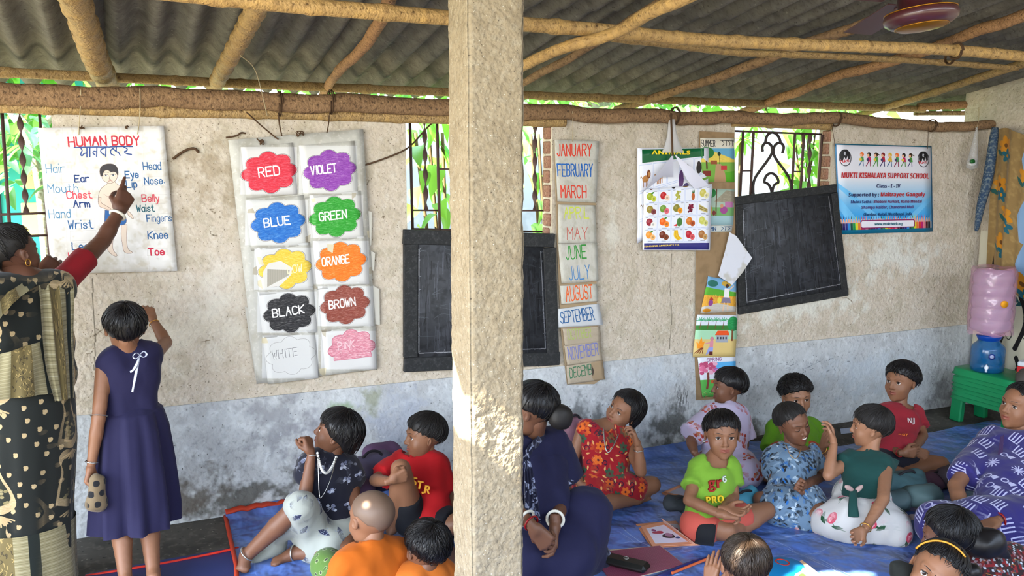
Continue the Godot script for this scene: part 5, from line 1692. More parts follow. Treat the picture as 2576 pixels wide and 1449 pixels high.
	blob(im, Vector2(176, 306), 14, 16, Color(0.24, 0.16, 0.14)); im.fill_rect(Rect2i(158, 326, 40, 70), Color(0.86, 0.85, 0.84)); poly(im, [Vector2(150, 396), Vector2(206, 396), Vector2(216, 440), Vector2(140, 440)], Color(0.48, 0.44, 0.52)); stroke(im, [Vector2(164, 440), Vector2(160, 500)], 9, Color(0.84, 0.70, 0.58)); stroke(im, [Vector2(192, 440), Vector2(196, 500)], 9, Color(0.84, 0.70, 0.58)); stroke(im, [Vector2(196, 335), Vector2(232, 300)], 8, Color(0.84, 0.70, 0.58))
	blob(im, Vector2(60, 440), 18, 22, Color(0.52, 0.26, 0.52)); poly(im, [Vector2(42, 420), Vector2(60, 396), Vector2(80, 420)], Color(0.66, 0.20, 0.16)); blob(im, Vector2(124, 420), 16, 24, Color(0.86, 0.80, 0.28)); blob(im, Vector2(40, 495), 30, 14, Color(0.76, 0.50, 0.12))
	# winter: fire, seated man, house, palms
	im.fill_rect(Rect2i(256, 256, 256, 80), Color(0.80, 0.83, 0.87)); im.fill_rect(Rect2i(256, 320, 256, 30), Color(0.20, 0.46, 0.18)); im.fill_rect(Rect2i(256, 348, 256, 60), Color(0.62, 0.80, 0.66)); im.fill_rect(Rect2i(256, 404, 256, 108), Color(0.82, 0.72, 0.46))
	for k in 4:
		var p := Vector2(285 + k * 48, 290)
		stroke(im, [p, p + Vector2(-6, 50)], 4, Color(0.44, 0.28, 0.16))
		for q in 7: stroke(im, [p, p + Vector2(cos(q * 0.5 + 3.3) * 30, sin(q * 0.5 + 3.3) * 22 + 4)], 4, Color(0.28, 0.62, 0.42))
	blob(im, Vector2(486, 310), 34, 46, Color(0.10, 0.52, 0.26), 0.3); im.fill_rect(Rect2i(480, 345, 10, 70), Color(0.46, 0.28, 0.16))
	im.fill_rect(Rect2i(385, 378, 76, 46), Color(0.60, 0.62, 0.66)); poly(im, [Vector2(378, 380), Vector2(392, 352), Vector2(458, 352), Vector2(468, 380)], Color(0.86, 0.32, 0.12)); 
	for k in 4: im.fill_rect(Rect2i(392 + k * 17, 390, 9, 14), Color(0.2, 0.22, 0.26))
	poly(im, [Vector2(278, 460), Vector2(268, 420), Vector2(285, 430), Vector2(296, 388), Vector2(306, 425), Vector2(318, 415), Vector2(312, 460)], Color(0.92, 0.56, 0.10), 0.3)
	for k in 4: stroke(im, [Vector2(262 + k * 16, 490), Vector2(300 + k * 4, 458)], 5, Color(0.48, 0.22, 0.12))
	blob(im, Vector2(362, 402), 12, 13, Color(0.76, 0.50, 0.54)); im.fill_rect(Rect2i(350, 414, 22, 42), Color(0.80, 0.52, 0.58)); poly(im, [Vector2(330, 500), Vector2(345, 455), Vector2(374, 455), Vector2(372, 480)], Color(0.56, 0.60, 0.82)); stroke(im, [Vector2(352, 425), Vector2(326, 430)], 6, Color(0.80, 0.52, 0.58)); im.fill_rect(Rect2i(352, 480, 20, 22), Color(0.36, 0.16, 0.14))
	var m := print_mat(im, 0.7)
	var im2 := canvas(256, 320, Color(0.82, 0.83, 0.86))
	letters(im2, "SPRING", Vector2(60, 36), 26, Color(0.48, 0.26, 0.44), 4, 0.0, 0.8)
	im2.fill_rect(Rect2i(100, 46, 156, 60), Color(0.34, 0.66, 0.86)); im2.fill_rect(Rect2i(0, 180, 256, 140), Color(0.34, 0.66, 0.30)); poly(im2, [Vector2(120, 200), Vector2(256, 180), Vector2(256, 290), Vector2(90, 290)], Color(0.42, 0.66, 0.82)); blob(im2, Vector2(190, 130), 50, 20, Color(0.76, 0.80, 0.34))
	for k in 34: blob(im2, Vector2(64, 90) + Vector2(rng.randf_range(-58, 58), rng.randf_range(-44, 40)), 16, 14, [Color(0.80, 0.40, 0.54), Color(0.84, 0.62, 0.70), Color(0.70, 0.28, 0.42)][k % 3])
	for k in 12: blob(im2, Vector2(136, 120) + Vector2(rng.randf_range(-24, 24), rng.randf_range(-22, 22)), 12, 11, Color(0.56, 0.34, 0.60) if k % 2 else Color(0.68, 0.48, 0.70))
	stroke(im2, chaikin([Vector2(60, 130), Vector2(58, 190), Vector2(44, 250)]), 16, Color(0.48, 0.24, 0.20)); im2.fill_rect(Rect2i(76, 186, 40, 26), Color(0.72, 0.34, 0.18))
	for k in 60: blob(im2, Vector2(rng.randf() * 256, rng.randf_range(270, 318)), 4, 4, [Color(0.2, 0.54, 0.28), Color(0.5, 0.76, 0.4), Color(0.80, 0.4, 0.36)][k % 3])
	var m2 := print_mat(im2, 0.6)
	card(o, "summer_drawing", [V(3.111, 1.863, 0), V(3.355, 1.865, 0), V(3.366, 1.604, 0), V(3.134, 1.607, 0)], m, 0.016, 0.001, 0.004, Rect2(0, 0, 0.5, 0.5), 6)
	card(o, "rain_drawing", [V(3.164, 1.569, 0), V(3.368, 1.564, 0), V(3.369, 1.347, 0), V(3.166, 1.353, 0)], m, 0.016, 0.001, 0.004, Rect2(0.5, 0, 0.5, 0.5), 6)
	var im3 := canvas(256, 64, Color(0.74, 0.76, 0.74))
	letters(im3, "AUTUMN", Vector2(8, 52), 38, Color(0.18, 0.30, 0.44), 5, 0.0, 0.62, 1)
	for s in [[[170, 14], [190, 30], [172, 50]], [[195, 14], [250, 14]], [[205, 16], [203, 50]], [[225, 16], [240, 34], [222, 50]]]:
		var q := []
		for p in s: q.append(Vector2(p[0], p[1]))
		stroke(im3, q, 5, Color(0.18, 0.30, 0.44))
	card(o, "autumn_title", [V(3.116, 1.352, 0), V(3.363, 1.347, 0), V(3.358, 1.309, 0), V(3.123, 1.312, 0)], print_mat(im3), 0.017, 0.001, 0.002, Rect2(0, 0, 1, 1), 4)
	var paper := mottled(128, Color(0.80, 0.81, 0.84), [[0.03, 0.6, 0.8, Color(0.66, 0.64, 0.58), 0.6]], 91)
	patch(o, "folded_paper", [V(3.329, 1.307, 0), V(3.377, 1.284, 0), V(3.502, 1.145, 0), V(3.434, 1.058, 0), V(3.36, 0.986, 0), V(3.256, 1.048, 0), V(3.294, 1.171, 0)], tri_mat(paper, 2.0, 0.6), 0.036, 0.003)
	card(o, "harvest_drawing", [V(3.195, 1.046, 0), V(3.404, 1.006, 0), V(3.406, 0.816, 0), V(3.149, 0.826, 0)], m, 0.017, 0.001, 0.01, Rect2(0, 0.5, 0.5, 0.5), 8)
	card(o, "winter_drawing", [V(3.123, 0.818, 0), V(3.419, 0.795, 0), V(3.416, 0.535, 0), V(3.101, 0.561, 0)], m, 0.019, 0.001, 0.008, Rect2(0.5, 0.5, 0.5, 0.5), 8)
	card(o, "spring_drawing", [V(3.138, 0.553, 0), V(3.421, 0.542, 0), V(3.426, 0.289, 0), V(3.182, 0.3, 0)], m2, 0.017, 0.001, 0.006, Rect2(0, 0, 1, 1), 8)

func banner() -> void:
	var o := thing("school_banner", "printed white and blue school banner with walking children and pencils", "banner")
	var W := 1100
	var H := 1000
	var im := canvas(W, H, Color(0.83, 0.83, 0.86))
	for y in range(380, 880):
		var t := (y - 380) / 500.0
		im.fill_rect(Rect2i(0, y, W, 1), Color(0.83, 0.84, 0.87).lerp(Color(0.20, 0.60, 0.86), clampf(t * 1.15, 0, 1)))
	for s in [[[0, 560], [240, 880], [120, 880], [0, 700]], [[0, 420], [160, 540], [520, 860], [430, 870], [0, 470]], [[1100, 760], [1010, 880], [1100, 880]], [[760, 860], [1100, 560], [1100, 620], [840, 870]]]:
		var q := []
		for p in s: q.append(Vector2(p[0], p[1]))
		poly(im, q, Color(0.42, 0.72, 0.90))
	im.fill_rect(Rect2i(0, 0, W, 13), Color(0.10, 0.38, 0.48)); im.fill_rect(Rect2i(0, 0, 14, H), Color(0.16, 0.44, 0.62)); im.fill_rect(Rect2i(W - 14, 0, 14, H), Color(0.16, 0.44, 0.62))
	im.fill_rect(Rect2i(0, H - 46, W, 46), Color(0.07, 0.42, 0.55))
	# pencils
	var pc := [Color(0.07, 0.09, 0.16), Color(0.14, 0.08, 0.36), Color(0.12, 0.14, 0.46), Color(0.16, 0.52, 0.80), Color(0.05, 0.30, 0.24), Color(0.10, 0.56, 0.26), Color(0.80, 0.82, 0.14), Color(0.84, 0.46, 0.16), Color(0.80, 0.16, 0.16), Color(0.70, 0.10, 0.40), Color(0.84, 0.46, 0.52), Color(0.34, 0.10, 0.14)]
	var x := 16.0
	var k := 0
	while x < W - 40:
		var c: Color = pc[k % 12]
		poly(im, [Vector2(x, 880), Vector2(x + 11, 810), Vector2(x + 15, 810), Vector2(x + 27, 880)], Color(0.86, 0.62, 0.54))
		poly(im, [Vector2(x + 8, 832), Vector2(x + 13, 790), Vector2(x + 18, 832)], c)
		im.fill_rect(Rect2i(int(x), 880, 27, 76), c)
		x += 28.5
		k += 1
	poly(im, [Vector2(258, 848), Vector2(870, 848), Vector2(884, 866), Vector2(884, 925), Vector2(870, 942), Vector2(258, 942), Vector2(244, 925), Vector2(244, 866)], Color(0.52, 0.12, 0.36))
	poly(im, [Vector2(264, 860), Vector2(864, 860), Vector2(874, 872), Vector2(874, 920), Vector2(864, 932), Vector2(264, 932), Vector2(254, 920), Vector2(254, 872)], Color(0.87, 0.87, 0.90))
	# round badges
	for cx in [104, 1000]:
		var ring := []
		for i in 33: ring.append(Vector2(cx + cos(TAU * i / 32) * 64, 152 + sin(TAU * i / 32) * 88))
		stroke(im, ring, 9, Color(0.20, 0.20, 0.24))
		poly(im, [Vector2(cx - 56, 150), Vector2(cx - 50, 100), Vector2(cx - 20, 62), Vector2(cx + 24, 60), Vector2(cx + 52, 96), Vector2(cx + 54, 160), Vector2(cx + 34, 178), Vector2(cx + 26, 130), Vector2(cx + 8, 176), Vector2(cx - 10, 140), Vector2(cx - 24, 182), Vector2(cx - 48, 184)], Color(0.11, 0.11, 0.13))
		poly(im, [Vector2(cx - 4, 84), Vector2(cx + 10, 96), Vector2(cx + 4, 116), Vector2(cx + 14, 128), Vector2(cx - 6, 126), Vector2(cx - 14, 104)], Color(0.72, 0.72, 0.75))
		letters(im, "Mukti", Vector2(cx - 52, 205), 26, Color(0.74, 0.12, 0.14), 6, -0.1, 1.15)
	# eight children walking
	var hair := [Color(0.88, 0.42, 0.18), Color(0.12, 0.10, 0.10), Color(0.22, 0.14, 0.08), Color(0.48, 0.10, 0.12), Color(0.80, 0.66, 0.22), Color(0.88, 0.42, 0.18), Color(0.12, 0.10, 0.10), Color(0.22, 0.14, 0.08)]
	var coat := [Color(0.26, 0.54, 0.28), Color(0.74, 0.14, 0.36), Color(0.28, 0.56, 0.22), Color(0.70, 0.10, 0.20), Color(0.82, 0.66, 0.24), Color(0.26, 0.54, 0.30), Color(0.74, 0.14, 0.36), Color(0.28, 0.56, 0.22)]
	for i in 8:
		var c := Vector2(290 + i * 80, 110)
		blob(im, c, 22, 24, hair[i]); blob(im, c + Vector2(-10, 10), 14, 16, Color(0.88, 0.68, 0.54))
		if i in [2, 7]: stroke(im, [c + Vector2(16, -10), c + Vector2(40, 6)], 9, hair[i])
		poly(im, [c + Vector2(-14, 26), c + Vector2(16, 26), c + Vector2(22, 78), c + Vector2(-18, 80)], coat[i])
		blob(im, c + Vector2(-16, 56), 15, 17, Color(0.84, 0.72, 0.26) if i % 2 == 0 else Color(0.26, 0.22, 0.38))
		stroke(im, [c + Vector2(-6, 78), c + Vector2(-36, 128)], 9, [Color(0.14, 0.34, 0.50), Color(0.50, 0.10, 0.26), Color(0.26, 0.52, 0.24), Color(0.16, 0.14, 0.36)][i % 4])
		stroke(im, [c + Vector2(10, 78), c + Vector2(12, 128)], 9, [Color(0.14, 0.34, 0.50), Color(0.50, 0.10, 0.26), Color(0.26, 0.52, 0.24), Color(0.16, 0.14, 0.36)][i % 4])
	var P := [V(4.132, 1.837, 0), V(4.963, 1.824, 0), V(5.027, 1.254, 0), V(4.206, 1.263, 0)]
	var sheet_b := card(o, "banner_sheet", P, print_mat(im, 0.35), 0.008, 0.002, 0.004, Rect2(0, 0, 1, 1), 10)
	var wp := func(px: float, py: float) -> Vector3:
		# the print's own pixels
		var q := Vector2(px / W, py / H)
		return P[0].lerp(P[1], q.x).lerp(P[3].lerp(P[2], q.x), q.y) + Vector3(0, 0, 0.0175)
	var tilt := atan2(P[1].y - P[0].y, P[1].x - P[0].x)
	var wide := func(px: float) -> float: return px / W * P[0].distance_to(P[1])
	words(sheet_b, "MUKTI KISHALAYA SUPPORT SCHOOL", wp.call(550, 345), 0.034, wide.call(1000), Color(0.70, 0.10, 0.11), tilt)
	words(sheet_b, "Class - I - IV", wp.call(572, 462), 0.024, wide.call(272), Color(0.16, 0.18, 0.36), tilt)
	words(sheet_b, "Supported by :", wp.call(290, 560), 0.022, wide.call(340), Color(0.16, 0.18, 0.36), tilt)
	words(sheet_b, "Maitrayee Ganguly", wp.call(740, 558), 0.026, wide.call(520), Color(0.70, 0.14, 0.15), tilt)
	words(sheet_b, "Mukti Sathi :", wp.call(260, 640), 0.019, wide.call(240), Color(0.15, 0.22, 0.46), tilt)
	words(sheet_b, "Bhabani Purkait, Rama Mondal", wp.call(680, 640), 0.019, wide.call(560), Color(0.40, 0.18, 0.36), tilt)
	words(sheet_b, "Shampa Haldar, Chandrani Mali", wp.call(560, 704), 0.019, wide.call(600), Color(0.32, 0.22, 0.46), tilt)
	words(sheet_b, "Chandpur, Kultali, West Bengal, India", wp.call(560, 784), 0.018, wide.call(560), Color(0.05, 0.17, 0.38), tilt)
	words(sheet_b, "www.muktiweb.org", wp.call(566, 896), 0.017, wide.call(330), Color(0.08, 0.38, 0.46), tilt)
	cord(o, "hanging_string", [V(4.042, 1.954, 0.07), V(4.1, 1.888, 0.03), V(4.133, 1.82, 0.014)], 0.0018, mats.twine)
	cord(o, "hanging_string", [V(4.855, 1.951, 0.07), V(4.906, 1.883, 0.03), V(4.924, 1.806, 0.014)], 0.0018, mats.twine)

# ---------------------------------------------------------------- tarpaulin, books and bags
func tarp_y(x: float, z: float) -> float:
	# low creases and wrinkles of the sheet
	var a := absf(noise.get_noise_2d(x * 0.34 + 3.0, z * 0.5)) 
	var b := absf(noise.get_noise_2d(x * 0.16 - z * 0.3, z * 0.16 + 9.0))
	return 0.004 + 0.016 * maxf(0.0, 0.40 - a) + 0.030 * maxf(0.0, 0.22 - b) + 0.004 * noise.get_noise_2d(x * 1.2, z * 1.2)

func floor_things() -> void:
	noise.seed = 4
	var im := mottled(1024, Color(0.31, 0.43, 0.69), [[0.006, 0.45, 0.8, Color(0.22, 0.32, 0.57), 0.6], [0.02, 0.55, 0.85, Color(0.36, 0.47, 0.70), 0.5], [0.008, 0.55, 0.85, Color(0.40, 0.44, 0.54), 0.5]], 111)
	# worn white crease lines
	for i in 80:
		var p := Vector2(rng.randf() * 1024, rng.randf() * 1024)
		var d := Vector2(1, 0.12 + rng.randf_range(-0.1, 0.1)) if i % 3 else Vector2(0.2, 1)
		var q := [p]
		for k in rng.randi_range(4, 14): q.append(q[-1] + d * rng.randf_range(12, 30) + Vector2(rng.randf_range(-5, 5), rng.randf_range(-5, 5)))
		stroke(im, q, 1.3 if i % 4 else 3.2, Color(0.70, 0.74, 0.82) if i % 2 else Color(0.56, 0.63, 0.77))
	var tm := mat(Color.WHITE, 0.34, {"metallic_specular": 0.6})
	tm.albedo_texture = ImageTexture.create_from_image(im)
	tm.uv1_scale = Vector3(3.2, 1.6, 1)
	bump(tm, noise_normal(0.014, 512, 9.0, 4), 0.9)
	var hem := mat(Color(0.66, 0.20, 0.10), 0.6)
	# main sheet: from the girl with the pearl beads to the corner
	var o := thing("tarpaulin", "large creased blue plastic tarpaulin with orange hem under the seated children", "tarpaulin")
	var back := func(x: float) -> float:
		return lerpf(0.035, 0.40, smoothstep(3.3, 4.0, x)) + 0.015 * sin(x * 7.0)
	var left := func(z: float) -> float:
		return lerpf(0.377, 0.3614, clampf(z / 0.62, 0.0, 1.0)) - 0.1 * maxf(0.0, z - 0.62)
	var st := S()
	grid(st, 170, 110, func(u: float, v: float):
		var z0 := 2.9 * v
		var x0: float = left.call(z0)
		var x := lerpf(x0, 5.3, u)
		var z := lerpf(back.call(x), 2.9, v)
		x = lerpf(left.call(z), 5.3, u)
		var y := tarp_y(x, z)
		# the back edge rides up the wall
		if x < 3.4: y += 0.035 * maxf(0.0, 1.0 - (z - back.call(x)) / 0.06)
		return Vector3(x, y, z))
	commit(st, "sheet", tm, o)
	var e := []
	for k in 40:
		var z: float = lerpf(back.call(0.4), 2.9, k / 39.0)
		e.append(Vector3(left.call(z), tarp_y(left.call(z), z) + 0.006, z))
	st = S()
	tube(st, e, 0.010, 6)
	commit(st, "hem", hem, o)
	e = []
	for k in 24:
		var x := lerpf(left.call(0.0), 0.95, k / 23.0)
		e.append(Vector3(x, 0.038 + 0.012 * noise.get_noise_1d(x * 2.5), back.call(x) + 0.008))
	st = S()
	tube(st, e, [0.022, 0.024, 0.02, 0.014, 0.008], 8, true, 0.5)
	commit(st, "hem", hem, o)
	# second sheet under the girl in navy
	o = thing("tarpaulin", "small dark blue tarpaulin with red hem under the standing girl's feet", "tarpaulin")
	st = S()
	var c := [V(-0.232, 0, 0.436), V(0.395, 0, 0.407), V(0.357, 0, 1.215), V(-0.303, 0, 0.928)]
	grid(st, 30, 16, func(u: float, v: float):
		var p: Vector3 = c[0].lerp(c[1], u).lerp(c[3].lerp(c[2], u), v)
		p.y = 0.003 + 0.4 * tarp_y(p.x, p.z)
		return p)
	commit(st, "sheet", mat(Color(0.13, 0.17, 0.36), 0.5), o)
	st = S()
	tube(st, smooth([V(-0.231, 0.006, 0.45), V(-0.069, 0.012, 0.466), V(0.09, 0.008, 0.459), V(0.254, 0.012, 0.455), V(0.393, 0.01, 0.43)], 2), 0.006, 6)
	commit(st, "hem", mat(Color(0.75, 0.16, 0.10), 0.6), o)
	# ---- picture book lying open
	var b := thing("picture_book", "open picture book with an orange border lying on the tarpaulin", "book")
	var pg := canvas(256, 256, Color(0.82, 0.56, 0.42))
	pg.fill_rect(Rect2i(26, 30, 200, 196), Color(0.82, 0.80, 0.86))
	blob(pg, Vector2(90, 90), 44, 16, Color(0.66, 0.16, 0.28)); blob(pg, Vector2(140, 140), 46, 30, Color(0.16, 0.13, 0.15)); blob(pg, Vector2(145, 130), 32, 22, Color(0.62, 0.46, 0.56)); blob(pg, Vector2(70, 60), 20, 14, Color(0.5, 0.2, 0.4)); blob(pg, Vector2(190, 170), 24, 10, Color(0.2, 0.3, 0.5))
	var pm := print_mat(pg, 0.4)
	flat_sheet(b, "cover", [V(2.174, 0.006, 0.916), V(2.371, 0.006, 0.96), V(2.321, 0.006, 1.232), V(2.101, 0.006, 1.173)], mat(Color(0.78, 0.52, 0.36), 0.5), 0.004)
	flat_sheet(b, "right_page", [V(2.308, 0.011, 0.945), V(2.362, 0.011, 0.979), V(2.316, 0.011, 1.233), V(2.293, 0.012, 1.229)], pm, 0.003)
	flat_sheet(b, "left_page", [V(2.173, 0.012, 0.961), V(2.277, 0.03, 0.991), V(2.291, 0.015, 1.231), V(2.106, 0.012, 1.171)], pm, 0.003)
	flat_sheet(b, "lifted_leaf", [V(2.292, 0.016, 0.982), V(2.176, 0.12, 1.13), V(2.287, 0.022, 1.237), V(2.279, 0.018, 1.224)], mat(Color(0.80, 0.62, 0.54), 0.5), 0.0015)
	b = thing("slate", "wood-framed writing slate lying behind the boy in bright green", "slate")
	flat_sheet(b, "slate_panel", [V(2.519, 0.012, 0.634), V(2.693, 0.012, 0.572), V(2.798, 0.012, 0.693), V(2.586, 0.012, 0.711)], mat(Color(0.60, 0.60, 0.66), 0.5), 0.004)
	for s in [[V(2.5, 0.016, 0.649), V(2.7, 0.016, 0.573)], [V(2.5, 0.016, 0.649), V(2.578, 0.016, 0.743)], [V(2.7, 0.016, 0.573), V(2.792, 0.016, 0.702)]]:
		st = S()
		tube(st, s, 0.010, 4)
		commit(st, "frame_rail", mat(Color(0.66, 0.44, 0.32), 0.6), b)
	# ---- notebook and pencil case
	b = thing("notebook", "maroon checked notebook lying under the black pencil case", "notebook")
	var ck := canvas(128, 128, Color(0.46, 0.20, 0.28))
	for y in range(0, 128, 8):
		for x in range(0, 128, 8): ck.fill_rect(Rect2i(x, y, 4, 4), Color(0.58, 0.32, 0.41))
	var cm := tri_mat(ck, 9.0, 0.4)
	flat_sheet(b, "pages", [V(1.824, 0.006, 1.114), V(2.137, 0.006, 1.188), V(2.127, 0.006, 1.374), V(1.769, 0.006, 1.401)], mat(Color(0.72, 0.68, 0.56), 0.8), 0.014)
	flat_sheet(b, "cover", [V(1.809, 0.021, 1.134), V(2.129, 0.021, 1.194), V(2.121, 0.021, 1.393), V(1.754, 0.021, 1.419)], cm, 0.003)
	b = thing("pencil_case", "black zipped pencil case lying on the maroon notebook", "pencil case")
	var pa := V(1.819, 0.04, 1.252)
	var pb := V(1.924, 0.04, 1.396)
	var ax := (pb - pa).normalized()
	st = S()
	box(st, Transform3D(Basis(ax, Vector3.UP, ax.cross(Vector3.UP)), (pa + pb) * 0.5 + Vector3(0, 0.008, 0)), Vector3(pa.distance_to(pb) + 0.03, 0.035, 0.075), 0.014)
	commit(st, "case_body", mat(Color(0.07, 0.07, 0.06), 0.45), b)
	st = S()
	var ring := []
	for k in 15: ring.append((pa + pb) * 0.5 + Vector3(0.005, 0.028, 0) + Vector3(cos(TAU * k / 14), 0.02, sin(TAU * k / 14)) * 0.011)
	tube(st, ring, 0.0013, 5, false)
	commit(st, "zip_ring", mat(Color(0.7, 0.7, 0.68), 0.3, {"metallic": 0.9}), b)
	b = thing("paper_sheet", "crumpled white paper sticking out beside the maroon notebook", "paper")
	flat_sheet(b, "paper", [V(1.789, 0.008, 1.121), V(1.816, 0.02, 1.144), V(1.808, 0.015, 1.231), V(1.76, 0.006, 1.181)], mat(Color(0.66, 0.70, 0.78), 0.7), 0.001)
	# folded tarpaulin edge crossing the foreground
	b = thing("cloth_strap", "long blue and orange folded strap lying past the maroon notebook", "strap")
	st = S()
	tube(st, smooth([V(1.916, 0.02, 1.465), V(2.072, 0.02, 1.406), V(2.214, 0.02, 1.377), V(2.304, 0.018, 1.369)], 2), [0.03, 0.02, 0.02, 0.016, 0.012, 0.012, 0.012, 0.01, 0.01, 0.008, 0.006, 0.006, 0.005], 8, true, 0.4)
	commit(st, "strap", mat(Color(0.14, 0.17, 0.42), 0.5), b)
	st = S()
	tube(st, smooth([V(2.013, 0.036, 1.465), V(2.131, 0.036, 1.436), V(2.26, 0.032, 1.399)], 2), 0.006, 6)
	commit(st, "orange_piping", mat(Color(0.76, 0.36, 0.2), 0.6), b)
	# bright blue school bag and book in the sun
	b = thing("activity_book", "sunlit picture book with peach border beside the crop-haired boy's head", "book")
	flat_sheet(b, "cover", [V(2.564, 0.05, 1.615), V(2.539, 0.05, 1.752), V(2.386, 0.05, 1.872), V(2.38, 0.05, 1.732)], mat(Color(0.82, 0.66, 0.5), 0.5), 0.008)
	var pg2 := canvas(128, 128, Color(0.78, 0.76, 0.84))
	blob(pg2, Vector2(60, 70), 36, 26, Color(0.22, 0.48, 0.16)); blob(pg2, Vector2(84, 60), 18, 20, Color(0.70, 0.50, 0.2))
	flat_sheet(b, "page", [V(2.515, 0.06, 1.666), V(2.496, 0.06, 1.767), V(2.409, 0.06, 1.832), V(2.389, 0.06, 1.758)], print_mat(pg2, 0.5), 0.002)
	b = thing("blue_bag", "bright sky blue school bag with a round red badge beside the crop-haired boy", "bag")
	var fld := Field.new(V(2.488, 0, 1.542) + Vector3(-0.3, -0.02, -0.25), V(2.488, 0, 1.542) + Vector3(0.3, 0.2, 0.35), 0.014)
	var bc := V(2.444, 0.03, 1.638)
	fld.ell(at(bc, 20), Vector3(0.13, 0.045, 0.11), 0.02)
	st = S()
	add_net(st, fld.net(), 0, Transform3D.IDENTITY)
	commit(st, "bag_body", mat(Color(0.05, 0.42, 0.62), 0.5), b)
	st = S()
	ring = []
	for k in 21: ring.append(V(2.45, 0.072, 1.629) + Vector3(cos(TAU * k / 20) * 0.024, 0.0, sin(TAU * k / 20) * 0.03))
	tube(st, ring, 0.004, 5, false)
	commit(st, "badge_ring", mat(Color(0.62, 0.14, 0.08), 0.5), b)
	# ---- bags among the children
	lump("school_bag", "dark purple school bag behind the girl with pearl beads, against the wall", "bag", [[V(1.05, 0.215, 0.28), .12, .10, .09, Color(0.07, 0.06, 0.10)], [V(1.128, 0.254, 0.18), .10, .07, .07, Color(0.10, 0.05, 0.11)], [V(0.959, 0.18, 0.4), .06, .05, .05, Color(0.09, 0.05, 0.1)]])
	lump("school_bag", "maroon school bag against the wall behind the girl in red", "bag", [[V(2.157, 0.289, 0.28), .075, .08, .07, Color(0.19, 0.09, 0.12)], [V(2.119, 0.165, 0.3), .07, .14, .07, Color(0.17, 0.08, 0.11)]])
	lump("school_bag", "teal and magenta school bag between the green-shirted boy and the blue dress", "bag", [[V(2.729, 0.065, 1), .10, .055, .07, Color(0.05, 0.22, 0.30)], [V(2.629, 0.109, 1), .05, .06, .05, Color(0.22, 0.05, 0.17)]])
	lump("school_bag", "dark green school bag on the tarpaulin beside the rose-print skirt", "bag", [[V(3.524, 0.128, 1.25), .13, .06, .1, Color(0.04, 0.09, 0.10)], [V(3.494, 0.124, 1.4), .10, .05, .08, Color(0.06, 0.10, 0.10)], [V(3.313, 0.118, 1.4), .07, .05, .06, Color(0.035, 0.06, 0.065)]])
	lump("school_bag", "dark plum patterned bag on the floor beside the boy in raspberry red", "bag", [[V(3.921, 0.037, 1.1), .12, .045, .07, Color(0.10, 0.05, 0.08)], [V(3.978, 0.068, 1.15), .07, .05, .06, Color(0.06, 0.045, 0.055)]])
	lump("school_bag", "black school bag with straps lying beside the wooden-framed slate", "bag", [[V(2.375, 0.096, 0.95), .055, .028, .06, Color(0.02, 0.025, 0.03)], [V(2.435, 0.084, 0.98), .05, .03, .05, Color(0.03, 0.05, 0.07)]])
	lump("pink_pouch", "small pink sequined pouch on the tarpaulin by the rose-print skirt", "pouch", [[V(2.891, 0.015, 1.261), .05, .018, .03, Color(0.42, 0.22, 0.22)]])
	lump("candy_wrapper", "small blue and white wrapper on the tarpaulin by the purple sari", "wrapper", [[V(3.339, 0.02, 1.498), .03, .03, .02, Color(0.16, 0.24, 0.5)], [V(3.356, 0.04, 1.476), .02, .02, .02, Color(0.6, 0.5, 0.5)]])
	b = thing("paper_sheet", "small white paper lying on bare floor at the wall's foot", "paper")
	flat_sheet(b, "paper", [V(4.199, 0.004, 0.119), V(4.28, 0.004, 0.126), V(4.203, 0.004, 0.213), V(4.124, 0.004, 0.206)], mat(Color(0.66, 0.70, 0.78), 0.7), 0.001)

# a thin sheet lying between four corners
func flat_sheet(parent: Node, called: String, c: Array, m: Material, thick: float) -> void:
	var st := S()
	st.set_smooth_group(-1)
	var up := Vector3(0, thick, 0)
	var uv := [Vector2(0, 0), Vector2(1, 0), Vector2(1, 1), Vector2(0, 1)]
	for s in [[0, 1, 2], [0, 2, 3]]:
		for k in s:
			st.set_uv(uv[k]); st.add_vertex(c[k] + up)
		for k in [s[2], s[1], s[0]]:
			st.set_uv(uv[k]); st.add_vertex(c[k])
	for i in 4:
		quad(st, c[i], c[(i + 1) % 4], c[(i + 1) % 4] + up, c[i] + up)
	commit(st, called, m, parent)

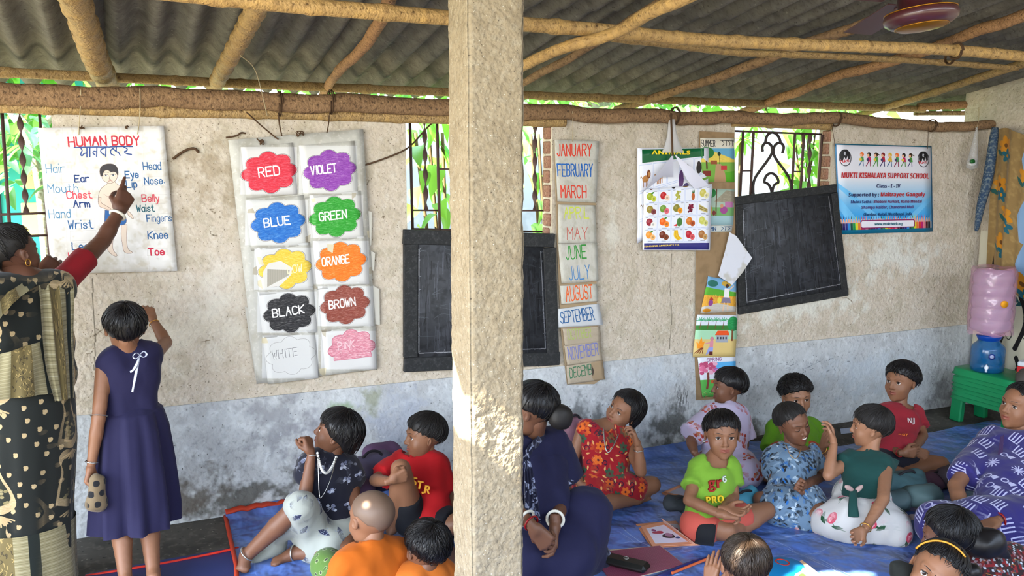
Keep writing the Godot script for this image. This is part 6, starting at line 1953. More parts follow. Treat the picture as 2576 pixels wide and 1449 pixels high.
# a soft bag: swollen lobes joined together
func lump(called: String, label: String, category: String, lobes: Array) -> void:
	var o := thing(called, label, category)
	var lo := Vector3(1e9, 1e9, 1e9)
	var hi := -lo
	for l in lobes:
		var r := Vector3(l[1], l[2], l[3]) + Vector3.ONE * 0.03
		lo = lo.min(l[0] - r); hi = hi.max(l[0] + r)
	for l in lobes:
		var f := Field.new(lo, hi, 0.012)
		var q := at(l[0], rng.randf_range(-25, 25), 0, rng.randf_range(-10, 10))
		var r: float = minf(l[2], l[3]) * 0.62
		for sx in [-1.0, 1.0]:
			f.cap(q * Vector3(sx * (l[1] - r), -(l[2] - r) - 0.001, 0), q * Vector3(sx * (l[1] - r) * 0.85, l[2] - r, 0), r * 1.1, r * 0.8, 0.03)
			f.cap(q * Vector3(-(l[1] - r), sx * (l[2] - r), 0), q * Vector3(l[1] - r, sx * (l[2] - r), 0), r, r, 0.03)
			f.cap(q * Vector3(-(l[1] - r) * 0.6, 0, sx * (l[3] - r)), q * Vector3((l[1] - r) * 0.6, 0, sx * (l[3] - r)), r, r, 0.05)
		noise.frequency = 9.0
		f.ripple(noise, 0.012)
		noise.frequency = 5.0
		f.plane(Vector3(0, 0.006, 0), Vector3.DOWN)
		var st := S()
		add_net(st, f.net(), 0, Transform3D.IDENTITY)
		commit(st, "swollen_panel" if called == "school_bag" else "body", mat((l[4] as Color).linear_to_srgb(), 0.7), o)
	if called == "school_bag":
		var c: Vector3 = lobes[0][0]
		var w: float = lobes[0][1]
		var t: float = lobes[0][2]
		cord(o, "carry_strap", [c + Vector3(-w * 0.5, t * 0.7, 0.02), c + Vector3(-w * 0.2, t * 1.25, 0.03), c + Vector3(w * 0.25, t * 1.2, 0.03), c + Vector3(w * 0.5, t * 0.7, 0.02)], 0.007, mat(Color(0.12, 0.11, 0.13), 0.8))

# ---------------------------------------------------------------- the corner: stools, water, curtain
func corner_things() -> void:
	var g := mat(Color(0.07, 0.50, 0.30), 0.35)
	var sx := 0.30
	var sz := 0.50
	var base := Vector3(5.17, 0, 0.47)
	var proto: Node3D
	for k in 7:
		var o: Node3D
		if k == 0:
			o = thing("plastic_stool", "green plastic stool at the bottom of the stack by the curtain, its legs showing", "stool", base, "stacked green stools")
			proto = o
			for lx in [-1, 1]:
				for lz in [-1, 1]:
					var st := S()
					var a := Vector3(lx * (sx / 2 - 0.045), 0.19, lz * (sz / 2 - 0.06))
					box(st, Transform3D(Basis(Vector3(0, 0, 1), lx * 0.08) , Vector3(a.x + lx * 0.004, 0.096, a.z)), Vector3(0.045, 0.19, 0.085), 0.008)
					commit(st, "leg", g, o)
			var st := S()
			var prof := []
			grid(st, 40, 7, func(u: float, v: float):
				var p: Vector2 = [Vector2(0.0, 0.20), Vector2(0.93, 0.20), Vector2(0.97, 0.197), Vector2(0.99, 0.19), Vector2(1.0, 0.165), Vector2(1.03, 0.160), Vector2(1.03, 0.156), Vector2(0.98, 0.155)][roundi(v * 7)]
				var a := -u * TAU
				var q := Vector2(cos(a), sin(a))
				var e := 1.0 / pow(pow(absf(q.x), 6.0) + pow(absf(q.y), 6.0), 1.0 / 6.0)
				return Vector3(q.x * e * sx / 2 * p.x, p.y, q.y * e * sz / 2 * p.x))
			commit(st, "seat", g, o)
		else:
			o = proto.duplicate()
			o.name = numbered("plastic_stool")
			add_child(o)
			for ch in o.get_children():
				if ch.name.begins_with("leg"):
					o.remove_child(ch)
					ch.free()
			o.set_meta("label", "green plastic stool, topmost of the stack, carrying the water dispenser" if k == 6 else "green plastic stool, %s in the stack by the curtain" % ["lowest", "second from the floor", "third from the floor", "fourth from the floor", "fifth from the floor", "sixth from the floor"][k])
			o.position = base + Vector3(0.002 * (k % 3), 0.028 * k, 0.004 * (k % 2))
			o.rotation.y = 0.02 * sin(k * 2.1)
	var top := 0.2 + 0.028 * 6
	# water dispenser
	var d := thing("water_dispenser", "clear blue water dispenser with white tap on the green stools", "water dispenser", Vector3(5.13, top, 0.42))
	var st := S()
	lathe(st, [Vector2(0.0, 0.0), Vector2(0.085, 0.0), Vector2(0.1, 0.01), Vector2(0.102, 0.05), Vector2(0.098, 0.056), Vector2(0.102, 0.062), Vector2(0.102, 0.15), Vector2(0.095, 0.17), Vector2(0.068, 0.195), Vector2(0.06, 0.21)], Transform3D.IDENTITY, 32)
	commit(st, "reservoir", mat(Color(0.06, 0.34, 0.54, 0.68), 0.12, {"transparency": BaseMaterial3D.TRANSPARENCY_ALPHA}), d)
	st = S()
	lathe(st, [Vector2(0.06, 0.205), Vector2(0.066, 0.21), Vector2(0.076, 0.23), Vector2(0.076, 0.238), Vector2(0.0, 0.238)], Transform3D.IDENTITY, 28)
	commit(st, "collar", mat(Color(0.03, 0.22, 0.55), 0.3), d)
	var tapd := Vector3(-0.80, 0, 0.6)
	var tp := tapd * 0.102 + Vector3(0, 0.045, 0)
	st = S()
	tube(st, [tp, tp + tapd * 0.035], [0.015, 0.012], 8)
	tube(st, [tp + tapd * 0.03 + Vector3(0, 0.018, 0), tp + tapd * 0.03 + Vector3(0, -0.026, 0)], 0.008, 8)
	var tap := commit(st, "tap", mat(Color(0.82, 0.85, 0.9), 0.3), d)
	st = S()
	tube(st, [tp + tapd * 0.02 + Vector3(0, 0.02, 0), tp + tapd * 0.06 + Vector3(0, 0.022, 0)], 0.005, 6)
	commit(st, "tap_lever", mat(Color(0.82, 0.85, 0.9), 0.3), tap)
	st = S()
	var sd := Vector3(-0.62, 0, 0.78)
	tube(st, [sd * 0.1 + Vector3(0, 0.115, 0), sd * 0.1035 + Vector3(0, 0.115, 0)], 0.02, 20)
	commit(st, "round_label", mat(Color(0.10, 0.18, 0.46), 0.4), d)
	st = S()
	tube(st, [sd * 0.1 + Vector3(0, 0.115, 0), sd * 0.1042 + Vector3(0, 0.115, 0)], 0.012, 20)
	commit(st, "label_centre", mat(Color(0.62, 0.64, 0.76), 0.4), d)
	# the upturned jar in a pink wrapper
	var j := thing("water_jar", "upturned water jar in thin pink plastic wrap with a yellow sticker", "water jar", Vector3(5.13, top + 0.238, 0.42))
	st = S()
	var pr := [Vector2(0.03, 0.0), Vector2(0.055, 0.01), Vector2(0.1, 0.03)]
	for k in 5:
		var y := 0.045 + k * 0.075
		pr.append_array([Vector2(0.122, y), Vector2(0.126, y + 0.012), Vector2(0.126, y + 0.045), Vector2(0.122, y + 0.057), Vector2(0.117, y + 0.066)])
	pr.append_array([Vector2(0.11, 0.43), Vector2(0.0, 0.432)])
	lathe(st, pr, Transform3D.IDENTITY, 32)
	commit(st, "jar", mat(Color(0.62, 0.60, 0.68, 0.55), 0.12, {"transparency": BaseMaterial3D.TRANSPARENCY_ALPHA}), j)
	st = S()
	grid(st, 60, 40, func(u: float, v: float):
		var a := -u * TAU
		var r := 0.134 + 0.007 * noise.get_noise_2d(cos(a) * 0.9 + v * 3.0, sin(a) * 0.9 + v * 1.4) + 0.003 * sin(a * 9.0 + v * 14.0)
		if v > 0.94: r *= 1.0 - (v - 0.94) * 1.6
		return Vector3(cos(a) * r, 0.015 + 0.43 * v + 0.006 * sin(a * 5.0), sin(a) * r))
	var wrap := commit(st, "pink_wrap", mat(Color(0.78, 0.55, 0.66, 0.34), 0.16, {"transparency": BaseMaterial3D.TRANSPARENCY_ALPHA}), j)
	st = S()
	grid(st, 20, 4, func(u: float, v: float):
		return Vector3(cos(u * TAU) * 0.122 * v, 0.446 + 0.008 * sin(u * 17.0) * v, sin(u * TAU) * 0.122 * v))
	commit(st, "wrap_top", mat(Color(0.72, 0.45, 0.58, 0.5), 0.2, {"transparency": BaseMaterial3D.TRANSPARENCY_ALPHA}), j)
	st = S()
	sd = Vector3(-0.36, 0, 0.93).normalized()
	tube(st, [sd * 0.13 + Vector3(0, 0.225, 0), sd * 0.1425 + Vector3(0, 0.225, 0)], 0.022, 20)
	commit(st, "yellow_sticker", mat(Color(0.86, 0.58, 0.10), 0.5), wrap)
	# things on the stools
	var bx := thing("food_packet", "small white carton with red and yellow print beside the dispenser", "carton", Vector3(5.17, top, 0.66))
	st = S()
	box(st, at(Vector3(0, 0.022, 0), 20), Vector3(0.10, 0.044, 0.07), 0.003)
	commit(st, "yellow_band", mat(Color(0.80, 0.62, 0.10), 0.4), bx)
	st = S()
	box(st, at(Vector3(0, 0.063, 0), 20), Vector3(0.10, 0.038, 0.07), 0.003)
	commit(st, "red_band", mat(Color(0.70, 0.10, 0.12), 0.4), bx)
	st = S()
	box(st, at(Vector3(-0.01, 0.098, 0), 20), Vector3(0.085, 0.03, 0.06), 0.006)
	commit(st, "white_top", mat(Color(0.76, 0.78, 0.80), 0.5), bx)
	lump("coconut_shell", "rough dark brown coconut half on the green stools", "coconut", [[Vector3(5.12, top + 0.025, 0.66) + Vector3(-0.02, 0, 0.06), .05, .045, .05, Color(0.06, 0.05, 0.04)]])
	# printed cloths hung over the right-hand side
	var im := canvas(512, 512, Color(0.50, 0.40, 0.24))
	mottle(im, [[0.02, 0.5, 0.8, Color(0.58, 0.48, 0.30), 0.7]], 121)
	for b in [[[330, -10], [300, 120], [350, 260], [290, 400], [330, 522], [230, 522], [200, 400], [260, 260], [210, 120], [250, -10], Color(0.46, 0.58, 0.70)], [[420, -10], [370, 130], [430, 270], [360, 400], [410, 522], [330, 522], [290, 400], [350, 260], [300, 120], [350, -10], Color(0.72, 0.54, 0.26)], [[490, -10], [450, 130], [500, 270], [440, 400], [480, 522], [410, 522], [360, 400], [430, 270], [370, 130], [430, -10], Color(0.26, 0.38, 0.50)]]:
		var q := []
		for p in b.slice(0, -1): q.append(Vector2(p[0], p[1]))
		poly(im, q, b[-1])
	for i in 70:
		var y := i * 7.5
		stroke(im, [Vector2(370 + 45 * sin(y * 0.023), y), Vector2(430 + 45 * sin(y * 0.023), y - 18)], 2, Color(0.12, 0.22, 0.34))
		stroke(im, [Vector2(320 + 40 * sin(y * 0.023), y), Vector2(365 + 40 * sin(y * 0.023), y + 14)], 2, Color(0.54, 0.36, 0.12))
	for f in [[90, 90], [60, 300], [130, 430], [460, 350], [250, 190]]:
		var c := Vector2(f[0], f[1])
		petals(im, c, 52, 6, Color(0.70, 0.46, 0.08), Color(0.36, 0.22, 0.06), 0.3)
		petals(im, c + Vector2(14, 52), 40, 5, Color(0.08, 0.32, 0.38), Color(0.70, 0.46, 0.08), 1.0)
		leaf2(im, c + Vector2(-40, 40), 30, Color(0.12, 0.30, 0.28), 0.7)
	var cu := thing("curtain", "upper printed curtain of ochre, blue and orange flowers hung in the corner", "curtain")
	st = S()
	var fold := func(u: float) -> float: return 0.022 * sin(u * 31.0) + 0.012 * sin(u * 77.0)
	grid(st, 90, 40, func(u: float, v: float):
		var z := lerpf(0.12, 1.2, u)
		var y1 := lerpf(1.93, 1.86, u) + 0.02 * sin(u * 20.0)
		var y0 := 1.0 - 0.42 * smoothstep(0.0, 0.55, u)
		return Vector3(5.40 + fold.call(u) * (0.5 + v) + 0.03 * (1.0 - u) * v, lerpf(y1, y0, v), z))
	var m := mat(Color.WHITE, 0.9, {"rim_enabled": true, "rim": 0.3})
	m.albedo_texture = ImageTexture.create_from_image(im)
	m.uv1_scale = Vector3(2.0, 1.5, 1)
	commit(st, "cloth", m, cu)
	st = S()
	tube(st, smooth([Vector3(5.40, 1.95, 0.13), Vector3(5.385, 1.6, 0.12), Vector3(5.36, 1.45, 0.10), Vector3(5.37, 1.25, 0.07)], 2), [0.02, 0.025, 0.03, 0.032, 0.034, 0.034, 0.032, 0.03, 0.028, 0.024, 0.02, 0.015, 0.01], 9)
	commit(st, "gathered_edge", tri_mat(mottled(64, Color(0.16, 0.24, 0.34), [[0.1, 0.5, 0.7, Color(0.50, 0.52, 0.50), 0.8]], 131), 8.0, 0.9), cu)
	im = canvas(512, 512, Color(0.70, 0.68, 0.60))
	for i in 5:
		var p := Vector2(60 + i * 95, 30)
		stroke(im, chaikin([p, p + Vector2(40, 90), p + Vector2(-30, 200), p + Vector2(50, 330), p + Vector2(-10, 470)]), 22, Color(0.07, 0.06, 0.07))
		stroke(im, chaikin([p + Vector2(10, 160), p + Vector2(80, 120), p + Vector2(100, 50)]), 14, Color(0.07, 0.06, 0.07))
		leaf2(im, p + Vector2(60, 250), 34, Color(0.08, 0.26, 0.28), 0.6); leaf2(im, p + Vector2(95, 270), 26, Color(0.08, 0.26, 0.28), -0.5)
		stroke(im, chaikin([p + Vector2(30, 380), p + Vector2(70, 400), p + Vector2(60, 440), p + Vector2(30, 420)]), 4, Color(0.12, 0.12, 0.12))
	cu = thing("curtain", "lower cream curtain with black scrolling stems behind the water jar", "curtain")
	st = S()
	grid(st, 90, 30, func(u: float, v: float):
		return Vector3(5.465 + 0.4 * fold.call(u + 0.3) * (0.5 + v), lerpf(1.25, 0.22, v), lerpf(0.03, 1.15, u)))
	m = mat(Color.WHITE, 0.9)
	m.albedo_texture = ImageTexture.create_from_image(im)
	m.uv1_scale = Vector3(1.6, 1.3, 1)
	commit(st, "cloth", m, cu)
	# clear bag on a string in the corner
	var hb := thing("plastic_bag", "small clear plastic bag with a green-capped bottle hanging in the corner", "bag", V(5.277, 1.753, 0.09))
	st = S()
	grid(st, 20, 14, func(u: float, v: float):
		var r := lerpf(0.006, 0.052, pow(v, 1.1)) * (1.0 if v < 0.85 else sqrt(maxf(0.0, 1.0 - pow((v - 0.85) / 0.15, 2.0))))
		return Vector3(cos(u * TAU) * r * (1.0 + 0.12 * sin(u * 25.0)) - 0.02 * v, lerpf(0.2, -0.09, v), sin(u * TAU) * r * 0.6))
	commit(st, "bag_film", mat(Color(0.74, 0.74, 0.74, 0.32), 0.2, {"transparency": BaseMaterial3D.TRANSPARENCY_ALPHA}), hb)
	st = S()
	ball(st, Vector3(-0.012, -0.035, 0.0), Vector3(0.03, 0.026, 0.02), 14)
	commit(st, "white_bottle", mat(Color(0.76, 0.78, 0.78), 0.4), hb)
	st = S()
	tube(st, [Vector3(-0.045, -0.03, 0.015), Vector3(-0.05, -0.028, 0.034)], 0.014, 12)
	commit(st, "green_cap", mat(Color(0.08, 0.34, 0.14), 0.4), hb)
	cord(hb, "hanging_string", [Vector3(0.03, 0.33, -0.02), Vector3(0.015, 0.25, 0), Vector3(0, 0.19, 0)], 0.002, mats.string)

# ---------------------------------------------------------------- figures: heads, hands, hair, bodies, clothes
var head_net := []
var hand_nets := {}
var skin_m: StandardMaterial3D
var eye_m: StandardMaterial3D
var hair_m := {}

func figure_materials() -> void:
	skin_m = mat(Color.WHITE, 0.5, {"vertex_color_use_as_albedo": true})
	eye_m = mat(Color.WHITE, 0.12, {"vertex_color_use_as_albedo": true})
	hair_m.black = mat(Color(0.075, 0.065, 0.065), 0.42)
	hair_m.soft = mat(Color(0.10, 0.088, 0.08), 0.58)
	hair_m.brown = mat(Color(0.17, 0.125, 0.09), 0.4)

# a head one unit high, chin at -0.5, crown at 0.5, facing +z, its own left at +x
func make_head() -> void:
	var f := Field.new(Vector3(-0.46, -0.56, -0.54), Vector3(0.46, 0.56, 0.54), 0.0145)
	f.ell(at(Vector3(0, 0.13, -0.05)), Vector3(0.355, 0.37, 0.43), 0.02)
	f.ell(at(Vector3(0, -0.12, 0.10)), Vector3(0.285, 0.34, 0.27), 0.12)
	f.ell(at(Vector3(0, -0.29, 0.11)), Vector3(0.215, 0.19, 0.23), 0.10)
	f.ell(at(Vector3(0, -0.43, 0.27)), Vector3(0.075, 0.06, 0.055), 0.08)
	for s in [-1.0, 1.0]:
		f.ell(at(Vector3(s * 0.165, -0.15, 0.235)), Vector3(0.105, 0.10, 0.09), 0.09)
		f.cap(Vector3(s * 0.05, 0.11, 0.355), Vector3(s * 0.2, 0.115, 0.29), 0.04, 0.035, 0.05)
		f.ell(at(Vector3(s * 0.145, 0.02, 0.40)), Vector3(0.085, 0.06, 0.07), -0.05)
		f.ell(at(Vector3(s * 0.142, 0.015, 0.285)), Vector3(0.074, 0.07, 0.07), 0.02)
		f.ell(at(Vector3(s * 0.143, 0.008, 0.365)), Vector3(0.072, 0.03, 0.05), -0.008)
		# ears
		f.ell(at(Vector3(s * 0.365, -0.03, -0.02), s * 25.0, 0, s * -8.0), Vector3(0.028, 0.105, 0.066), 0.02)
		f.ell(at(Vector3(s * 0.395, -0.015, 0.0), s * 25.0, 0, s * -8.0), Vector3(0.018, 0.065, 0.036), -0.015)
		f.ell(at(Vector3(s * 0.046, -0.14, 0.375)), Vector3(0.036, 0.03, 0.035), 0.025)
	f.cap(Vector3(0, 0.06, 0.355), Vector3(0, -0.105, 0.415), 0.028, 0.042, 0.04)
	f.ell(at(Vector3(0, -0.125, 0.42)), Vector3(0.045, 0.04, 0.042), 0.03)
	for s in [-1.0, 1.0]:
		f.ell(at(Vector3(s * 0.024, -0.168, 0.41)), Vector3(0.014, 0.012, 0.016), -0.01)
		f.cap(Vector3(s * 0.098, -0.252, 0.315), Vector3(0, -0.232, 0.368), 0.014, 0.025, 0.02)
		f.cap(Vector3(s * 0.08, -0.268, 0.322), Vector3(0, -0.285, 0.36), 0.016, 0.03, 0.02)
	f.ell(at(Vector3(0, -0.258, 0.385)), Vector3(0.10, 0.007, 0.045), -0.012)
	head_net = f.net()

func make_hand(pose: String) -> Array:
	if hand_nets.has(pose): return hand_nets[pose]
	var f := Field.new(Vector3(-0.075, -0.045, -0.06), Vector3(0.10, 0.185, 0.11), 0.0038)
	f.cap(Vector3(0, -0.03, 0), Vector3(0, 0.012, 0), 0.021, 0.024, 0.01)
	var curls := {"relaxed": [18, 28, 22, 0.35], "flat": [4, 6, 5, 0.2], "fist": [75, 95, 60, 0.9], "curl": [45, 50, 35, 0.6], "point": [75, 95, 60, 0.9], "claw": [20, 55, 40, 0.4]}
	var c: Array = curls[pose]
	for k in 4:
		var x: float = [0.031, 0.0105, -0.0105, -0.03][k]
		var base := Vector3(x, [0.083, 0.088, 0.084, 0.074][k], 0)
		f.cap(Vector3(x * 0.55, 0.01, 0.002), base, 0.0155, 0.0125, 0.012)
		var l: float = [0.07, 0.078, 0.072, 0.056][k]
		var p := base
		var a := 0.0
		var spread := -x * (2.6 if pose == "flat" or pose == "relaxed" else 0.6)
		for j in 3:
			var bend: float = c[j]
			if pose == "point" and k == 0: bend = 4.0
			if pose == "point" and k == 1: bend = [30, 25, 15][j]
			a += deg_to_rad(bend + (k * 3.0 if pose != "flat" else 0.0))
			var q: Vector3 = p + Vector3(-sin(spread) * cos(a), cos(a) * cos(spread), sin(a)) * l * [0.44, 0.31, 0.25][j]
			f.cap(p, q, [0.0098, 0.0088, 0.008][j], [0.0088, 0.008, 0.0066][j], 0.003)
			p = q
	# thumb
	var t: float = c[3]
	var b0 := Vector3(0.022, 0.022, 0.006)
	var b1 := b0 + Vector3(0.75 - t * 0.35, 0.62, 0.2 + t * 0.4).normalized() * 0.042
	var b2 := b1 + Vector3(0.45 - t * 0.75, 0.85, 0.15 + t * 0.5).normalized() * 0.03
	var b3 := b2 + Vector3(0.25 - t * 0.9, 0.9, 0.1 + t * 0.3).normalized() * 0.024
	f.cap(b0, b1, 0.0165, 0.0115, 0.012)
	f.cap(b1, b2, 0.0112, 0.0095, 0.004)
	f.cap(b2, b3, 0.0095, 0.0075, 0.003)
	hand_nets[pose] = f.net()
	return hand_nets[pose]

func head_basis(yaw: float, up: float, roll: float) -> Basis:
	return Basis(Vector3.UP, deg_to_rad(yaw)) * Basis(Vector3.RIGHT, deg_to_rad(-up)) * Basis(Vector3(0, 0, 1), deg_to_rad(roll))

# d holds the joints: hd (head centre), hs (head height), face [yaw, up, roll], sh, el, wr, hip, kn, an, toe (pairs), b (build)
func person(label: String, group: String, d: Dictionary) -> Node3D:
	var o := thing("person", label, "person", Vector3.ZERO, group)
	var hb := head_basis(d.face[0], d.face[1], d.face[2])
	d.hb = hb
	var b: float = d.get("b", 1.0)
	var hs: float = d.hs
	var hc: Vector3 = d.hd
	var skin: Color = d.skin
	var sa: Vector3 = d.sh[0]
	var sb: Vector3 = d.sh[1]
	var ha: Vector3 = d.hip[0]
	var hp: Vector3 = d.hip[1]
	var ch := (sa + sb) * 0.5
	var pe := (ha + hp) * 0.5
	var spine := (ch - pe).normalized()
	d.ch = ch; d.pe = pe; d.spine = spine
	var lo := hc - Vector3.ONE * hs * 0.3
	var hi := hc + Vector3.ONE * hs * 0.1
	for key in ["sh", "el", "wr", "hip", "kn", "an", "toe"]:
		if d.has(key):
			for p in d[key]:
				if p != null:
					lo = lo.min(p); hi = hi.max(p)
	lo -= Vector3.ONE * 0.13 * b
	hi += Vector3.ONE * 0.13 * b
	var f := Field.new(lo, hi, d.get("cell", 0.0125))
	# trunk
	var nb := ch + spine * 0.035 * b
	d.neck = nb
	f.cap(sa.lerp(sb, 0.22), sa.lerp(sb, 0.78), 0.052 * b, 0.052 * b, 0.03)
	f.cap(sa.lerp(sb, 0.3) - spine * 0.07 * b, sa.lerp(sb, 0.7) - spine * 0.07 * b, 0.068 * b, 0.068 * b, 0.04)
	f.cap(sa.lerp(sb, 0.33) - spine * 0.08 * b, ha.lerp(hp, 0.25), 0.062 * b, 0.07 * b, 0.04)
	f.cap(sa.lerp(sb, 0.67) - spine * 0.08 * b, ha.lerp(hp, 0.75), 0.062 * b, 0.07 * b, 0.04)
	f.cap(ha, hp, 0.068 * b, 0.068 * b, 0.03)
	f.cap(nb - spine * 0.03, hc + hb * Vector3(0, -0.22, -0.1) * hs, 0.04 * b, 0.036 * b, 0.025)
	f.cap(sa.lerp(sb, 0.1), nb + spine * 0.01, 0.034 * b, 0.036 * b, 0.03)
	f.cap(sb.lerp(sa, 0.1), nb + spine * 0.01, 0.034 * b, 0.036 * b, 0.03)
	for i in 2:
		if d.el[i] != null:
			f.cap(d.sh[i], d.el[i], 0.036 * b, 0.029 * b, 0.012)
			f.cap(d.el[i], (d.el[i] as Vector3).lerp(d.wr[i], 0.35), 0.029 * b, 0.029 * b, 0.006)
			f.cap((d.el[i] as Vector3).lerp(d.wr[i], 0.35), d.wr[i], 0.029 * b, 0.0205 * b, 0.006)
		if d.has("kn") and d.kn[i] != null:
			f.cap(d.hip[i], d.kn[i], 0.066 * b, 0.046 * b, 0.016)
			if d.has("an") and d.an[i] != null:
				f.cap(d.kn[i], (d.kn[i] as Vector3).lerp(d.an[i], 0.4), 0.044 * b, 0.043 * b, 0.008)
				f.cap((d.kn[i] as Vector3).lerp(d.an[i], 0.4), d.an[i], 0.043 * b, 0.027 * b, 0.008)
				if d.has("toe") and d.toe[i] != null:
					var t: Vector3 = d.toe[i]
					var an: Vector3 = d.an[i]
					var along := (t - an).normalized()
					f.cap(an - along * 0.018, an + along * 0.02, 0.027 * b, 0.027 * b, 0.012)
					f.cap(an, t - along * 0.02, 0.026 * b, 0.021 * b, 0.012)
					var across := along.cross(Vector3.UP).normalized()
					for k in 5:
						f.cap(an.lerp(t, 0.6) + across * (k - 2) * 0.009 * b, t + across * (k - 2) * 0.0135 * b - along * absf(k - 1.0) * 0.006, 0.0115, 0.009, 0.003)
	var st := S()
	st.set_color(skin)
	var n := add_net(st, f.net(), 0, Transform3D.IDENTITY)
	# head
	if head_net.is_empty(): make_head()
	var lip := Color(skin.r * 0.92 + 0.02, skin.g * 0.62 + 0.005, skin.b * 0.62 + 0.01)
	var scale_x: float = d.get("wide", 1.0)
	var hx := Transform3D(hb * Basis.from_scale(Vector3(hs * scale_x, hs, hs)), hc)
	d.hx = hx
	n = add_net(st, head_net, n, hx, func(p: Vector3):
		if p.z > 0.3 and absf(p.x) < 0.1 and p.y < -0.222 and p.y > -0.308:
			return lip
		return skin)
	# hands
	if d.has("hands"):
		for i in 2:
			var h = d.hands[i]
			if h == null: continue
			var y: Vector3 = (h[1] as Vector3).normalized()
			var z: Vector3 = ((h[2] as Vector3) - y * y.dot(h[2])).normalized()
			var hand_scale: float = d.get("hand", 0.78)
			var left: bool = h[3]
			var bs := Basis(y.cross(z) * (-1.0 if left else 1.0), y, z)
			var pose: Array = make_hand(h[0])
			st.set_color(skin)
			n = add_net(st, pose, n, Transform3D(bs * Basis.from_scale(Vector3.ONE * hand_scale), (d.wr[i] as Vector3) + y * 0.012), null, left)
	if d.get("closed", false):
		for s in [-1.0, 1.0]:
			var fl := Field.new(Vector3(s * 0.143 - 0.09, -0.07, 0.2), Vector3(s * 0.143 + 0.09, 0.09, 0.38), 0.014)
			fl.ell(at(Vector3(s * 0.143, 0.01, 0.287)), Vector3(0.074, 0.05, 0.071), 0.01)
			st.set_color(skin)
			n = add_net(st, fl.net(), n, hx)
	commit(st, "body", skin_m, o)
	if d.get("face_shown", true):
		face_parts(o, d, hx)
	return o

func face_parts(o: Node3D, d: Dictionary, hx: Transform3D) -> void:
	var gaze: Vector3 = d.get("gaze", Vector3(0, 0, 1)).normalized()
	for s in [-1.0, 1.0]:
		var c := Vector3(s * 0.142, 0.011, 0.287)
		if not d.get("closed", false):
			var st := S()
			grid(st, 24, 20, func(u: float, v: float):
				var a := -u * TAU
				var q := Vector3(cos(a) * sin(v * PI), sin(a) * sin(v * PI), cos(v * PI))
				return hx * (c + Basis(Quaternion(Vector3(0, 0, 1), gaze)) * q * 0.0665), func(_u: float, v: float):
				return Color(0.004, 0.003, 0.003) if v < 0.075 else (Color(0.035, 0.016, 0.009) if v < 0.165 else Color(0.55, 0.52, 0.50)))
			commit(st, "eye", eye_m, o)
		var st2 := S()
		var pts := []
		for k in 9:
			var t := (k - 4) / 4.0
			var y := 0.012 + (0.031 if not d.get("closed", false) else -0.02) * sqrt(maxf(0.0, 1.0 - t * t * 0.9))
			pts.append(hx * Vector3(s * 0.143 + t * 0.07, y, 0.287 + sqrt(maxf(0.001, 0.0745 * 0.0745 - t * t * 0.0045 * 0.8 - 0.0006))))
		tube(st2, pts, [0.002 * d.hs, 0.008 * d.hs, 0.009 * d.hs, 0.008 * d.hs, 0.002 * d.hs], 5)
		commit(st2, "eyelash", hair_m.black, o)
		st2 = S()
		pts = []
		for k in 7:
			var t := k / 6.0
			pts.append(hx * Vector3(s * lerpf(0.055, 0.225, t), 0.105 + 0.022 * sin(t * PI * 0.8), lerpf(0.392, 0.312, pow(t, 1.4))))
		tube(st2, pts, [0.008 * d.hs, 0.014 * d.hs, 0.013 * d.hs, 0.01 * d.hs, 0.003 * d.hs], 6, true, 0.6)
		commit(st2, "eyebrow", hair_m.soft, o)

# ---- hair on the skull, in head units
func hair_pt(phi: float, th: float, lift: float, straight: bool) -> Vector3:
	var c := Vector3(0, 0.13, -0.05)
	var r := Vector3(0.355, 0.37, 0.43)
	var t := th
	var drop := 0.0
	if straight and th > 1.65:
		drop = (th - 1.65) * 0.36
		t = 1.65
	var d := Basis(Vector3.RIGHT, 0.0 if straight else -0.42) * Vector3(sin(t) * sin(phi), cos(t), sin(t) * cos(phi))
	var p := c + d * (r + Vector3.ONE * lift)
	p.y -= drop
	if drop > 0.0:
		p.x *= 1.0 - drop * 0.18
		p.z = lerpf(p.z, p.z * 0.9 - 0.02, drop)
	return p

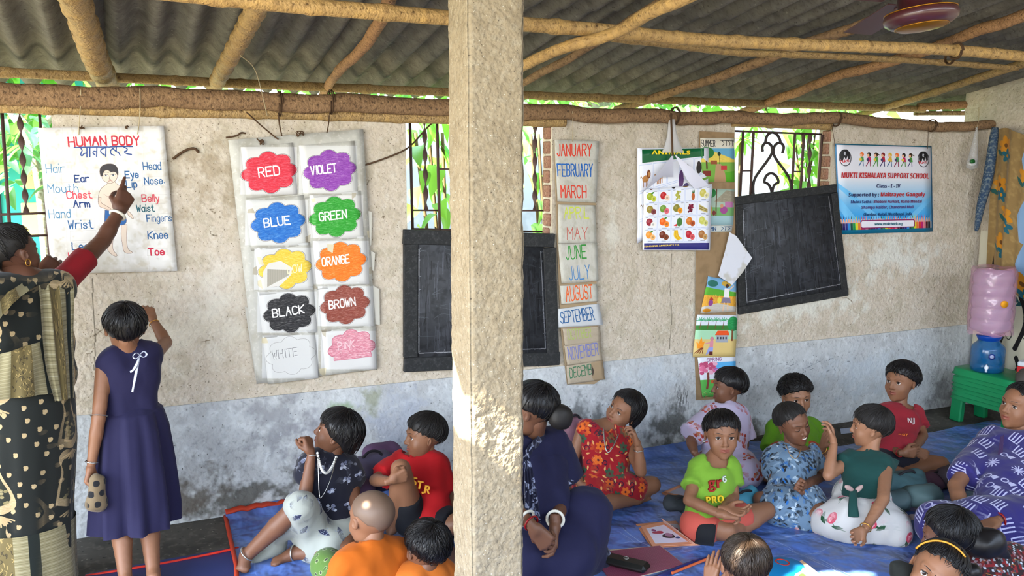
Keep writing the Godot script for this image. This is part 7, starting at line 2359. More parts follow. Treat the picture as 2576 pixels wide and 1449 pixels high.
# style: front, temple, side, ear, back = how far (radians from the crown) the hair reaches at each bearing
func hair(o: Node3D, d: Dictionary, m: Material, style: Array, thick: float, straight := false, clumps := 260, wave := 0.0, sd := 1) -> void:
	var hx: Transform3D = d.hx
	var reach := func(phi: float) -> float:
		var a := absf(wrapf(phi, -PI, PI)) / PI * (style.size() - 1)
		var k := mini(int(a), style.size() - 2)
		return lerpf(style[k], style[k + 1], smoothstep(0.0, 1.0, a - k)) + (0.0 if straight else 0.40 * cos(phi))
	rng.seed = 700 + sd
	noise.seed = sd
	var st := S()
	var f := func(u: float, v: float):
		var phi := u * TAU
		var most: float = reach.call(phi) * 0.97 + 0.10 * noise.get_noise_2d(cos(phi) * 2.2, sin(phi) * 2.2) + 0.07 * noise.get_noise_2d(cos(phi) * 9.0, sin(phi) * 9.0)
		var th := minf(v, 0.93) / 0.93 * most
		var l := thick * (1.0 + 0.3 * noise.get_noise_3d(sin(phi) * 0.7, cos(phi) * 0.7, th * 0.35))
		l *= 1.0 - 0.55 * smoothstep(0.72, 1.0, th / most)
		if v > 0.94: l = -0.02
		return hx * hair_pt(phi, th, l, straight)
	grid(st, 56, 24, f)
	var cap_mesh := commit(st, "hair", m, o)
	if clumps == 0: return
	st = S()
	for k in int(clumps * 1.9):
		var phi := rng.randf() * TAU
		var most: float = reach.call(phi)
		var t0 := most * rng.randf_range(0.03, 0.85) * sqrt(rng.randf())
		var t1 := minf(t0 + rng.randf_range(0.35, 0.9), most * rng.randf_range(0.93, 1.14))
		var pts := []
		var sway := rng.randf_range(-0.22, 0.22)
		var lf := thick * rng.randf_range(0.9, 1.32)
		for j in 6:
			var t := j / 5.0
			var th := lerpf(t0, t1, t)
			var ph := phi + sway * t * t + wave * sin(t * 7.0 + phi * 5.0) * 0.14
			var l := lf * (1.0 - 0.45 * smoothstep(0.72, 1.05, th / most)) + wave * 0.018 * sin(t * 9.0 + phi * 3.0)
			pts.append(hx * hair_pt(ph, th, l, straight))
		var w: float = rng.randf_range(0.006, 0.012) * d.hs
		tube(st, pts, [w * 0.3, w, w * 1.1, w * 0.9, w * 0.6, w * 0.12], 4, false, 0.6)
	var cl := commit(st, "hair_strands", m, cap_mesh)
	cl.set_meta("kind", "stuff")
	rng.seed = 900 + sd

# clothes and drapes: tapered limbs [a, b, ra, rb, blend, flat ends] melted into one cloth
func solid(o: Node3D, called: String, m: Material, prims: Array, wrinkle := 0.005, cell := 0.0125, colf = null, floor_y := 0.006) -> MeshInstance3D:
	var lo := Vector3(1e9, 1e9, 1e9)
	var hi := -lo
	for p in prims:
		if p.size() > 4 and p[4] < 0.0: continue
		var r := maxf(p[2], p[3]) + 0.03
		lo = lo.min(p[0] - Vector3.ONE * r).min(p[1] - Vector3.ONE * r)
		hi = hi.max(p[0] + Vector3.ONE * r).max(p[1] + Vector3.ONE * r)
	var f := Field.new(lo, hi, cell)
	for p in prims:
		f.cap(p[0], p[1], p[2], p[3], p[4] if p.size() > 4 else 0.03, p[5] if p.size() > 5 else false)
	if wrinkle > 0.0:
		noise.frequency = 7.0
		f.ripple(noise, wrinkle * 1.6, Vector3(1, 0.55, 1))
		noise.frequency = 5.0
	if lo.y < floor_y: f.plane(Vector3(0, floor_y, 0), Vector3.DOWN)
	var st := S()
	add_net(st, f.net(), 0, Transform3D.IDENTITY, colf)
	return commit(st, called, m, o)

# a shirt over the trunk with sleeves to part of the upper arm
func shirt(o: Node3D, d: Dictionary, called: String, m: Material, sleeve := 0.62, ease := 0.013, scoop := 0.062, hem := 0.0, extra := [], wrinkle := 0.009) -> MeshInstance3D:
	var b: float = d.get("b", 1.0)
	var sa: Vector3 = d.sh[0]
	var sb: Vector3 = d.sh[1]
	var ha: Vector3 = d.hip[0]
	var hp: Vector3 = d.hip[1]
	var sp: Vector3 = d.spine
	var e := ease
	var down := -sp * hem
	var prims := [[sa.lerp(sb, 0.16), sa.lerp(sb, 0.84), 0.052 * b + e, 0.052 * b + e, 0.03],
		[sa.lerp(sb, 0.28) - sp * 0.07 * b, sa.lerp(sb, 0.72) - sp * 0.07 * b, 0.068 * b + e, 0.068 * b + e, 0.04],
		[sa.lerp(sb, 0.33) - sp * 0.08 * b, ha.lerp(hp, 0.2) + down, 0.062 * b + e, 0.074 * b + e, 0.04],
		[sa.lerp(sb, 0.67) - sp * 0.08 * b, ha.lerp(hp, 0.8) + down, 0.062 * b + e, 0.074 * b + e, 0.04],
		[sa.lerp(sb, 0.05), d.neck, 0.034 * b + e, 0.036 * b + e, 0.03], [sb.lerp(sa, 0.05), d.neck, 0.034 * b + e, 0.036 * b + e, 0.03]]
	for i in 2:
		if d.el[i] != null and sleeve > 0.0:
			var end: Vector3 = (d.sh[i] as Vector3).lerp(d.el[i], sleeve)
			prims.append([d.sh[i], d.sh[i], 0.037 * b + e, 0.037 * b + e, 0.02])
			prims.append([d.sh[i], end, 0.037 * b + e, 0.037 * b + e * 1.5, 0.012, true])
	prims.append_array(extra)
	if scoop > 0.0:
		var nk: Vector3 = d.neck
		var fw: Vector3 = d.get("front", (d.hb * Vector3(0, 0, 1)) * Vector3(1, 0.2, 1))
		prims.append([nk + sp * 0.02 + fw * 0.035, nk + sp * 0.2 + fw * 0.03, scoop * b, scoop * b * 1.3, -0.006])
	return solid(o, called, m, prims, wrinkle)

func bangle(o: Node3D, called: String, c: Vector3, axis: Vector3, r: float, w: float, m: Material) -> void:
	var a := axis.normalized()
	var u := a.cross(Vector3.UP if absf(a.y) < 0.9 else Vector3.RIGHT).normalized()
	var v := a.cross(u)
	var pts := []
	for k in 25: pts.append(c + (u * cos(TAU * k / 24) + v * sin(TAU * k / 24)) * r)
	var st := S()
	tube(st, pts, w, 6, false)
	commit(st, called, m, o)

# ---------------------------------------------------------------- cloth prints
const TONE := [Color(0.140, 0.060, 0.032), Color(0.200, 0.092, 0.050), Color(0.090, 0.039, 0.022), Color(0.255, 0.123, 0.068)]

func cloth(im: Image, scale: float, rough := 0.85) -> StandardMaterial3D:
	var m := tri_mat(im, scale, rough)
	m.uv1_triplanar_sharpness = 4.0
	m.rim_enabled = true
	m.rim = 0.25
	return m

func dye(c: Color, rough := 0.85) -> StandardMaterial3D:
	var m := mat(c, rough, {"rim_enabled": true, "rim": 0.3})
	return bump(m, mats.weave, 0.35)

func cloth_prints() -> void:
	mats.weave = noise_normal(0.02, 256, 3.0, 3)
	var im := canvas(512, 512, Color(0.04, 0.045, 0.11))
	scatter(im, 16, 95, func(p: Vector2):
		var w := Color(0.62, 0.64, 0.70)
		for k in 5: blob(im, p + Vector2(rng.randf_range(-26, 26), rng.randf_range(-24, 24)), 13, 10, w if k % 2 else Color(0.36, 0.38, 0.48), 0.6)
		for k in 4: stroke(im, [p, p + Vector2(rng.randf_range(-40, 40), rng.randf_range(-40, 40))], 3, w))
	mats.navy_print = cloth(im, 3.2)
	im = canvas(512, 512, Color(0.56, 0.57, 0.54))
	scatter(im, 9, 130, func(p: Vector2):
		leaf2(im, p, 46, Color(0.09, 0.11, 0.24), rng.randf() * 6.0)
		for k in 26: blob(im, p + Vector2(rng.randf_range(-34, 34), rng.randf_range(-24, 24)), 3, 3, Color(0.5, 0.53, 0.58)))
	mats.leaf_print = cloth(im, 3.0)
	im = canvas(512, 512, Color(0.55, 0.03, 0.08))
	for k in 40:
		var p := Vector2(rng.randf() * 512, rng.randf() * 512)
		stroke(im, chaikin([p, p + Vector2(18, -20), p + Vector2(40, -6), p + Vector2(30, 16), p + Vector2(12, 8)]), 7, Color(0.16, 0.03, 0.14))
	scatter(im, 46, 46, func(p: Vector2): leaf2(im, p, 18, Color(0.80, 0.62, 0.36), rng.randf() * 6.0))
	scatter(im, 18, 82, func(p: Vector2): petals(im, p, 38, 6, Color(0.13, 0.30, 0.20) if rng.randf() < 0.55 else Color(0.78, 0.36, 0.08), Color(0.3, 0.05, 0.1), rng.randf() * 3.0))
	mats.red_floral = cloth(im, 2.9)
	im = canvas(512, 512, Color(0.66, 0.62, 0.71))
	scatter(im, 9, 140, func(p: Vector2):
		for k in 16: blob(im, p + Vector2(rng.randf_range(-46, 46), rng.randf_range(-46, 46)), 11, 9, [Color(0.52, 0.13, 0.08), Color(0.66, 0.22, 0.14), Color(0.60, 0.40, 0.30)][k % 3], 0.0, rng.randf() * 3.0))
	mats.red_sprig = cloth(im, 2.4)
	im = canvas(512, 512, Color(0.36, 0.45, 0.53))
	scatter(im, 90, 34, func(p: Vector2):
		for k in 3: leaf2(im, p + Vector2(rng.randf_range(-18, 18), rng.randf_range(-18, 18)), 20, [Color(0.03, 0.05, 0.07), Color(0.08, 0.36, 0.62), Color(0.04, 0.09, 0.14), Color(0.04, 0.06, 0.08), Color(0.66, 0.72, 0.76)][rng.randi() % 5], rng.randf() * 6.0))
	mats.blue_floral = cloth(im, 3.0)
	im = canvas(512, 512, Color(0.69, 0.68, 0.67))
	scatter(im, 8, 150, func(p: Vector2):
		stroke(im, chaikin([p, p + Vector2(-40, 50), p + Vector2(-90, 60)]), 4, Color(0.10, 0.30, 0.16))
		for k in 3: leaf2(im, p + Vector2(rng.randf_range(-56, 50), rng.randf_range(10, 60)), 32, Color(0.05, 0.24, 0.13), rng.randf() * 6.0)
		blob(im, p, 32, 34, Color(0.72, 0.22, 0.32))
		for k in 7: blob(im, p + Vector2(rng.randf_range(-16, 16), rng.randf_range(-18, 18)), 11, 9, [Color(0.80, 0.44, 0.50), Color(0.62, 0.10, 0.20), Color(0.86, 0.60, 0.62)][k % 3], 0.0, rng.randf() * 3.0))
	mats.rose_print = cloth(im, 2.7)
	im = canvas(512, 512, Color(0.14, 0.115, 0.36))
	scatter(im, 20, 100, func(p: Vector2):
		var w := Color(0.66, 0.66, 0.78)
		var kind := rng.randi() % 3
		if kind == 0:
				for k in 10: stroke(im, [p + Vector2(cos(k * 0.63), sin(k * 0.63)) * 12, p + Vector2(cos(k * 0.63), sin(k * 0.63)) * 38], 7, w)
				blob(im, p, 9, 9, w)
		elif kind == 1:
				var r := []
				for k in 13: r.append(p + Vector2(cos(k * 0.524), sin(k * 0.524)) * 20)
				stroke(im, r, 8, w)
				poly(im, [p + Vector2(-8, 26), p + Vector2(12, 26), p + Vector2(26, 66), p + Vector2(-24, 60)], w)
		else:
				for k in 4: stroke(im, [p + Vector2(-40, -30 + k * 20), p + Vector2(40, -44 + k * 22)], 8, w)
				stroke(im, [p + Vector2(-40, -30), p + Vector2(-40, 34)], 8, w))
	mats.purple_batik = cloth(im, 2.6)
	im = canvas(512, 512, Color(0.055, 0.06, 0.155))
	scatter(im, 46, 56, func(p: Vector2):
		for k in 4: stroke(im, chaikin([p, p + Vector2(rng.randf_range(-26, 26), rng.randf_range(-26, 26)), p + Vector2(rng.randf_range(-40, 40), rng.randf_range(-40, 40))]), 8, Color(0.55, 0.57, 0.66)))
	mats.navy_batik = cloth(im, 3.2)
	im = canvas(512, 512, Color(0.10, 0.05, 0.06))
	for y in range(0, 512, 16):
		for x in range(0, 512, 16):
			var q := noise.get_noise_2d(x * 0.006, y * 0.012)
			if q > 0.12: im.fill_rect(Rect2i(x, y, 16, 16), Color(0.42, 0.04, 0.07))
			elif q < -0.16 and (x / 16 + y / 16) % 2 == 0: im.fill_rect(Rect2i(x, y, 14, 14), Color(0.62, 0.66, 0.70))
	for k in 40:
		var p := Vector2(rng.randf() * 512, rng.randf() * 512)
		stroke(im, [p, p + Vector2(30, 8)], 4, Color(0.54, 0.36, 0.12))
	mats.patchwork = cloth(im, 3.4)
	im = canvas(256, 256, Color(0.42, 0.36, 0.27))
	for k in 16: blob(im, Vector2((k % 4) * 64 + (32 if (k / 4) % 2 else 0) + 16, (k / 4) * 64 + 32), 20, 20, Color(0.05, 0.055, 0.08))
	mats.dots = cloth(im, 6.0)
	im = canvas(256, 256, Color(0.30, 0.42, 0.17))
	scatter(im, 8, 70, func(p: Vector2):
		blob(im, p, 20, 16, Color(0.60, 0.66, 0.48)); blob(im, p, 15, 11, Color(0.18, 0.20, 0.14)))
	mats.green_print = cloth(im, 8.0)
	# the teacher's sari: bottle green with cream drops and paisleys, embroidered borders
	im = canvas(1024, 1024, Color(0.022, 0.045, 0.035))
	var cream := Color(0.60, 0.52, 0.38)
	scatter(im, 120, 66, func(p: Vector2):
		blob(im, p, 12, 16, cream, 0.3, 0.5); blob(im, p + Vector2(-7, -9), 6, 7, cream))
	scatter(im, 7, 330, func(p: Vector2):
		var body := [p + Vector2(-80, 150), p + Vector2(-60, 40), p + Vector2(-30, -60), p + Vector2(-50, -140), p + Vector2(-10, -190), p + Vector2(40, -160), p + Vector2(20, -110), p + Vector2(40, -40), p + Vector2(90, 60), p + Vector2(110, 150), p + Vector2(10, 200)]
		poly(im, chaikin(body + [body[0]]), cream, 0.3)
		var inner := []
		for q in body: inner.append(p + (q - p) * 0.72)
		poly(im, chaikin(inner + [inner[0]]), Color(0.10, 0.11, 0.075), 0.0)
		for k in 16: blob(im, p + Vector2(rng.randf_range(-40, 60), rng.randf_range(20, 120)), 12, 9, Color(0.44, 0.40, 0.26), 0.3)
		for k in 9: stroke(im, [p + Vector2(10, 200), p + Vector2(-60 + k * 18, 262 - absf(k - 4) * 8)], 9, cream))
	mats.sari = cloth(im, 1.5)
	im = canvas(512, 512, Color(0.50, 0.47, 0.35))
	for y in range(0, 512, 12): stroke(im, [Vector2(0, y), Vector2(512, y)], 3, Color(0.40, 0.37, 0.26) if (y / 12) % 3 else Color(0.58, 0.56, 0.46))
	im.fill_rect(Rect2i(170, 0, 150, 512), Color(0.36, 0.31, 0.18))
	for k in 90:
		var p := Vector2(rng.randf_range(180, 310), rng.randf() * 512)
		stroke(im, chaikin([p, p + Vector2(rng.randf_range(-14, 14), 10), p + Vector2(rng.randf_range(-14, 14), 22)]), 5, Color(0.56, 0.48, 0.30) if k % 2 else Color(0.20, 0.17, 0.10))
	im.fill_rect(Rect2i(400, 0, 60, 512), Color(0.03, 0.07, 0.055))
	var pal := mat(Color.WHITE, 0.8, {"rim_enabled": true, "rim": 0.3})
	pal.albedo_texture = ImageTexture.create_from_image(im)
	mats.pallu = pal
	mats.border = cloth(im, 3.0)
	mats.bone = mat(Color(0.80, 0.78, 0.72), 0.35)
	mats.red_bangle = mat(Color(0.50, 0.03, 0.04), 0.3)
	mats.silver = mat(Color(0.72, 0.72, 0.70), 0.25, {"metallic": 0.85})
	mats.gold = mat(Color(0.78, 0.58, 0.28), 0.28, {"metallic": 0.85})

# a hanging cloth: rows of points, each row from one side to the other
func drape(o: Node3D, called: String, rows: Array, m: Material, ripple := 0.008, sd := 0.0) -> void:
	var st := S()
	var nr := rows.size() - 1
	grid(st, 24, nr * 6, func(u: float, v: float):
		var fv := v * nr
		var k := mini(int(fv), nr - 1)
		var get_row := func(r: Array) -> Vector3:
			var fu := u * (r.size() - 1)
			var i := mini(int(fu), r.size() - 2)
			return (r[i] as Vector3).lerp(r[i + 1], fu - i)
		var a: Vector3 = get_row.call(rows[maxi(k - 1, 0)])
		var b: Vector3 = get_row.call(rows[k])
		var c: Vector3 = get_row.call(rows[k + 1])
		var e: Vector3 = get_row.call(rows[mini(k + 2, nr)])
		var p := b.cubic_interpolate(c, a, e, fv - k)
		return p + Vector3(0.3, 0, 1).normalized() * ripple * (sin(u * 19.0 + sd + v * 3.0) + 0.5 * sin(u * 43.0 + sd)))
	commit(st, called, m, o)

# a dress or skirt hanging round an axis: rings [centre, half width along a, half depth, bearing of a in degrees]
func hanging(o: Node3D, called: String, rings: Array, m: Material, folds := 0.012, count := 9.0, uv := Vector2(2, 2), sd := 0.0) -> void:
	var st := S()
	var nr := rings.size() - 1
	grid(st, 72, nr * 7, func(u: float, v: float):
		var fv := v * nr
		var k := mini(int(fv), nr - 1)
		var t := smoothstep(0.0, 1.0, fv - k) * 0.5 + (fv - k) * 0.5
		var a: Array = rings[k]
		var b: Array = rings[k + 1]
		var c: Vector3 = (a[0] as Vector3).lerp(b[0], t)
		var ang := -u * TAU
		var fl := 1.0 + folds * v * (sin(ang * count + sd + v * 2.0) + 0.6 * sin(ang * count * 0.47 + 2.0 * sd) + 0.4 * sin(ang * count * 2.3)) / maxf(lerpf(a[1], b[1], t), 0.01) * 1.0
		var q := Vector3(cos(ang) * lerpf(a[1], b[1], t) * fl, 0, sin(ang) * lerpf(a[2], b[2], t) * fl).rotated(Vector3.UP, deg_to_rad(lerpf(a[3], b[3], t)))
		return c + q)
	var mm: StandardMaterial3D = m
	commit(st, called, mm, o)

func people() -> void:
	figure_materials()
	cloth_prints()
	noise.frequency = 5.0
	teacher()
	girl_at_wall()
	girl_with_beads()
	boy_red()
	boy_orange()
	boy_by_pillar()
	woman_navy()
	girl_red()
	child_white()
	boy_green()
	boy_curly()
	girl_blue()
	girl_teal()
	boy_raspberry()
	woman_purple()
	girl_braid()
	girl_headband()
	boy_cropped()

func teacher() -> void:
	var d := {skin = TONE[2], b = 1.18, hs = 0.222, hd = V(-0.398, 1.379, 0.5), face = [127.8, 6.0, -6.0], hand = 0.98,
		sh = [V(-0.482, 1.243, 0.62), V(-0.247, 1.248, 0.46)], el = [V(-0.512, 1.121, 0.4), V(-0.084, 1.4, 0.26)], wr = [V(-0.344, 1.261, 0.24), V(-0.016, 1.512, 0.19)],
		hip = [V(-0.445, 0.767, 0.56), V(-0.316, 0.732, 0.46)], kn = [V(-0.464, 0.391, 0.54), V(-0.35, 0.343, 0.46)], an = [V(-0.473, 0.097, 0.55), V(-0.381, 0.056, 0.5)],
		hands = [["curl", Vector3(0.7, 0.5, -0.4), Vector3(0.2, 0.1, -1), true], ["point", V(0.035, 1.623, 0.14) - V(-0.016, 1.512, 0.19), Vector3(-0.35, 0.1, -1), false]]}
	var o := person("woman in a dark green and cream sari pointing at the body chart", "", d)
	hair(o, d, hair_m.soft, [0.95, 1.2, 1.75, 2.2, 2.65], 0.05, false, 320, 0.05, 11)
	# knot of hair at the nape
	var st := S()
	solid(o, "hair_bun", hair_m.soft, [[d.hx * Vector3(0, -0.12, -0.56), d.hx * Vector3(0, -0.12, -0.56) + Vector3(0.004, 0.012, 0), 0.045, 0.045, 0.01]], 0.007, 0.007)
	solid(o, "blouse_sleeve", dye(Color(0.46, 0.02, 0.07)), [[d.sh[1], d.sh[1].lerp(d.el[1], 0.62), .055, .052, .02, true], [d.sh[1], d.sh[1], .058, .058, .02]], 0.003)
	# sari skirt
	hanging(o, "sari_skirt", [[V(-0.364, 0.926, 0.53), .135, .115, 24], [V(-0.376, 0.799, 0.53), .165, .14, 24], [V(-0.388, 0.622, 0.53), .172, .15, 24], [V(-0.408, 0.378, 0.53), .165, .145, 24], [V(-0.423, 0.197, 0.53), .17, .15, 24], [V(-0.436, 0.02, 0.517), .185, .165, 24]], mats.sari, 0.008, 7.0)
	hanging(o, "sari_border", [[V(-0.412, 0.309, 0.53), .171, .151, 24], [V(-0.421, 0.21, 0.53), .175, .155, 24], [V(-0.429, 0.113, 0.53), .181, .161, 24], [V(-0.439, 0.01, 0.494), .191, .170, 24]], mats.border, 0.008, 7.0)
	# wrapped bodice
	solid(o, "sari_bodice", mats.sari, [[V(-0.486, 1.234, 0.62), V(-0.26, 1.235, 0.48), .09, .078, .04], [V(-0.438, 1.144, 0.57), V(-0.308, 1.125, 0.51), .105, .095, .04], [V(-0.449, 1.043, 0.56), V(-0.304, 1.024, 0.5), .108, .102, .04], [V(-0.442, 0.923, 0.55), V(-0.308, 0.896, 0.49), .105, .105, .04], [V(-0.407, 1.287, 0.5), V(-0.395, 1.348, 0.5), .07, .06, -0.01]], 0.006)
	# cream bands crossing the back
	drape(o, "sari_border", [[V(-0.495, 1.018, 0.72), V(-0.365, 1.054, 0.71), V(-0.277, 1.065, 0.63)], [V(-0.5, 0.939, 0.73), V(-0.371, 0.961, 0.72), V(-0.257, 0.96, 0.62)], [V(-0.504, 0.867, 0.74), V(-0.376, 0.866, 0.73), V(-0.243, 0.847, 0.62)]], mats.pallu, 0.006, 1.0)
	drape(o, "sari_border", [[V(-0.481, 1.175, 0.74), V(-0.403, 1.26, 0.7), V(-0.32, 1.305, 0.56)], [V(-0.486, 1.103, 0.745), V(-0.392, 1.216, 0.71), V(-0.298, 1.285, 0.58)]], mats.pallu, 0.004, 2.0)
	# the end of the sari thrown over the shoulder
	drape(o, "sari_end", [[V(-0.333, 1.245, 0.4), V(-0.282, 1.273, 0.36), V(-0.218, 1.276, 0.36)], [V(-0.316, 1.28, 0.56), V(-0.268, 1.294, 0.52), V(-0.196, 1.273, 0.48)], [V(-0.307, 1.208, 0.64), V(-0.256, 1.206, 0.6), V(-0.195, 1.201, 0.54)], [V(-0.306, 1.074, 0.665), V(-0.25, 1.061, 0.62), V(-0.206, 1.057, 0.55)], [V(-0.3, 0.953, 0.68), V(-0.246, 0.946, 0.635), V(-0.21, 0.934, 0.56)], [V(-0.278, 0.829, 0.69), V(-0.244, 0.822, 0.65), V(-0.217, 0.811, 0.58)]], mats.pallu, 0.006, 0.5)
	bangle(o, "conch_bangle", V(-0.02, 1.504, 0.195), d.wr[1] - d.el[1], 0.031, 0.0065, mats.bone)
	bangle(o, "ear_ring", d.hx * Vector3(-0.395, -0.16, -0.01), Vector3(0.9, 0.1, 0.6), 0.013, 0.0018, mats.gold)
	var pen := thing("pen", "silver pen held upright in the teacher's hand before the chart", "pen")
	st = S()
	tube(st, [V(-0.306, 1.257, 0.16), V(-0.306, 1.341, 0.15)], [0.005, 0.0045], 8)
	commit(st, "pen_barrel", mats.silver, pen)

func girl_at_wall() -> void:
	var d := {skin = TONE[1], b = 0.92, hs = 0.198, hd = V(-0.018, 1.056, 0.5), face = [-175.7, -4.0, 2.0], hand = 0.72,
		sh = [V(-0.103, 0.922, 0.52), V(0.089, 0.932, 0.44)], el = [V(-0.134, 0.722, 0.6), V(0.144, 0.941, 0.26)], wr = [V(-0.171, 0.542, 0.62), V(0.1, 1.023, 0.16)],
		hip = [V(-0.075, 0.578, 0.52), V(0.036, 0.561, 0.49)], kn = [V(-0.08, 0.298, 0.55), V(0.026, 0.273, 0.5)], an = [V(-0.074, 0.06, 0.687), V(0.031, 0.06, 0.687)], toe = [V(-0.081, 0.02, 0.55), V(0.03, 0.02, 0.527)],
		hands = [["curl", V(-0.182, 0.494, 0.63) - V(-0.171, 0.542, 0.62), Vector3(0.9, 0, 0.3), true], ["relaxed", V(0.069, 1.091, 0.09) - V(0.1, 1.023, 0.16), Vector3(-0.3, -0.2, -1), false]], face_shown = false}
	var o := person("girl in a navy sleeveless dress standing with her back turned, reaching up", "", d)
	hair(o, d, hair_m.black, [1.3, 1.5, 1.9, 2.4, 2.85], 0.075, false, 420, 0.1, 21)
	var navy := dye(Color(0.095, 0.085, 0.215))
	shirt(o, d, "bodice", navy, 0.0, 0.014, 0.05, -0.05, [[V(0.045, 0.948, 0.62), V(0.042, 0.792, 0.62), .016, .006, -0.004]])
	hanging(o, "skirt", [[V(-0.011, 0.74, 0.49), .095, .07, 24], [V(-0.011, 0.709, 0.5), .124, .098, 24], [V(-0.012, 0.635, 0.51), .142, .115, 24], [V(-0.013, 0.467, 0.52), .160, .13, 24], [V(-0.014, 0.311, 0.52), .168, .138, 24], [V(-0.019, 0.232, 0.53), .166, .14, 24]], navy, 0.02, 9.0, Vector2(2, 2), 1.3)
	# white ribbon tied at the nape
	var st := S()
	var rb := mat(Color(0.66, 0.68, 0.74), 0.8)
	for q in [[V(0.031, 0.969, 0.62), V(0.017, 0.986, 0.645), V(0.002, 0.967, 0.64), V(0.016, 0.958, 0.65), V(0.031, 0.969, 0.63)], [V(0.031, 0.969, 0.62), V(0.047, 0.989, 0.64), V(0.059, 0.97, 0.63), V(0.045, 0.961, 0.645), V(0.031, 0.969, 0.63)], [V(0.031, 0.967, 0.62), V(0.018, 0.923, 0.645), V(0.005, 0.869, 0.65), V(-0.005, 0.825, 0.64)], [V(0.031, 0.967, 0.62), V(0.021, 0.944, 0.645), V(0.005, 0.916, 0.645), V(-0.008, 0.907, 0.64)]]:
		st = S()
		tube(st, smooth(q, 2), [0.003, 0.0045, 0.0065, 0.0045, 0.005], 6, true, 0.35)
		commit(st, "ribbon", rb, o)
	# butterfly clip
	for s in [-1, 1]:
		st = S()
		ball(st, d.hx * Vector3(0.05 * s + 0.02, 0.46, -0.24), Vector3(0.007, 0.008, 0.004), 8)
		ball(st, d.hx * Vector3(0.04 * s + 0.02, 0.43, -0.29), Vector3(0.005, 0.006, 0.004), 8)
		commit(st, "hair_clip", mat(Color(0.86, 0.62, 0.46), 0.4), o)
	bangle(o, "bangle", V(-0.169, 0.552, 0.62), d.wr[0] - d.el[0], 0.024, 0.0025, mats.silver)
	bangle(o, "bangle", V(0.102, 1.014, 0.17), d.wr[1] - d.el[1], 0.022, 0.0022, mats.gold)
	bangle(o, "arm_chain", V(-0.132, 0.731, 0.6), d.el[0] - d.sh[0], 0.032, 0.0022, mats.silver)
	var bag := thing("cloth_pouch", "small beige pouch with black spots hanging from the girl's hand", "pouch")
	solid(bag, "pouch", mats.dots, [[V(-0.158, 0.501, 0.66), V(-0.142, 0.487, 0.65), .014, .014, .01], [V(-0.176, 0.389, 0.66), V(-0.151, 0.378, 0.65), .024, .024, .05], [V(-0.165, 0.478, 0.66), V(-0.17, 0.401, 0.66), .018, .024, .03], [V(-0.146, 0.471, 0.65), V(-0.148, 0.394, 0.65), .018, .024, .03]], 0.0, 0.008)

func girl_with_beads() -> void:
	var d := {skin = TONE[0], b = 0.98, hs = 0.212, hd = V(0.822, 0.524, 0.56), face = [-114.0, 22.0, 0.0], hand = 0.76,
		sh = [V(0.694, 0.411, 0.58), V(0.892, 0.346, 0.5)], el = [V(0.655, 0.32, 0.68), V(0.884, 0.253, 0.6)], wr = [V(0.689, 0.473, 0.66), V(0.871, 0.188, 0.72)],
		hip = [V(0.715, 0.08, 0.613), V(0.857, 0.08, 0.619)], kn = [V(0.615, 0.288, 0.74), V(0.817, 0.07, 0.789)], an = [V(0.399, 0.06, 0.647), V(0.602, 0.04, 0.654)], toe = [V(0.377, 0.018, 0.705), V(0.5, 0.018, 0.669)],
		hands = [["fist", V(0.681, 0.529, 0.64) - V(0.689, 0.473, 0.66), Vector3(-0.6, 0.1, -0.6), false], null], gaze = Vector3(0, 0.15, 1)}
	var o := person("girl with pearl beads, navy floral top and white leaf-print skirt, chin on hand", "", d)
	hair(o, d, hair_m.black, [1.38, 1.5, 2.05, 2.65, 2.75], 0.085, true, 420, 0.15, 31)
	shirt(o, d, "top", mats.navy_print, 0.5, 0.020, 0.058, 0.0, [[V(0.676, 0.409, 0.6), V(0.657, 0.382, 0.64), .040, .044, .02], [V(0.903, 0.333, 0.5), V(0.904, 0.293, 0.54), .040, .046, .02]])
	# skirt over the raised knee
	solid(o, "skirt", mats.leaf_print, [[d.hip[0], d.hip[1], .10, .10, .05], [d.hip[0], V(0.619, 0.295, 0.76), .09, .062, .05], [V(0.818, 0.08, 0.634), V(0.75, 0.05, 0.776), .09, .06, .06], [V(0.612, 0.283, 0.74), V(0.533, 0.05, 0.551), .05, .03, .05], [V(0.549, 0.03, 0.555), V(0.439, 0.015, 0.602), .03, .022, .05], [V(0.683, 0.03, 0.679), V(0.795, 0.02, 0.726), .05, .04, .06], [V(0.567, 0.292, 0.86), V(0.418, 0.08, 0.784), .055, .045, -0.01]], 0.008)
	# beads
	for k in 26:
		var t := k / 25.0
		var a := V(0.709, 0.494, 0.7)
		var c := V(0.797, 0.451, 0.66)
		var low := V(0.71, 0.358, 0.8)
		var p := a.lerp(low, t).lerp(low.lerp(c, t), t)
		var st := S()
		ball(st, p, Vector3.ONE * 0.0062, 8)
		commit(st, "bead", mat(Color(0.74, 0.74, 0.72), 0.2), o)
	var st2 := S()
	tube(st2, smooth([V(0.795, 0.455, 0.67), V(0.749, 0.384, 0.76), V(0.703, 0.319, 0.78), V(0.694, 0.329, 0.78), V(0.706, 0.483, 0.72)], 2), 0.0016, 5)
	commit(st2, "neck_chain", mats.silver, o)
	bangle(o, "bangle", V(0.692, 0.477, 0.66), d.wr[0] - d.el[0], 0.023, 0.002, mats.silver)
	bangle(o, "anklet", V(0.405, 0.075, 0.656), d.an[0] - d.kn[0], 0.034, 0.0035, mats.silver)
	bangle(o, "anklet", V(0.598, 0.045, 0.66), d.an[1] - d.kn[1], 0.032, 0.0035, mats.silver)

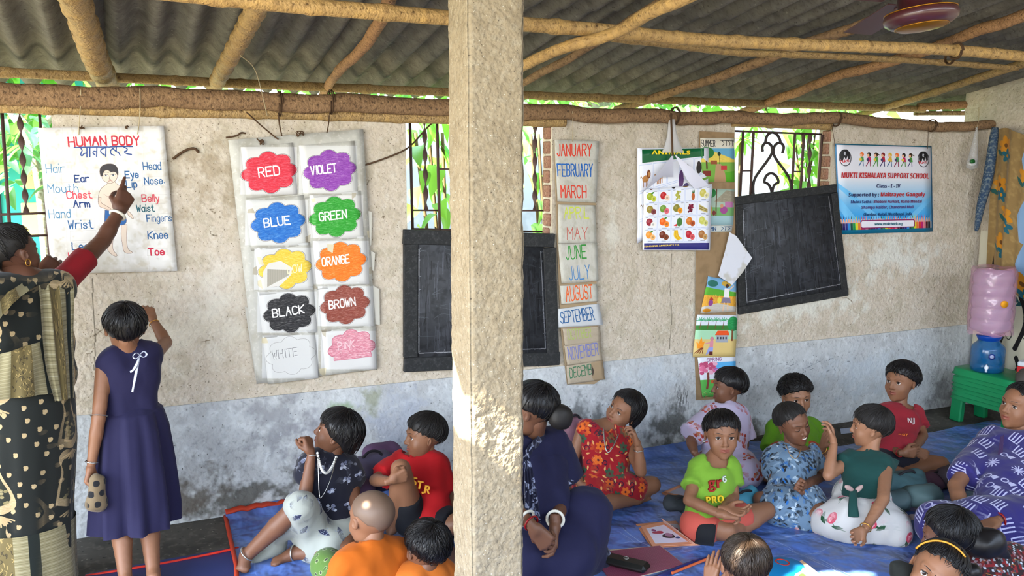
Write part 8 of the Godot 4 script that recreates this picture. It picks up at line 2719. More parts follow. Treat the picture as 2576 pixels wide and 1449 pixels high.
func boy_red() -> void:
	var d := {skin = TONE[1], b = 0.98, hs = 0.208, hd = V(1.25, 0.441, 0.5), face = [-89.7, 4.0, 0.0], hand = 0.76,
		sh = [V(1.154, 0.31, 0.46), V(1.314, 0.303, 0.54)], el = [V(1, 0.275, 0.54), V(1.336, 0.147, 0.62)], wr = [V(0.993, 0.361, 0.8), V(1.283, 0.054, 0.7)],
		hip = [V(1.157, 0.08, 0.613), V(1.269, 0.08, 0.686)], kn = [V(1.076, 0.37, 0.7), V(1.312, 0.1, 0.781)], an = [V(1.074, 0.06, 0.585), V(1.171, 0.04, 0.689)], toe = [V(1.041, 0.02, 0.583), V(1.101, 0.02, 0.67)],
		hands = [["fist", Vector3(0.9, 0.25, 0.1), Vector3(0.1, 0.1, -0.9), false], null], gaze = Vector3(0.1, 0.1, 1)}
	var o := person("boy in a red T-shirt lettered STR hugging his raised knee", "", d)
	hair(o, d, hair_m.soft, [1.32, 1.48, 1.8, 2.15, 2.6], 0.07, false, 300, 0.05, 41)
	var red := dye(Color(0.64, 0.03, 0.06))
	var sh := shirt(o, d, "t_shirt", red, 0.8, 0.016, 0.05, 0.0)
	solid(o, "shorts", dye(Color(0.045, 0.05, 0.075)), [[d.hip[0], d.hip[1], .085, .085], [d.hip[0], d.hip[0].lerp(d.kn[0], 0.45), .08, .062, .02, true], [d.hip[1], d.hip[1].lerp(d.kn[1], 0.8), .08, .066, .02, true]])
	# printed letters on the chest
	for q in [["S", V(1.138, 0.305, 0.7)], ["T", V(1.164, 0.283, 0.7)], [".", V(1.18, 0.258, 0.7)], ["R", V(1.197, 0.257, 0.7)]]:
		print_on(sh, q[0], q[1], Color(0.84, 0.58, 0.16), .0009, -8.0, -14.0)

# a printed word on a garment
func print_on(parent: Node, word: String, p: Vector3, c: Color, px: float, yaw: float, roll := 4.0) -> void:
	var t := TextMesh.new()
	var f := SystemFont.new()
	f.font_names = PackedStringArray(["Droid Sans"])
	f.font_weight = 700
	t.font = f
	t.text = word
	t.font_size = 56
	t.pixel_size = px
	t.depth = 0.012
	var l := MeshInstance3D.new()
	l.mesh = t
	l.name = "printed_letters"
	l.material_override = mat(c, 0.7)
	parent.add_child(l, true)
	l.transform = at(p, yaw, -5.0, roll)

func boy_orange() -> void:
	var d := {skin = TONE[1], b = 1.0, hs = 0.222, hd = V(0.823, 0.351, 1.15), face = [-156.1, -8.0, 8.0], wide = 1.02,
		sh = [V(0.691, 0.219, 1.22), V(0.939, 0.194, 1.14)], el = [V(0.652, 0.073, 1.2), V(0.974, -0.025, 1.1)], wr = [V(0.709, -0.077, 1.02), V(0.918, -0.141, 0.98)],
		hip = [V(0.727, 0.08, 1.2), V(0.903, 0.08, 1.14)], kn = [V(0.68, 0.118, 1), V(0.983, 0.09, 0.95)], an = [V(0.728, 0.05, 0.95), V(0.879, 0.04, 0.95)], face_shown = false}
	var o := person("bald child in an orange T-shirt seen from behind", "", d)
	hair(o, d, mat(Color(0.40, 0.32, 0.265), 0.5), [0.95, 1.2, 1.72, 2.15, 2.6], 0.004, false, 0, 0.0, 47)
	shirt(o, d, "t_shirt", dye(Color(0.68, 0.33, 0.02)), 0.85, 0.018, 0.048, 0.0)
	solid(o, "printed_trousers", mats.green_print, [[d.hip[0], d.hip[1], .09, .09], [d.hip[0], d.kn[0], .085, .066, .03], [d.kn[0], d.an[0], .064, .05, .03], [d.hip[1], d.kn[1], .085, .066, .03]])

func boy_by_pillar() -> void:
	var d := {skin = TONE[0], b = 1.0, hs = 0.215, hd = V(1.023, 0.216, 1.22), face = [-167.7, -6.0, 6.0],
		sh = [V(0.919, 0.043, 1.22), V(1.139, 0.004, 1.16)], el = [V(0.906, -0.115, 1.2), V(1.168, -0.207, 1.1)], wr = [V(0.982, -0.227, 1.05), V(1.156, -0.292, 1)],
		hip = [V(0.938, 0.08, 1.24), V(1.091, 0.08, 1.2)], kn = [V(0.97, 0.08, 1.05), V(1.178, 0.08, 1)], an = [V(1.078, 0.04, 0.98), V(1.095, 0.04, 0.98)], face_shown = false}
	var o := person("dark-haired boy beside the pillar seen from behind", "", d)
	hair(o, d, hair_m.black, [1.2, 1.45, 1.8, 2.15, 2.6], 0.075, false, 520, 0.35, 51)
	shirt(o, d, "shirt", dye(Color(0.72, 0.38, 0.10)), 0.7, 0.015, 0.05, 0.0)

func woman_navy() -> void:
	var d := {skin = TONE[0], b = 1.2, hs = 0.228, hd = V(1.527, 0.704, 1.12), face = [-132.8, 0.0, 0.0], hand = 0.98,
		sh = [V(1.416, 0.547, 1.1), V(1.686, 0.49, 1.02)], el = [V(1.347, 0.385, 1.22), V(1.698, 0.287, 1.1)], wr = [V(1.4, 0.324, 1.4), V(1.52, 0.305, 1.36)],
		hip = [V(1.456, 0.12, 1.247), V(1.609, 0.12, 1.272)], kn = [null, null], an = [null, null],
		hands = [["curl", Vector3(0.55, -0.75, 0.3), Vector3(0.5, 0.1, -0.8), true], ["relaxed", Vector3(-0.1, -1, 0.25), Vector3(-0.8, 0, -0.4), false]]}
	var o := person("woman in a navy batik sari with a hair bun, half hidden by the pillar", "", d)
	hair(o, d, hair_m.black, [0.95, 1.25, 1.8, 2.2, 2.65], 0.05, false, 260, 0.05, 61)
	var st := S()
	solid(o, "hair_bun", hair_m.soft, [[d.hx * Vector3(0.02, -0.1, -0.56), d.hx * Vector3(0.02, -0.1, -0.56) + Vector3(0.004, 0.012, 0), 0.046, 0.046, 0.01]], 0.007, 0.007)
	var navy := dye(Color(0.075, 0.075, 0.20))
	shirt(o, d, "blouse", navy, 0.72, 0.016, 0.055, 0.0)
	solid(o, "sleeve_hem", mats.navy_batik, [[d.sh[1].lerp(d.el[1], 0.36), d.sh[1].lerp(d.el[1], 0.76), .072, .078, .02, true], [d.sh[0].lerp(d.el[0], 0.36), d.sh[0].lerp(d.el[0], 0.76), .072, .078, .02, true]], 0.004)
	solid(o, "sari_wrap", navy, [[V(1.44, 0.543, 1.12), V(1.645, 0.519, 1.06), .082, .082, .04], [V(1.467, 0.446, 1.1), V(1.677, 0.396, 1.04), .10, .10, .04], [V(1.495, 0.24, 1.08), V(1.676, 0.202, 1.06), .105, .11, .04], [V(1.69, 0.497, 1.02), V(1.722, 0.342, 1.06), .07, .088, .03, true], [V(1.533, 0.62, 1.1), V(1.522, 0.7, 1.1), .07, .06, -0.01]], 0.006)
	drape(o, "sari_border", [[V(1.444, 0.579, 1.24), V(1.494, 0.594, 1.2), V(1.572, 0.602, 1.12)], [V(1.44, 0.533, 1.25), V(1.501, 0.563, 1.21), V(1.594, 0.581, 1.13)]], mats.navy_batik, 0.003)
	drape(o, "sari_end", [[V(1.425, 0.555, 1.26), V(1.449, 0.568, 1.26)], [V(1.415, 0.433, 1.29), V(1.469, 0.438, 1.28)], [V(1.411, 0.27, 1.3), V(1.498, 0.264, 1.28)]], mats.navy_batik, 0.006)
	# skirt over the bent knees
	solid(o, "sari_skirt", navy, [[d.hip[0], d.hip[1], .135, .135, .06], [d.hip[1], V(1.736, 0.25, 1.22), .13, .10, .06], [V(1.736, 0.25, 1.22), V(1.74, 0.04, 1.226), .095, .085, .06], [d.hip[0], V(1.487, 0.05, 1.26), .11, .09, .06]], 0.008)
	solid(o, "sari_border", mats.navy_batik, [[V(1.776, 0.03, 1.21), V(1.676, 0.03, 1.216), .085, .05, .05], [V(1.676, 0.03, 1.216), V(1.546, 0.035, 1.251), .06, .09, .05], [V(1.521, 0.035, 1.264), V(1.489, 0.03, 1.216), .09, .07, .05]], 0.008)
	bangle(o, "conch_bangle", V(1.524, 0.312, 1.355), d.wr[1] - d.el[1], 0.034, 0.0065, mats.bone)
	bangle(o, "red_bangle", V(1.4, 0.332, 1.395), d.wr[0] - d.el[0], 0.031, 0.004, mats.red_bangle)
	bangle(o, "conch_bangle", V(1.386, 0.348, 1.38), d.wr[0] - d.el[0], 0.034, 0.006, mats.bone)
	bangle(o, "ear_ring", d.hx * Vector3(-0.395, -0.17, 0.02), Vector3(0.9, 0, 0.5), 0.009, 0.0025, mats.gold)

func girl_red() -> void:
	var d := {skin = TONE[1], b = 1.0, hs = 0.212, hd = V(2.333, 0.445, 0.52), face = [-72.9, 14.0, -24.0], hand = 0.78,
		sh = [V(2.106, 0.378, 0.5), V(2.344, 0.287, 0.54)], el = [V(2.034, 0.216, 0.52), V(2.305, 0.195, 0.74)], wr = [V(2.002, 0.151, 0.66), V(2.288, 0.325, 0.74)],
		hip = [V(2.087, 0.08, 0.637), V(2.243, 0.08, 0.646)], kn = [V(2.005, 0.09, 0.788), V(2.407, 0.09, 0.685)], an = [V(2.298, 0.04, 0.711), V(2.153, 0.04, 0.683)], toe = [V(2.395, 0.025, 0.677), V(2.123, 0.02, 0.615)],
		hands = [["curl", Vector3(0.5, -0.7, 0.4), Vector3(0.3, 0, -1), false], ["claw", V(2.266, 0.417, 0.72) - V(2.288, 0.325, 0.74), Vector3(-0.8, 0.1, -0.4), true]], gaze = Vector3(0.05, 0.2, 1)}
	var o := person("girl in a red floral sleeveless dress with her hand at her ear", "", d)
	hair(o, d, hair_m.black, [0.95, 1.1, 2.6, 2.95, 2.95], 0.07, true, 420, 0.05, 71)
	shirt(o, d, "dress_bodice", mats.red_floral, 0.0, 0.014, 0.07, 0.0)
	solid(o, "dress_skirt", mats.red_floral, [[d.hip[0], d.hip[1], .10, .10, .05], [d.hip[0], V(2.08, 0.07, 0.733), .09, .06, .05], [d.hip[1], V(2.315, 0.09, 0.681), .09, .062, .05], [V(2.142, 0.04, 0.579), V(2.28, 0.04, 0.584), .09, .08, .05]], 0.008)
	var st := S()
	tube(st, smooth([V(2.144, 0.413, 0.64), V(2.127, 0.357, 0.68), V(2.123, 0.298, 0.72), V(2.172, 0.337, 0.7), V(2.22, 0.376, 0.66)], 2), 0.003, 6)
	commit(st, "necklace", mats.silver, o)
	bangle(o, "bangle", V(2.289, 0.309, 0.742), d.wr[1] - d.el[1], 0.024, 0.002, mats.silver)
	st = S()
	ball(st, d.hx * Vector3(0.0, 0.1, 0.385), Vector3.ONE * 0.0028, 8)
	commit(st, "bindi", mat(Color(0.12, 0.02, 0.02), 0.5), o)

func child_white() -> void:
	var d := {skin = TONE[0], b = 0.95, hs = 0.205, hd = V(3.066, 0.473, 0.42), face = [-111.4, 2.0, 0.0], hand = 0.72,
		sh = [V(2.933, 0.337, 0.44), V(3.136, 0.309, 0.46)], el = [V(2.755, 0.228, 0.52), V(3.129, 0.15, 0.5)], wr = [V(2.712, 0.198, 0.62), V(2.966, 0.135, 0.6)],
		hip = [V(2.847, 0.08, 0.588), V(2.981, 0.08, 0.619)], kn = [V(2.735, 0.08, 0.672), V(2.967, 0.09, 0.738)], an = [V(2.917, 0.03, 0.637), V(2.867, 0.03, 0.634)],
		hands = [["relaxed", Vector3(0.4, -0.5, 0.5), Vector3(0, -1, 0.2), false], null], gaze = Vector3(0, 0.1, 1)}
	var o := person("child in a white dress with red flower sprigs, profile against the wall", "", d)
	hair(o, d, hair_m.black, [1.36, 1.5, 1.8, 2.15, 2.6], 0.07, false, 300, 0.02, 81)
	shirt(o, d, "dress", mats.red_sprig, 0.0, 0.022, 0.05, 0.02, [[V(2.926, 0.331, 0.45), V(2.754, 0.259, 0.52), .05, .075, .03, true], [V(3.136, 0.3, 0.46), V(3.133, 0.182, 0.5), .05, .07, .03, true]], 0.008)
	solid(o, "dress_skirt", mats.red_sprig, [[d.hip[0], d.hip[1], .11, .11, .05], [d.hip[0], d.kn[0], .1, .08, .05], [d.hip[1], d.kn[1], .1, .085, .05]], 0.01)

func boy_green() -> void:
	var d := {skin = TONE[1], b = 0.93, hs = 0.215, hd = V(2.549, 0.447, 1.06), face = [-25.2, 3.0, 0.0],
		sh = [V(2.419, 0.304, 1.06), V(2.575, 0.292, 1.09)], el = [V(2.302, 0.198, 1.16), V(2.554, 0.174, 1.16)], wr = [V(2.359, 0.181, 1.32), V(2.382, 0.192, 1.3)],
		hip = [V(2.337, 0.08, 1.175), V(2.447, 0.08, 1.194)], kn = [V(2.446, 0.065, 1.262), V(2.726, 0.09, 1.188)], an = [V(2.611, 0.045, 1.195), V(2.496, 0.03, 1.245)], toe = [V(2.707, 0.03, 1.147), V(2.411, 0.03, 1.236)],
		hands = [["curl", Vector3(1.0, -0.1, 0.25), Vector3(0, -1, -0.3), false], ["relaxed", Vector3(0.9, -0.15, 0.5), Vector3(0.1, 0.9, 0.4), true]], gaze = Vector3(-0.12, 0.05, 1)}
	var o := person("boy in a bright green printed T-shirt and salmon shorts sitting cross-legged", "", d)
	hair(o, d, hair_m.black, [1.24, 1.42, 1.78, 2.1, 2.5], 0.062, false, 360, 0.2, 91)
	var sh := shirt(o, d, "t_shirt", dye(Color(0.40, 0.56, 0.15)), 0.62, 0.013, 0.062, -0.03)
	solid(o, "shorts", dye(Color(0.68, 0.29, 0.24)), [[d.hip[0], d.hip[1], 0.078, 0.078], [d.hip[0], d.hip[0].lerp(d.kn[0], 0.62), 0.074, 0.066, 0.02, true], [d.hip[1], d.hip[1].lerp(d.kn[1], 0.6), 0.074, 0.062, 0.02, true]], 0.005, 0.0125, null)
	solid(o, "side_panel", dye(Color(0.05, 0.055, 0.07)), [[d.hip[0] + Vector3(-0.012, -0.012, 0.02), d.hip[0].lerp(d.kn[0], 0.58) + Vector3(-0.01, -0.012, 0.022), 0.068, 0.06, 0.02, true]], 0.003)
	for q in [["gr", V(2.42, 0.273, 1.19), Color(0.50, 0.07, 0.05), 0.0012, 6], ["PRO", V(2.404, 0.206, 1.215), Color(0.74, 0.62, 0.08), 0.0008, 4], ["6", V(2.473, 0.284, 1.19), Color(0.68, 0.72, 0.68), 0.0007, 4]]:
		print_on(sh, q[0], q[1], q[2], q[3], -20.0)
	bangle(o, "ear_stud", d.hx * Vector3(-0.39, -0.15, 0.02), Vector3(1, 0, 0), 0.005, 0.003, mats.silver)

func boy_curly() -> void:
	var d := {skin = TONE[3], b = 1.0, hs = 0.222, hd = V(3.573, 0.357, 0.4), face = [-17.6, -4.0, 4.0], hand = 0.78,
		sh = [V(3.433, 0.181, 0.4), V(3.714, 0.151, 0.4)], el = [V(3.306, 0.056, 0.5), V(3.617, 0.028, 0.62)], wr = [V(3.282, 0.005, 0.62), V(3.394, 0.199, 0.82)],
		hip = [V(3.323, 0.08, 0.583), V(3.486, 0.08, 0.624)], kn = [V(3.083, 0.08, 0.758), V(3.485, 0.08, 0.796)], an = [V(3.315, 0.03, 0.709), V(3.356, 0.03, 0.727)],
		hands = [null, ["flat", V(3.389, 0.3, 0.86) - V(3.394, 0.199, 0.82), Vector3(0.9, 0.1, 0.3), true]]}
	var o := person("curly-haired boy in a green T-shirt by the wall, raising one hand", "", d)
	hair(o, d, hair_m.black, [1.22, 1.4, 1.78, 2.1, 2.5], 0.09, false, 380, 1.0, 101)
	shirt(o, d, "t_shirt", dye(Color(0.33, 0.52, 0.05)), 0.75, 0.016, 0.055, 0.0)
	solid(o, "shorts", dye(Color(0.62, 0.20, 0.06)), [[d.hip[0], d.hip[1], .085, .085], [d.hip[0], d.hip[0].lerp(d.kn[0], 0.8), .08, .07, .02, true], [d.hip[1], d.hip[1].lerp(d.kn[1], 0.8), .08, .07, .02, true]])
	bangle(o, "bangle", V(3.392, 0.192, 0.82), d.wr[1] - d.el[1], 0.025, 0.0025, mats.gold)

func girl_blue() -> void:
	var d := {skin = TONE[0], b = 0.93, hs = 0.208, hd = V(3.025, 0.427, 1), face = [2.5, -4.0, 16.0], closed = true,
		sh = [V(2.953, 0.254, 0.96), V(3.125, 0.258, 1.02)], el = [V(2.864, 0.15, 1.08), V(3.172, 0.151, 1.06)], wr = [V(2.9, 0.138, 1.22), V(2.903, 0.204, 1.24)],
		hip = [V(2.838, 0.08, 1.145), V(2.965, 0.08, 1.167)], kn = [V(2.773, 0.1, 1.094), V(2.951, 0.09, 1.317)], an = [V(2.867, 0.03, 1.227), V(2.849, 0.03, 1.22)],
		hands = [["curl", Vector3(0.9, -0.2, 0.3), Vector3(0, -1, 0.2), false], ["fist", Vector3(-0.7, 0.3, 0.3), Vector3(-0.2, 0, 0.9), true]]}
	var o := person("smiling girl in a blue, black and white floral dress with cropped hair", "", d)
	hair(o, d, hair_m.soft, [0.98, 1.22, 1.75, 2.1, 2.6], 0.03, false, 240, 0.05, 111)
	shirt(o, d, "dress", mats.blue_floral, 0.62, 0.020, 0.07, 0.0)
	solid(o, "dress_skirt", mats.blue_floral, [[d.hip[0], d.hip[1], .10, .10, .05], [V(2.881, 0.06, 1.181), V(2.898, 0.04, 1.246), .11, .08, .06], [d.hip[1], V(2.973, 0.07, 1.284), .10, .06, .05], [d.hip[0], V(2.827, 0.08, 1.129), .09, .06, .05]], 0.009)
	var st := S()
	# open smile
	tube(st, [d.hx * Vector3(-0.075, -0.248, 0.348), d.hx * Vector3(-0.035, -0.262, 0.376), d.hx * Vector3(0.0, -0.266, 0.386), d.hx * Vector3(0.035, -0.262, 0.376), d.hx * Vector3(0.075, -0.248, 0.348)], [0.0008, 0.0024, 0.003, 0.0024, 0.0008], 6)
	commit(st, "teeth", mat(Color(0.80, 0.78, 0.74), 0.3), o)
	st = S()
	tube(st, smooth([V(2.951, 0.341, 1.04), V(2.946, 0.292, 1.09), V(2.977, 0.279, 1.1), V(3.035, 0.32, 1.06)], 2), 0.0018, 5)
	commit(st, "neck_chain", mats.gold, o)
	bangle(o, "orange_band", V(2.898, 0.138, 1.215), d.wr[0] - d.el[0], 0.022, 0.004, mat(Color(0.78, 0.20, 0.04), 0.5))

func girl_teal() -> void:
	var d := {skin = TONE[3], b = 0.93, hs = 0.205, hd = V(3.299, 0.445, 1.24), face = [-130.0, 0.0, -4.0], hand = 0.72,
		sh = [V(3.193, 0.283, 1.22), V(3.307, 0.282, 1.34)], el = [V(3.028, 0.244, 1.26), V(3.091, 0.216, 1.54)], wr = [V(3.11, 0.369, 1.2), V(2.908, 0.135, 1.62)],
		hip = [V(3.014, 0.08, 1.43), V(3.132, 0.08, 1.472)],
		hands = [["relaxed", V(3.123, 0.436, 1.16) - V(3.11, 0.369, 1.2), Vector3(-0.8, 0.1, -0.5), false], ["relaxed", V(2.832, 0.116, 1.63) - V(2.908, 0.135, 1.62), Vector3(0.1, 0.5, 0.8), true]]}
	var o := person("girl in a teal frilled top and white rose-print skirt with a raised hand", "", d)
	hair(o, d, hair_m.soft, [1.3, 1.45, 1.8, 2.2, 2.7], 0.055, false, 340, 0.1, 121)
	var teal := dye(Color(0.03, 0.21, 0.195))
	shirt(o, d, "top", teal, 0.0, 0.014, 0.062, -0.035, [[V(3.192, 0.287, 1.22), V(3.123, 0.287, 1.24), .045, .05, .015, true], [V(3.339, 0.268, 1.3), V(3.36, 0.25, 1.34), .045, .055, .015, true]], 0.006)
	solid(o, "skirt", mats.rose_print, [[d.hip[0], d.hip[1], .105, .105, .05], [V(3.159, 0.154, 1.3), V(3.23, 0.154, 1.33), .09, .09, .05], [V(3.134, 0.105, 1.33), V(2.966, 0.05, 1.382), .08, .06, .07], [V(3.204, 0.105, 1.36), V(3.141, 0.05, 1.537), .08, .065, .07], [V(2.951, 0.05, 1.346), V(3.172, 0.05, 1.531), .07, .07, .07], [V(3.064, 0.05, 1.405), V(3.133, 0.05, 1.435), .11, .11, .07]], 0.012)
	var st := S()
	tube(st, [V(3.015, 0.236, 1.435), V(2.977, 0.183, 1.475), V(2.951, 0.144, 1.51)], [0.016, 0.02, 0.024], 8, true, 0.3)
	commit(st, "sash_tail", teal, o)
	for p in [V(2.983, 0.25, 1.44), V(3.041, 0.237, 1.44)]:
		st = S()
		ball(st, p, Vector3(0.03, 0.012, 0.01), 12, Basis(Vector3(0, 0, 1), 0.5 if p.x > 3.0 else -0.5))
		commit(st, "bow_loop", dye(Color(0.62, 0.52, 0.50)), o)
	bangle(o, "bangle", V(2.917, 0.14, 1.615), d.wr[1] - d.el[1], 0.024, 0.0025, mats.gold)

func boy_raspberry() -> void:
	var d := {skin = TONE[1], b = 0.98, hs = 0.222, hd = V(4.114, 0.45, 0.66), face = [-79.5, 6.0, 2.0], hand = 0.74,
		sh = [V(3.994, 0.271, 0.64), V(4.206, 0.258, 0.7)], el = [V(3.891, 0.123, 0.74), V(4.161, 0.162, 0.8)], wr = [V(3.792, 0.167, 0.99), V(3.884, 0.177, 0.99)],
		hip = [V(3.759, 0.08, 0.901), V(3.9, 0.08, 0.935)], kn = [V(3.625, 0.09, 0.97), V(3.999, 0.1, 1.068)], an = [V(3.842, 0.05, 1.039), V(3.787, 0.05, 0.988)],
		hands = [["relaxed", Vector3(0.9, 0.0, 0.3), Vector3(0.2, 0, -0.9), false], ["relaxed", Vector3(0.5, -0.3, 0.3), Vector3(-0.4, 0.1, -0.9), true]], gaze = Vector3(0.15, 0.1, 1)}
	var o := person("boy in a raspberry red T-shirt sitting at the wall with folded hands", "", d)
	hair(o, d, hair_m.black, [1.2, 1.4, 1.78, 2.1, 2.55], 0.085, false, 380, 0.6, 131)
	d.front = Vector3(-0.55, 0, 0.83)
	shirt(o, d, "t_shirt", dye(Color(0.56, 0.12, 0.17)), 0.62, 0.013, 0.07, -0.02)
	for q in [["NJ", V(4.048, 0.269, 0.81), Color(0.76, 0.70, 0.70), .0007], ["Super", V(3.909, 0.216, 0.86), Color(0.80, 0.40, 0.16), .0006]]:
		print_on(o, q[0], q[1], q[2], q[3], -32.0)
	solid(o, "shorts", dye(Color(0.08, 0.08, 0.12)), [[d.hip[0], d.hip[1], .085, .085], [d.hip[0], d.hip[0].lerp(d.kn[0], 0.7), .08, .07, .02, true], [d.hip[1], d.hip[1].lerp(d.kn[1], 0.4), .08, .07, .02, true]])
	bangle(o, "thread_band", V(3.786, 0.168, 0.985), d.wr[0] - d.el[0], 0.022, 0.003, mats.red_bangle)

func woman_purple() -> void:
	var d := {skin = TONE[1], b = 1.22, hs = 0.232, hd = V(4.116, 0.503, 1.42), face = [-95.9, 8.0, -4.0], hand = 0.98,
		sh = [V(3.995, 0.318, 1.36), V(4.197, 0.331, 1.48)], el = [V(3.546, 0.211, 1.54), V(3.85, 0.125, 1.8)], wr = [V(3.415, 0.14, 1.7), V(3.423, 0.181, 1.86)],
		hip = [V(3.475, 0.1, 1.769), V(3.623, 0.1, 1.834)], kn = [V(3.284, 0.12, 1.699), V(3.657, 0.1, 1.941)], an = [V(3.444, 0.05, 1.799), V(3.413, 0.05, 1.804)],
		hands = [null, ["relaxed", Vector3(-0.9, -0.1, 0.1), Vector3(0, -1, 0), true]], gaze = Vector3(0.2, 0.05, 1)}
	var o := person("woman in a violet and white batik sari seated by the green stools", "", d)
	hair(o, d, hair_m.black, [0.9, 1.15, 1.75, 2.2, 2.65], 0.045, false, 260, 0.02, 141)
	var st := S()
	solid(o, "hair_bun", hair_m.soft, [[d.hx * Vector3(0, -0.12, -0.54), d.hx * Vector3(0, -0.12, -0.54) + Vector3(0.004, 0.012, 0), 0.05, 0.05, 0.01]], 0.007, 0.007)
	shirt(o, d, "sari_blouse", mats.purple_batik, 0.85, 0.02, 0.085, 0.0)
	solid(o, "sari_wrap", mats.purple_batik, [[V(3.989, 0.295, 1.38), V(4.153, 0.304, 1.48), .078, .078, .04], [V(3.987, 0.142, 1.4), V(4.145, 0.153, 1.5), .115, .11, .04], [d.hip[0], d.hip[1], .14, .14, .05], [d.hip[0], d.kn[0], .125, .105, .05], [d.hip[1], d.kn[1], .13, .11, .05], [d.kn[0], V(3.388, 0.06, 1.843), .10, .08, .05], [V(3.425, 0.06, 1.647), V(3.553, 0.06, 1.871), .10, .09, .06], [V(3.866, 0.394, 1.56), V(3.976, 0.504, 1.5), .085, .09, -0.01]], 0.008)
	drape(o, "sari_border", [[V(3.851, 0.404, 1.52), V(3.877, 0.413, 1.52)], [V(3.786, 0.285, 1.56), V(3.825, 0.276, 1.56)], [V(3.772, 0.151, 1.57), V(3.811, 0.137, 1.57)]], dye(Color(0.20, 0.12, 0.26)), 0.002)
	st = S()
	ball(st, d.hx * Vector3(0.0, 0.1, 0.39), Vector3.ONE * 0.0028, 8)
	commit(st, "bindi", mats.red_bangle, o)
	st = S()
	ball(st, d.hx * Vector3(-0.055, -0.13, 0.41), Vector3.ONE * 0.003, 8)
	commit(st, "nose_stud", mats.gold, o)
	bangle(o, "conch_bangle", V(3.469, 0.175, 1.855), d.wr[1] - d.el[1], 0.036, 0.005, mats.bone)
	bangle(o, "red_bangle", V(3.435, 0.18, 1.858), d.wr[1] - d.el[1], 0.031, 0.005, mats.red_bangle)

func girl_braid() -> void:
	var d := {skin = TONE[0], b = 1.05, hs = 0.228, hd = V(2.986, 0.23, 1.98), face = [-148.7, -10.0, 0.0],
		sh = [V(3.04, 0.009, 1.96), V(3.16, 0.056, 2.1)], el = [V(2.961, -0.111, 2), V(3.203, -0.089, 2.15)], wr = [V(2.945, -0.177, 2), V(3.139, -0.169, 2.1)],
		hip = [V(3.055, 0.08, 1.98), V(3.198, 0.08, 2.05)], kn = [V(2.967, 0.08, 1.9), V(3.185, 0.08, 1.85)], an = [V(3.084, 0.04, 1.9), V(3.13, 0.04, 1.88)]}
	var o := person("girl with long tied-back black hair and a red patchwork dress, profile", "", d)
	hair(o, d, hair_m.black, [1.0, 1.25, 1.85, 2.3, 2.7], 0.075, false, 420, 0.03, 151)
	shirt(o, d, "dress", mats.patchwork, 0.6, 0.02, 0.05, 0.0, [[V(3.253, 0.099, 2.06), V(3.299, 0.056, 2.1), .09, .10, .04]])
	solid(o, "ponytail", hair_m.black, [[d.hx * Vector3(0, -0.05, -0.45), V(3.068, 0.25, 2.12), .055, .045, .03], [V(3.068, 0.25, 2.12), V(3.129, 0.191, 2.14), .045, .016, .03]], 0.011, 0.008)

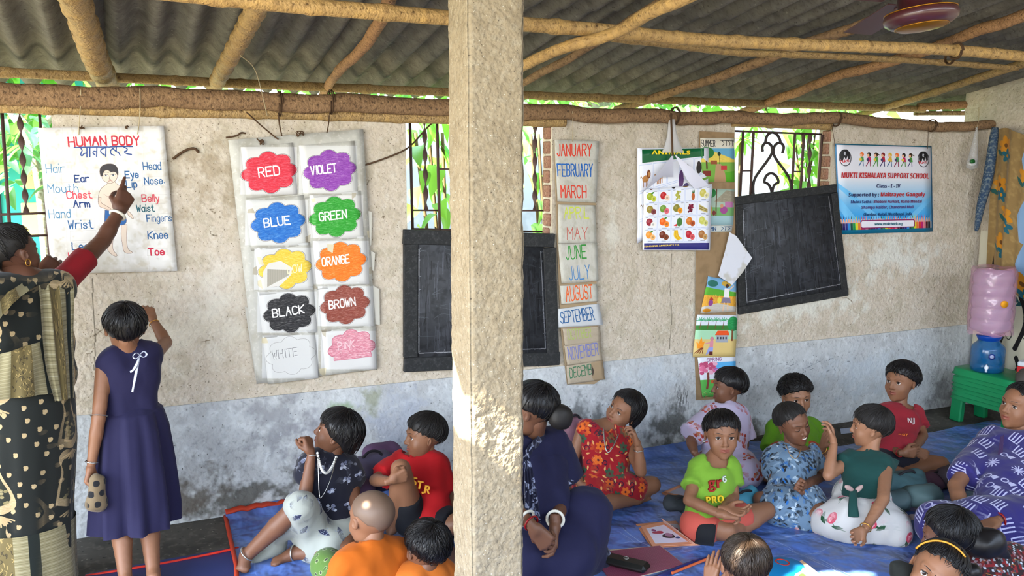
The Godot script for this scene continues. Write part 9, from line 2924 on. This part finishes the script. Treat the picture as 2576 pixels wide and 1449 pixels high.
func girl_headband() -> void:
	var d := {skin = TONE[1], b = 1.0, hs = 0.225, hd = V(2.522, 0.316, 2.32), face = [-56.2, 8.0, -24.0],
		sh = [V(2.458, 0.149, 2.3), V(2.736, 0.088, 2.3)], el = [V(2.435, -0.025, 2.3), V(2.753, -0.074, 2.35)], wr = [V(2.359, 0.02, 2.45), V(2.528, -0.022, 2.45)],
		hip = [V(2.521, 0.08, 2.3), V(2.697, 0.08, 2.3)], kn = [V(2.25, 0.08, 2.48), V(2.576, 0.08, 2.48)], an = [V(2.354, 0.04, 2.5), V(2.426, 0.04, 2.5)], gaze = Vector3(0.0, 0.1, 1)}
	var o := person("girl with a yellow hairband and tied hair looking up at the camera", "", d)
	hair(o, d, hair_m.black, [0.92, 1.15, 1.7, 2.2, 2.65], 0.05, false, 420, 0.02, 161)
	var pts := []
	for k in 21:
		var a := lerpf(-1.4, 0.5, k / 20.0)
		pts.append(d.hx * Vector3(sin(a) * 0.42, 0.13 + cos(a) * 0.432, 0.10))
	var st := S()
	tube(st, pts, 0.0035, 6, true, 1.0)
	commit(st, "hairband", mat(Color(0.72, 0.50, 0.14), 0.5), o)
	solid(o, "hair_loops", hair_m.black, [[d.hx * Vector3(0.1, 0.05, -0.45), d.hx * Vector3(0.45, 0.0, -0.5), .04, .035, .03], [d.hx * Vector3(0.45, 0.0, -0.5), d.hx * Vector3(0.5, -0.3, -0.4), .035, .03, .03], [d.hx * Vector3(0.2, 0.1, -0.4), d.hx * Vector3(0.42, 0.25, -0.4), .035, .03, .03]], 0.004, 0.009)
	shirt(o, d, "dress", dye(Color(0.07, 0.075, 0.06)), 0.6, 0.02, 0.05, 0.0)
	st = S()
	ball(st, d.hx * Vector3(0.0, 0.1, 0.39), Vector3.ONE * 0.0028, 8)
	commit(st, "bindi", mat(Color(0.10, 0.02, 0.02), 0.5), o)
	var bag := thing("dark_bag", "dark grey-green cloth bag standing beside the girl with the hairband", "bag")
	solid(bag, "bag_cloth", dye(Color(0.08, 0.09, 0.075)), [[V(2.426, 0.31, 2.25), V(2.484, 0.254, 2.25), .03, .05, .03], [V(2.401, 0.344, 2.25), V(2.478, 0.322, 2.25), .012, .012, .03]], 0.003, 0.008)

func boy_cropped() -> void:
	var d := {skin = TONE[1], b = 1.0, hs = 0.212, hd = V(1.917, 0.337, 2.05), face = [-210.9, -14.0, 4.0], hand = 0.78,
		sh = [V(1.8, 0.152, 2.05), V(2, 0.134, 2.1)], el = [V(1.789, 0.014, 1.98), V(2.149, -0.091, 2)], wr = [V(1.862, 0.208, 1.92), V(2.19, 0.007, 1.9)],
		hip = [V(1.846, 0.08, 2.06), V(1.984, 0.08, 2.08)], kn = [V(1.913, 0.08, 1.9), V(2.222, 0.08, 1.88)], an = [V(2.068, 0.04, 1.84), V(2.124, 0.04, 1.84)], hands = [["flat", V(1.899, 0.325, 1.9) - V(1.862, 0.208, 1.92), Vector3(0.9, 0, -0.3), true], null], face_shown = false}
	var o := person("boy with sunlit cropped brown hair seen from behind, hand at his face", "", d)
	hair(o, d, hair_m.brown, [1.25, 1.45, 1.8, 2.15, 2.6], 0.055, false, 700, 0.1, 171)
	shirt(o, d, "shirt", dye(Color(0.30, 0.33, 0.40)), 0.6, 0.015, 0.05, 0.0)
